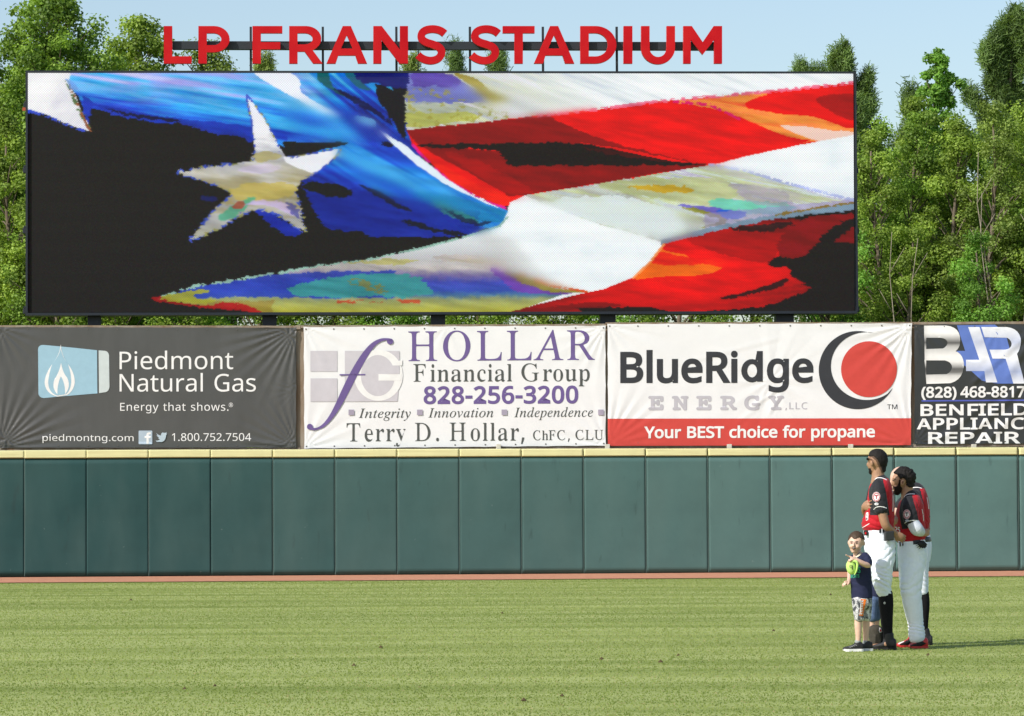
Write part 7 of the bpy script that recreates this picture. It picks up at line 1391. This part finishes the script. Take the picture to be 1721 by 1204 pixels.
# ============================================================ bearded player
f = B_ = Fig('person', 'dark haired bearded player in profile with a white arm sleeve and red shoes', 34.95, 1538, group='players standing for the anthem')
head = [f.ball(1519.5, 803, 0, 17.4, 16.6, .080, -.12), f.ball(1511, 806.5, 0, 11.5, 13, .064), f.loft([(1513, 814, .0, 10, .056), (1508.6, 823, .0, 6.5, .040), (1507, 828, .0, 4, .026)]),
        f.loft([(1501.0, 806, 0, 1.6, .008), (1499.6, 811, 0, 2.0, .012), (1499.0, 814.5, 0, 2.2, .015), (1501.5, 816, 0, 1.8, .012)], n=10), f.ball(1502.6, 803.8, 0, 3, 2.2, .045), f.ball(1501.6, 820.2, 0, 2.0, 1.3, .02), f.ball(1501.8, 822.6, 0, 2.0, 1.3, .02),
        f.loft([(1524, 810, 0, 11, .060), (1524, 822, 0, 10.4, .060), (1525, 832, 0, 10.8, .062), (1527.5, 842, 0, 14, .085)]),
        f.ball(1517, 811.6, -.078, 3.5, 5.6, .014, -.15), f.ball(1517, 811.6, .078, 3.5, 5.6, .014)]
torso = [f.loft([(1529, 840, 0, 13, .11), (1531, 858, 0, 18, .165), (1531, 880, 0, 19, .14), (1531, 905, 0, 18, .13), (1532, 930, 0, 18, .14)])]
armL = [f.loft([(1529, 845, -.15, 9.5, None), (1531, 862, -.19, 9.2, None), (1536, 880, -.205, 8.8, None), (1541.5, 891, -.205, 8.6, None), (1547, 894.5, -.17, 7, None), (1552, 897, -.125, 5.2, None)])]
armR = [f.loft([(1525, 846, .16, 9, None), (1517, 872, .20, 8, None), (1510, 889, .15, 6.6, None), (1505.5, 880, .06, 5.4, None), (1505.5, 875, .02, 4.6, None)])]
hL = f.hand(f.J(1551, 896, -.13), Vector((.55, .60, .05)), Vector((-.5, .5, .6)), .17, .6, 1)
hR = f.hand(f.J(1502.6, 876, .01), Vector((.43, -.89, .03)), Vector((.9, .42, 0)), .215, .16, -1, .42, w=.085)
legs = [f.loft([(1533, 930, -.06, 13, .044), (1532, 965, -.10, 11, .060), (1532, 1000, -.10, 9, .044), (1536, 1030, -.1, 8.5, .042), (1540, 1060, -.1, 6, .038), (1541, 1082, -.1, 6, .04)]),
        f.loft([(1529, 930, .07, 12, .044), (1527, 965, .12, 9, .042), (1529, 1000, .14, 8.5, .044), (1532, 1030, .17, 8, .042), (1533, 1058, .2, 6, .038), (1533, 1078, .2, 6, .04)])]
bodyB = f.fuse('body', head+torso+armL+armR+hL+hR+legs, .0055, M_skinB, 2)
f.shell(bodyB, lambda px, py, co, no: in_poly(px, py, [(1501.6, 796.5), (1499, 788), (1508, 782), (1530, 780), (1543, 795), (1541, 810), (1533, 820), (1527.5, 820), (1523, 816.5), (1521.3, 806.5), (1517.5, 804.5), (1512.6, 806.5), (1511.0, 803), (1507.5, 798)]), .014, 'hair', M_hairA, .012, 60, 7)
f.shell(bodyB, lambda px, py, co, no: in_poly(px, py, [(1511.2, 805), (1513.4, 806), (1513.6, 815), (1516.4, 820), (1515, 829), (1511.5, 838), (1502, 838), (1499, 824.8), (1503.5, 824.6), (1504, 822.4), (1500.0, 818.6), (1503.2, 817.2), (1507.2, 818), (1509.3, 812)]), .012, 'beard', material('beard_dark', (.020, .013, .010), .85, .15, .2, 120), .005, 80)
f.patch(f.bvh(bodyB), [[(1499.6, 806.8), (1502.8, 807.6), (1503.8, 809), (1501.4, 809.4), (1500.2, 808.6)]], M_dark, 'eye', .002); f.patch(f.bvh(bodyB), [[(1499.0, 804.4), (1505.6, 805.2), (1505.8, 806.2), (1499.4, 805.8)]], M_hairA, 'eyebrow', .003)
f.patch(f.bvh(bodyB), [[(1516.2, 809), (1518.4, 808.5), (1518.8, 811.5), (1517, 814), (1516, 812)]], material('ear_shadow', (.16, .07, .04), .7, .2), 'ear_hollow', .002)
jers = [f.loft([(1526, 829.5, 0, 10.4, .070), (1528.5, 834, 0, 14, .115), (1530.5, 841, 0, 18, .18), (1530.5, 852, 0, 21.5, .21), (1529.5, 868, 0, 23.8, .20), (1529.5, 884, 0, 25, .182), (1530.5, 896, 0, 25.6, .175), (1531.5, 905, 0, 24, .165), (1532, 910.5, 0, 22.5, .158)], n=24),
        f.loft([(1528, 841, -.125, 10, .06), (1529, 853, -.17, 13.6, .075), (1530.5, 866, -.195, 13.6, .07), (1531.5, 877, -.205, 12.6, .066)]),
        f.loft([(1524, 843, .12, 10, .06), (1519, 858, .18, 12, .065), (1514, 875, .20, 11, .06)])]
jB = f.fuse('jersey', jers, .006, [M_jred, M_jblk], 2, folds(.004, 5, 7, 23, .0018, ((f.J(0, 900).z, .09, .009, 60, .6), (f.J(0, 870).z, .12, .004, 45, -.8))))
def blackB(px, py, c):
    near = in_poly(px, py, [(1516, 838), (1520, 831), (1527, 827), (1532.5, 831), (1536, 845), (1541, 860), (1546, 886), (1516, 890), (1513, 874), (1511, 862), (1513, 850)]) & (c[:, 1] < f.D-.02)
    far = (c[:, 1] > f.D+.14) & (px < 1528) & (py < 885); return near | far | (py < 832)
paint_faces(jB.data, blackB); tB = f.bvh(jB)
f.band(tB, [(1519, 836), (1523, 832.2), (1530, 830.2), (1537.5, 830.6)], 1.1, M_white, 'piping'); f.band(tB, [(1520, 880), (1525, 876.8), (1534, 874.9), (1543.5, 875.2)], 1.2, M_white, 'piping')
f.band(tB, [(1549.6, 856), (1551.6, 866), (1552.4, 876)], .9, M_white, 'number_outline')
patchset(f, tB, 1524, 864.6, 6.2, 8.0); f.patch(tB, [circle(1524.4, 875.4, 3.2, 2.0, 14)], material('emblem_blue', (.40, .44, .56), .7, .2), 'small_emblem', .004)
f.patch(tB, text_contours('25', 'bold', (1503.6, 1512.8, 885, 894, 895.5))[0]+text_contours('25', 'bold', (1503.6, 1512.8, 885, 894, 895.5))[1], M_white, 'chest_number', .004, 1.5)
f.fuse('arm_sleeve', [f.loft([(1531.5, 872, -.203, 10.6, None), (1535.5, 881, -.21, 10.8, None), (1541, 889.5, -.212, 11.4, None), (1545.6, 893, -.19, 9.4, None), (1548, 895, -.165, 7.6, None)])], .006, M_sleeve, 3)
pants = [f.loft([(1532, 908, 0, 22.8, .152), (1533, 920, 0, 24, .162), (1533.5, 934, 0, 24.4, .168), (1532.5, 948, 0, 23, .16), (1532, 956, 0, 21, .15)], n=24),
         f.loft([(1536, 935, -.07, 19, .095), (1534, 955, -.085, 19.5, .095), (1532, 975, -.10, 18.4, .09), (1531.6, 993, -.10, 17.4, .088), (1534, 1012, -.10, 15.8, .084), (1537.4, 1030, -.10, 14, .08), (1540, 1048, -.10, 12.4, .074), (1541, 1060, -.10, 13.8, .08), (1541.5, 1070, -.10, 14.4, .084), (1542.6, 1074.5, -.10, 14, .082)]),
         f.loft([(1527, 935, .08, 17, .095), (1525.5, 955, .09, 15.5, .09), (1525, 980, .12, 13.5, .085), (1528, 1005, .14, 12.5, .08), (1532, 1030, .17, 11.5, .075), (1536, 1050, .2, 10.5, .072), (1537.5, 1064, .2, 11.5, .078), (1537.5, 1071, .2, 11.5, .076)])]
pB = f.fuse('pants', pants, .007, M_pant, 3, folds(.008, 4, 5, 31, .003, ((f.J(0, 1064).z, .06, .014, 100, .1), (f.J(0, 990).z, .20, .010, 30, -.5), (f.J(0, 945).z, .10, .004, 45, .6))))
tPB = f.bvh(pB); f.patch(tPB, [[(1511, 911.5), (1517.6, 909), (1518.6, 917), (1512, 919)]], M_belt, 'belt', .006); f.patch(tPB, [[(1534.4, 907), (1546.6, 905.5), (1547, 914), (1534.8, 915.6)]], M_belt, 'belt', .006)
f.patch(tPB, [[(1514.2, 909), (1515.6, 908.6), (1516.2, 918.6), (1514.8, 919)]], M_pant, 'belt_loop', .010)
# pair of batting gloves hanging from the back pocket
gl = f.hand(f.J(1553, 912, -.165), Vector((-.55, -.1, -.30)), Vector((0, -1, .1)), .105, .3, 1, .12, w=.07); f.fuse('batting_gloves', gl+f.hand(f.J(1552, 912, -.17), Vector((.2, .0, -.8)), Vector((0, -1, .1)), .08, .4, 1, .1, w=.05), .0045, M_dark, 1)
shoe(f, (1528.5, 1089.6), (1558.5, 1088.6), .050, 15, M_redshoe, -.14, -.09, sole=M_redshoe, collar=[(1546, 1074, -.10, 9.5, .046), (1547, 1082, -.10, 10.4, .046)])
shoe(f, (1506.5, 1087.8), (1541, 1086.6), .050, 14, M_redshoe, .16, .22, sole=M_redshoe, collar=[(1534, 1072, .20, 8.6, .046), (1535, 1080, .20, 9.4, .046)])
tS = f.bvh(*[o for o in f.root.children if o.name.startswith('shoe')])
f.patch(tS, [[(1528, 1084), (1532, 1079), (1538, 1076), (1550, 1078), (1557, 1082), (1548, 1086.5), (1540, 1087), (1532, 1089)]], M_dark, 'shoe_overlay', .003); f.patch(tS, [[(1513, 1083), (1520, 1079), (1527, 1074), (1532, 1076), (1528, 1083), (1520, 1087), (1510, 1088)]], M_dark, 'shoe_overlay', .003)
f.patch(tS, [[(1509, 1081.5), (1519, 1077.6), (1519.5, 1078.8), (1511, 1083)]], M_white, 'shoe_stripe', .005)

# ============================================================ bald player behind
f = C_f = Fig('person', 'bald player mostly hidden behind the bearded one, knee high black socks showing', 35.72, 1553, group='players standing for the anthem')
head = [f.ball(1513.5, 803, 0, 17.6, 18.6, .082, -.1), f.ball(1506.5, 811, .01, 11, 13, .062), f.loft([(1508, 816, .0, 9, .055), (1503.5, 825, .01, 5.5, .038)]), f.ball(1496.8, 812, .02, 2.2, 3.6, .012),
        f.loft([(1520, 808, 0, 11.5, .062), (1526, 816, 0, 10.6, .060), (1531, 824, 0, 11, .064), (1534, 832, 0, 13.5, .085)]), f.ball(1515, 809, -.080, 3, 5.4, .014)]
torso = [f.loft([(1538, 830, 0, 13, .10), (1541, 848, 0, 17, .165), (1542, 872, 0, 17, .14), (1543, 905, 0, 16, .13), (1545, 925, 0, 16, .14)])]
arms = [f.loft([(1538, 836, -.15, 9, None), (1541, 856, -.19, 8.4, None), (1546, 882, -.19, 7.4, None), (1552, 896, -.12, 5.8, None), (1556, 901, -.05, 4.8, None)]),
        f.loft([(1532, 836, .15, 9, None), (1516, 850, .20, 8, None), (1508, 862, .16, 6.6, None), (1517, 856, .05, 5.2, None), (1522, 852, .0, 4.6, None)])]
hL = f.hand(f.J(1555, 900, -.06), Vector((.3, .8, 0)), Vector((-.8, .3, .3)), .17, .5, 1); hR = f.hand(f.J(1521, 853, 0), Vector((.5, -.8, .1)), Vector((.8, .5, 0)), .18, .3, -1)
legs = [f.loft([(1547, 925, -.06, 10, .042), (1547, 955, -.09, 9, .042), (1549, 990, -.09, 8, .042), (1552, 1015, -.09, 8, .042), (1552, 1040, -.09, 6.5, .042), (1552.5, 1066, -.09, 5.5, .036)]),
        f.loft([(1543, 925, .07, 10, .042), (1543, 955, .11, 8, .042), (1545, 990, .14, 8, .042), (1547, 1015, .16, 8, .042), (1547, 1040, .16, 6.5, .042), (1547, 1064, .16, 5.5, .036)])]
f.fuse('body', head+torso+arms+hL+hR+legs, .006, M_skinC, 2)
jers = [f.loft([(1534, 819, 0, 10.4, .070), (1538, 823, 0, 14, .11), (1540.5, 830, 0, 17, .17), (1541, 842, 0, 19.6, .205), (1541.5, 858, 0, 21.2, .195), (1541.8, 876, 0, 21.2, .18), (1541.5, 892, 0, 20.4, .17), (1542, 906, 0, 20, .16)], n=24),
        f.loft([(1537, 831, -.125, 10, .06), (1539, 846, -.18, 12.6, .07), (1541, 866, -.20, 12, .062)]), f.loft([(1533, 832, .12, 10, .06), (1522, 843, .18, 12, .065), (1512, 853, .20, 11, .06)])]
jC = f.fuse('jersey', jers, .0065, [M_jred, M_jblk], 2, folds(.004, 5, 7, 41, .0018, ((f.J(0, 890).z, .10, .008, 60, .6),)))
paint_faces(jC.data, lambda px, py, c: (in_poly(px, py, [(1528, 826), (1533, 818), (1545, 817), (1548, 828), (1552, 846), (1553, 870), (1526, 872)]) & (c[:, 1] < f.D-.02)) | ((c[:, 1] > f.D+.12) & (px < 1530) & (py < 868)) | (py < 821))
tC = f.bvh(jC); f.band(tC, [(1530, 822), (1536, 819.6), (1543, 819.4), (1549.5, 821)], 1.1, M_white, 'piping'); f.band(tC, [(1558, 836), (1560, 848), (1561, 856)], .9, M_white, 'number_outline'); f.band(tC, [(1561, 838), (1562.2, 850), (1562.4, 870)], 1.6, M_jblk, 'number_outline')
pants = [f.loft([(1544, 903, 0, 19.6, .15), (1545.5, 916, 0, 20, .16), (1546, 930, 0, 18.8, .165), (1545.6, 942, 0, 17, .155)], n=24),
         f.loft([(1548, 930, -.07, 15.4, .092), (1547.6, 950, -.085, 13.6, .088), (1549, 970, -.09, 11.4, .08), (1550, 985, -.09, 10.2, .072), (1551, 997, -.09, 9.4, .062)]),
         f.loft([(1543, 930, .08, 14, .092), (1542.6, 950, .10, 11.6, .084), (1544, 975, .13, 10.4, .075), (1546.5, 995, .15, 9, .06)])]
f.fuse('pants', pants, .007, M_pant, 3, folds(.004, 4, 5, 51, .002, ((f.J(0, 980).z, .12, .008, 70, .35),)))
f.fuse('belt', [f.ring_loft([(f.J(1544.4, 910), 20.2/f.k+.004, .160), (f.J(1544.4, 904.5), 20/f.k+.003, .157)], 32)], .006, M_belt, 0)
for dy, sx in ((-.09, 0), (.15, -4)): f.fuse('sock', [f.loft([(1551.8+sx, 994, dy, 8.8, .054), (1552.6+sx, 1008, dy, 9.8, .056), (1552.8+sx, 1022, dy, 9.6, .054), (1552.4+sx, 1042, dy, 8.2, .045), (1552.6+sx, 1058, dy, 7.2, .040), (1553+sx, 1068, dy, 7, .04)])], .006, M_sock, 2)
shoe(f, (1535, 1083.4), (1567, 1082.8), .048, 13, M_shoe, -.05, -.10, collar=[(1554.5, 1059, -.09, 7.6, .042), (1556, 1068, -.09, 8.0, .042), (1557.5, 1076, -.09, 8.8, .043)])
shoe(f, (1532, 1082.0), (1560, 1081.4), .048, 13, M_shoe, .20, .15, collar=[(1550, 1058, .15, 8, .044), (1551, 1072, .15, 9, .044)])

# ============================================================ boy in front
f = K_ = Fig('person', 'small boy in navy shirt and camouflage shorts, pointing and clutching a lime green cap', 34.2, 1443)
head = [f.ball(1439.6, 908.4, .01, 13.2, 14.6, .078), f.ball(1437.2, 914, -.015, 11.4, 12.5, .062), f.ball(1435.4, 922.5, -.032, 6.8, 7.0, .042), f.ball(1434.2, 927, -.045, 3.4, 3.0, .022),
        f.ball(1434.3, 917.6, -.088, 1.9, 2.0, .012), f.loft([(1434.6, 912.5, -.078, 1.2, .008), (1434.4, 917, -.088, 1.5, .010)], n=8), f.ball(1431, 918.5, -.058, 3.6, 3.6, .022), f.ball(1440.5, 919, -.058, 4.2, 3.8, .022), f.ball(1435.2, 922.2, -.074, 3.4, 1.4, .010),
        f.ball(1452.2, 913.6, -.002, 2.0, 3.8, .016), f.ball(1426.2, 912.5, .02, 1.6, 3.6, .014), f.loft([(1440.5, 922, .02, 6.6, .040), (1440.5, 930, .02, 6.4, .038), (1441.5, 936, .02, 8.5, .05)])]
torso = [f.loft([(1443, 934, .02, 9, .05), (1446, 945, .02, 14, .08), (1447, 970, .02, 14, .08), (1448, 1000, .02, 14, .08), (1449, 1012, .02, 14, .09)])]
armN = [f.loft([(1455.5, 934, -.055, 5.6, None), (1459, 944, -.075, 5.6, None), (1459.6, 950, -.10, 5.2, None), (1453, 948.6, -.135, 4.6, None), (1445, 944.6, -.155, 4.2, None), (1438.8, 941, -.165, 3.4, None)]),
        f.loft([(1434, 938, .09, 5.6, None), (1429, 952, .12, 5.0, None), (1428.6, 966, .11, 4.6, None), (1427.4, 975, .04, 3.9, None), (1426, 980, -.02, 3.2, None)])]
hN = f.hand(f.J(1439.4, 941.2, -.165), Vector((-.82, -.18, .10)), Vector((-.15, .25, -1)), .115, .9, 1, .10)
hF = f.hand(f.J(1426.6, 979, -.01), Vector((-.75, -.5, -.15)), Vector((.1, .2, -1)), .105, .75, -1, .12)
legs = [f.loft([(1443, 1008, -.02, 7, None), (1443, 1035, -.03, 6.6, None), (1442.2, 1050, -.03, 6.3, None), (1442.6, 1062, -.03, 5.6, None), (1442.4, 1075, -.03, 4.5, None), (1441, 1087, -.03, 4.4, None)]),
        f.loft([(1455, 1008, .06, 7, None), (1455, 1035, .07, 6.6, None), (1455.6, 1050, .07, 6.3, None), (1455.4, 1062, .07, 5.4, None), (1455.2, 1075, .07, 4.6, None), (1455, 1085, .07, 4.4, None)])]
bodyK = f.fuse('body', head+torso+armN+hN+hF+legs+[f.loft([(1426.6, 935.2, -.176, 1.5, None), (1421.6, 933.0, -.20, 1.2, None)], n=8), f.loft([(1431.5, 937.2, -.172, 1.9, None), (1426.6, 935.2, -.176, 1.5, None)], n=8)], .0042, M_skinK, 2)
tK = f.bvh(bodyK)
f.shell(bodyK, lambda px, py, co, no: in_poly(px, py, [(1424, 908), (1423, 903), (1425, 893), (1440, 888), (1455, 893), (1456.5, 906), (1454.4, 910), (1451.2, 907.5), (1449.8, 905.5), (1448.4, 911), (1446.8, 905.5), (1443, 904), (1438.5, 907), (1434.5, 906.4), (1431, 903.0), (1428.4, 906), (1427.0, 908), (1425, 908)]) & (co[:, 2] > f.J(1440, 922).z) | ((co[:, 1] > f.D+.03) & (py < 921) & (py > 888)), .006, 'hair', M_hairK, .004, 70, 9)
for x in (1431.2, 1439.6):
    f.patch(tK, [[(x-2.3, 912.9), (x-1.2, 911.9), (x+1.2, 911.9), (x+2.3, 912.7), (x+1.1, 913.9), (x-1.1, 913.9)]], material('eye_shade', (.045, .022, .018), .6, .3), 'eye', .0015, 1.0)
    f.patch(tK, [[(x-2.8, 910.6), (x+.2, 909.6), (x+3.0, 910.4), (x+2.8, 911.4), (x, 910.9), (x-2.6, 911.5)]], M_hairK, 'eyebrow', .002, 1.0)
f.patch(tK, [[(1431.8, 921.0), (1434.8, 920.6), (1438.6, 921.2), (1437.6, 922.6), (1434.8, 923.0), (1432.2, 922.2)]], material('open_mouth', (.06, .02, .018), .6, .2), 'mouth', .002, 1.0)
f.patch(tK, [[(1432.6, 923.0), (1435, 923.6), (1437.8, 922.8), (1437.0, 924.2), (1434.8, 924.8), (1432.8, 924.0)]], M_lip, 'lip', .0022, 1.0); f.patch(tK, [[(1433.4, 921.0), (1436.4, 921.1), (1436.2, 921.5), (1433.6, 921.4)]], M_white, 'teeth', .003, 1.0)
shirt = [f.loft([(1442.8, 932.5, .02, 7.2, .048), (1443.8, 935.5, .02, 10.5, .068), (1446, 941, .02, 14.6, .088), (1446.6, 955, .02, 17.2, .098), (1447, 975, .02, 17.8, .10), (1447.8, 992, .02, 17.6, .10), (1448.2, 1004.5, .02, 18, .102)], n=24),
         f.loft([(1453, 934, -.04, 6.6, .04), (1458, 941, -.072, 7.2, .045), (1459.6, 949.5, -.088, 6.4, .045)]), f.loft([(1435, 938, .08, 6.4, .04), (1430.4, 948, .115, 6.8, .042), (1429.4, 956, .125, 6.2, .04)])]
sK = f.fuse('shirt', shirt, .0055, M_navy, 2, folds(.004, 7, 8, 61, .0015, ((f.J(0, 985).z, .10, .004, 50, 1.2), (f.J(0, 950).z, .05, .004, 70, -.9)))); tSK = f.bvh(sK)
f.band(f.bvh(sK, bodyK), [(1436.5, 937), (1441, 934.8), (1446, 931), (1450.5, 927.5)], 3.0, M_cream, 'collar', .006)
f.patch(tSK, [t for w in text_contours('lls', 'bold', (1437.4, 1446.2, 949.5, 962, 963), cap=609) for t in w], M_limed, 'lettering', .004, 1.5, label='large green letters on the shirt')
f.patch(tSK, [t for w in text_contours('BCATS', 'bold', (1429.5, 1444.2, 966.2, 971.6, 970.6), track=40) for t in w] if all(c in GLYPHS['bold'] for c in 'BCATS') else [circle(1436, 968, 6, 2, 12)], M_limed, 'lettering', .004, 1.5, label='row of small pale green capitals on the shirt')
shorts = [f.loft([(1448.4, 1001, .02, 16.8, .094), (1448.6, 1008, .02, 17.2, .098), (1449, 1016, .02, 16.6, .098)], n=24), f.loft([(1442, 1010, -.02, 10.6, .074), (1443, 1026, -.03, 9.6, .070), (1444.6, 1040.5, -.03, 8.8, .066)]), f.loft([(1456, 1010, .06, 9.8, .072), (1456, 1026, .07, 9.2, .068), (1455.8, 1040, .07, 8.6, .064)])]
hK = f.fuse('shorts', shorts, .0055, M_camo, 2, folds(.003, 7, 6, 71, .001)); tHK = f.bvh(hK)
f.patch(tHK, [[(1446.6, 1007), (1456, 1007.6), (1453.4, 1020), (1450.6, 1036), (1443.8, 1034.4), (1446, 1020)]], M_orange2, 'orange_panel', .003); f.band(tHK, [(1447.6, 1009), (1446.6, 1018), (1446.2, 1026), (1444.8, 1033)], 1.4, M_white, 'panel_edge', .005)
for k in range(6): f.patch(tHK, [[(1448.2-.35*k, 1010+4.2*k), (1451.6-.35*k, 1009+4.2*k), (1450.6-.35*k, 1011.4+4.2*k), (1448.8-.35*k, 1012.6+4.2*k)]], M_white, 'panel_mark', .005, 1.5)
for dx, dy in ((0, -.03), (13.4, .07)): f.fuse('sock', [f.loft([(1441.6+dx, 1078, dy, 5.1, .028), (1441+dx, 1086, dy, 5.3, .03)])], .005, M_greyk, 1)
shoe(f, (1416.5, 1093.8), (1450.5, 1093.6), .034, 11.5, M_shoe, -.05, -.03, sole=M_solew, soleh=3.6, collar=[(1442, 1081, -.03, 6.4, .032), (1442, 1087, -.03, 7, .032)])
shoe(f, (1434, 1092.4), (1466.5, 1092.2), .034, 11.0, M_shoe, .06, .07, sole=M_solew, soleh=3.4, collar=[(1456.4, 1080, .07, 6.2, .032), (1456.6, 1086, .07, 6.8, .032)])
for k in range(4): f.band(f.bvh(*[o for o in f.root.children if o.name.startswith('shoe')]), [(1426.5+3.2*k, 1087.4-1.3*k), (1430.6+3.2*k, 1088.2-1.0*k)], .7, material('lace', (.35, .36, .35), .8, .1), 'lace', .003)
# the lime cap in his hand: a soft crown hanging down with its peak to the right (a thing held: on its own)
g = f.J(1431.5, 953, -.165); cap = empty('lime_cap', tuple(g), label='lime green cap with dark letters held against the chest of the small boy', cat='cap')
froot = f.root; f.root = cap
crown = f.fuse('crown', [f.ball(1430.2, 953.4, -.155, 8.2, 12.4, .040, .14)], .0055, M_lime, 3, folds(.0015, 10, 12, 81))
f.fuse('peak', [f.loft([(1433, 943.6, -.170, 2.0, .020), (1437.6, 943.4, -.176, 2.6, .026), (1440.6, 946.5, -.176, 2.4, .028), (1440.6, 953, -.172, 1.9, .028), (1438.8, 960.5, -.166, 1.5, .024), (1435.8, 966.4, -.160, 1.0, .016)], n=12)], .0045, M_lime, 2); f.fuse('peak_lining', [f.ball(1436.8, 955.5, -.150, 3.2, 8.0, .028, .08)], .0045, material('lime_lining', (.10, .17, .05), .9, .1), 1)
tc_ = f.bvh(crown); f.patch(tc_, [t for w in text_contours('G', 'sans', (1427.6, 1430.6, 949.6, 954.6, 955)) for t in w], M_dark, 'lettering', .004, 1.2); f.patch(tc_, [[(1431.4, 950.4), (1432.8, 950.2), (1433.2, 957.4), (1432.0, 957.8)]], M_dark, 'lettering', .004, 1.2)
f.root = froot

# ============================================================ second child, hidden but for the legs
f = Fig('person', 'second child hidden behind the boy and the tall player, only denim shorts and calves showing', 35.5, 1470)
head = [f.ball(1472, 924, 0, 12, 13.5, .074), f.ball(1468, 931, 0, 8.5, 8.5, .055), f.loft([(1473, 934, 0, 6, .036), (1473, 944, 0, 7, .04)])]
body = head+[f.loft([(1472, 944, 0, 9, .06), (1472, 960, 0, 12, .085), (1472, 990, 0, 11, .08), (1472, 1008, 0, 11, .085)]), f.loft([(1472, 948, -.09, 5, None), (1474, 963, -.11, 4.4, None), (1468, 970, -.06, 3.6, None)]), f.loft([(1472, 948, .09, 5, None), (1474, 963, .11, 4.4, None), (1468, 970, .06, 3.6, None)])]
body += f.hand(f.J(1468, 970, -.06), Vector((-.2, .9, -.1)), Vector((1, .1, 0)), .10, .4, 1)+f.hand(f.J(1468, 972, .06), Vector((-.2, -.9, -.1)), Vector((1, -.1, 0)), .10, .4, 1)
body += [f.loft([(1466, 1010, -.05, 6.4, None), (1464.5, 1038, -.06, 5.8, None), (1465.6, 1056, -.06, 5.2, None), (1466.6, 1078, -.06, 3.8, None)]), f.loft([(1474, 1010, .06, 6.4, None), (1473, 1038, .06, 5.6, None), (1472.6, 1056, .06, 5.0, None), (1472.6, 1076, .06, 3.8, None)])]
bk = f.fuse('body', body, .005, M_skinK, 2); f.shell(bk, lambda px, py, co, no: (py < 922) | ((px > 1474) & (py < 932)), .008, 'hair', M_hairK, .004, 60)
f.fuse('shirt', [f.loft([(1472.4, 943, 0, 7, .05), (1472, 952, 0, 13, .095), (1472, 975, 0, 12.6, .092), (1471, 1002, 0, 12.4, .092)]), f.loft([(1472, 948, -.085, 6.4, .038), (1473.4, 962, -.12, 6.2, .038)]), f.loft([(1472, 948, .085, 6.4, .038), (1473.4, 962, .12, 6.2, .038)])], .006, M_navy, 2)
f.fuse('shorts', [f.loft([(1471, 1000, 0, 11, .086), (1471, 1012, 0, 11, .088)]), f.loft([(1467.6, 1008, -.05, 8.8, .06), (1466, 1026, -.055, 8.6, .06), (1465, 1041, -.06, 8.6, .06)]), f.loft([(1474, 1008, .05, 7.6, .06), (1473, 1026, .055, 7.6, .058), (1472.6, 1040, .06, 7.4, .056)])], .0055, M_denim, 2, folds(.004, 8, 5, 91))
shoe(f, (1452, 1085.2), (1474.5, 1084.8), .032, 10, M_tan, -.08, -.06, collar=[(1467, 1076, -.06, 5, .03), (1467.4, 1080, -.06, 5.4, .03)]); shoe(f, (1458, 1084), (1480, 1083.6), .032, 10, M_tan, .05, .06, collar=[(1473, 1075, .06, 5, .03), (1473.4, 1079, .06, 5.4, .03)])

# ---- glove and cap lying on the turf at their feet
f = Fig('x', None, 34.85, 1470); bpy.data.objects.remove(f.root)
f.root = empty('baseball_glove', tuple(f.J(1471, 1089, -.03)), label='brown leather baseball glove lying on the grass against the black shoe', cat='glove')
GL = [f.ball(1470, 1084.0, -.06, 8.5, 3.6, .06), f.loft([(1463.6, 1081.5, -.09, 2.4, .02), (1470, 1078.2, -.10, 2.2, .02), (1478, 1077.6, -.09, 1.8, .02)], n=10), f.loft([(1464, 1085.4, -.11, 2.2, .018), (1472, 1084.4, -.125, 2.4, .02), (1480, 1083.6, -.11, 2.0, .018)], n=10), f.loft([(1466, 1087.2, -.10, 1.8, .02), (1474, 1087.2, -.115, 1.9, .02), (1481, 1087.2, -.1, 1.6, .018)], n=10)]
f.fuse('leather', GL, .005, M_tan, 1); f.band(f.bvh(f.root.children[0]), [(1464, 1080.4), (1470, 1077.4), (1478, 1076.6)], .9, M_cream, 'lacing', .003)
f.root = empty('dark_cap', tuple(f.J(1471, 1076, -.03)), label='dark cap with a red and white emblem resting on the brown glove', cat='cap')
f.fuse('crown', [f.loft([(1471.5, 1074.6, -.05, 11.4, .070), (1471.5, 1066, -.05, 11.6, .072), (1471.3, 1060, -.05, 11.6, .070), (1471.3, 1057.4, -.05, 11.4, .068)], n=24)], .0055, M_capd, 1, folds(.003, 9, 9, 95)); f.fuse('peak', [f.ring_loft([(f.J(1461.5, 1073.8, -.10), .045, .004), (f.J(1471, 1075.4, -.125), .055, .005), (f.J(1480, 1075.2, -.10), .045, .004)], 16)], .004, M_capd, 0)
tcap = f.bvh(f.root.children[0]); f.patch(tcap, [[(1478.2, 1054.5), (1480.4, 1056), (1483.0, 1062.4), (1478.4, 1063.6), (1477.2, 1060)]], M_white, 'emblem', .004, 1.5); f.patch(tcap, [[(1479.2, 1056.6), (1480.4, 1058), (1482.2, 1061.6), (1479.0, 1062.2), (1478.4, 1060)]], M_red, 'emblem', .006, 1.5)
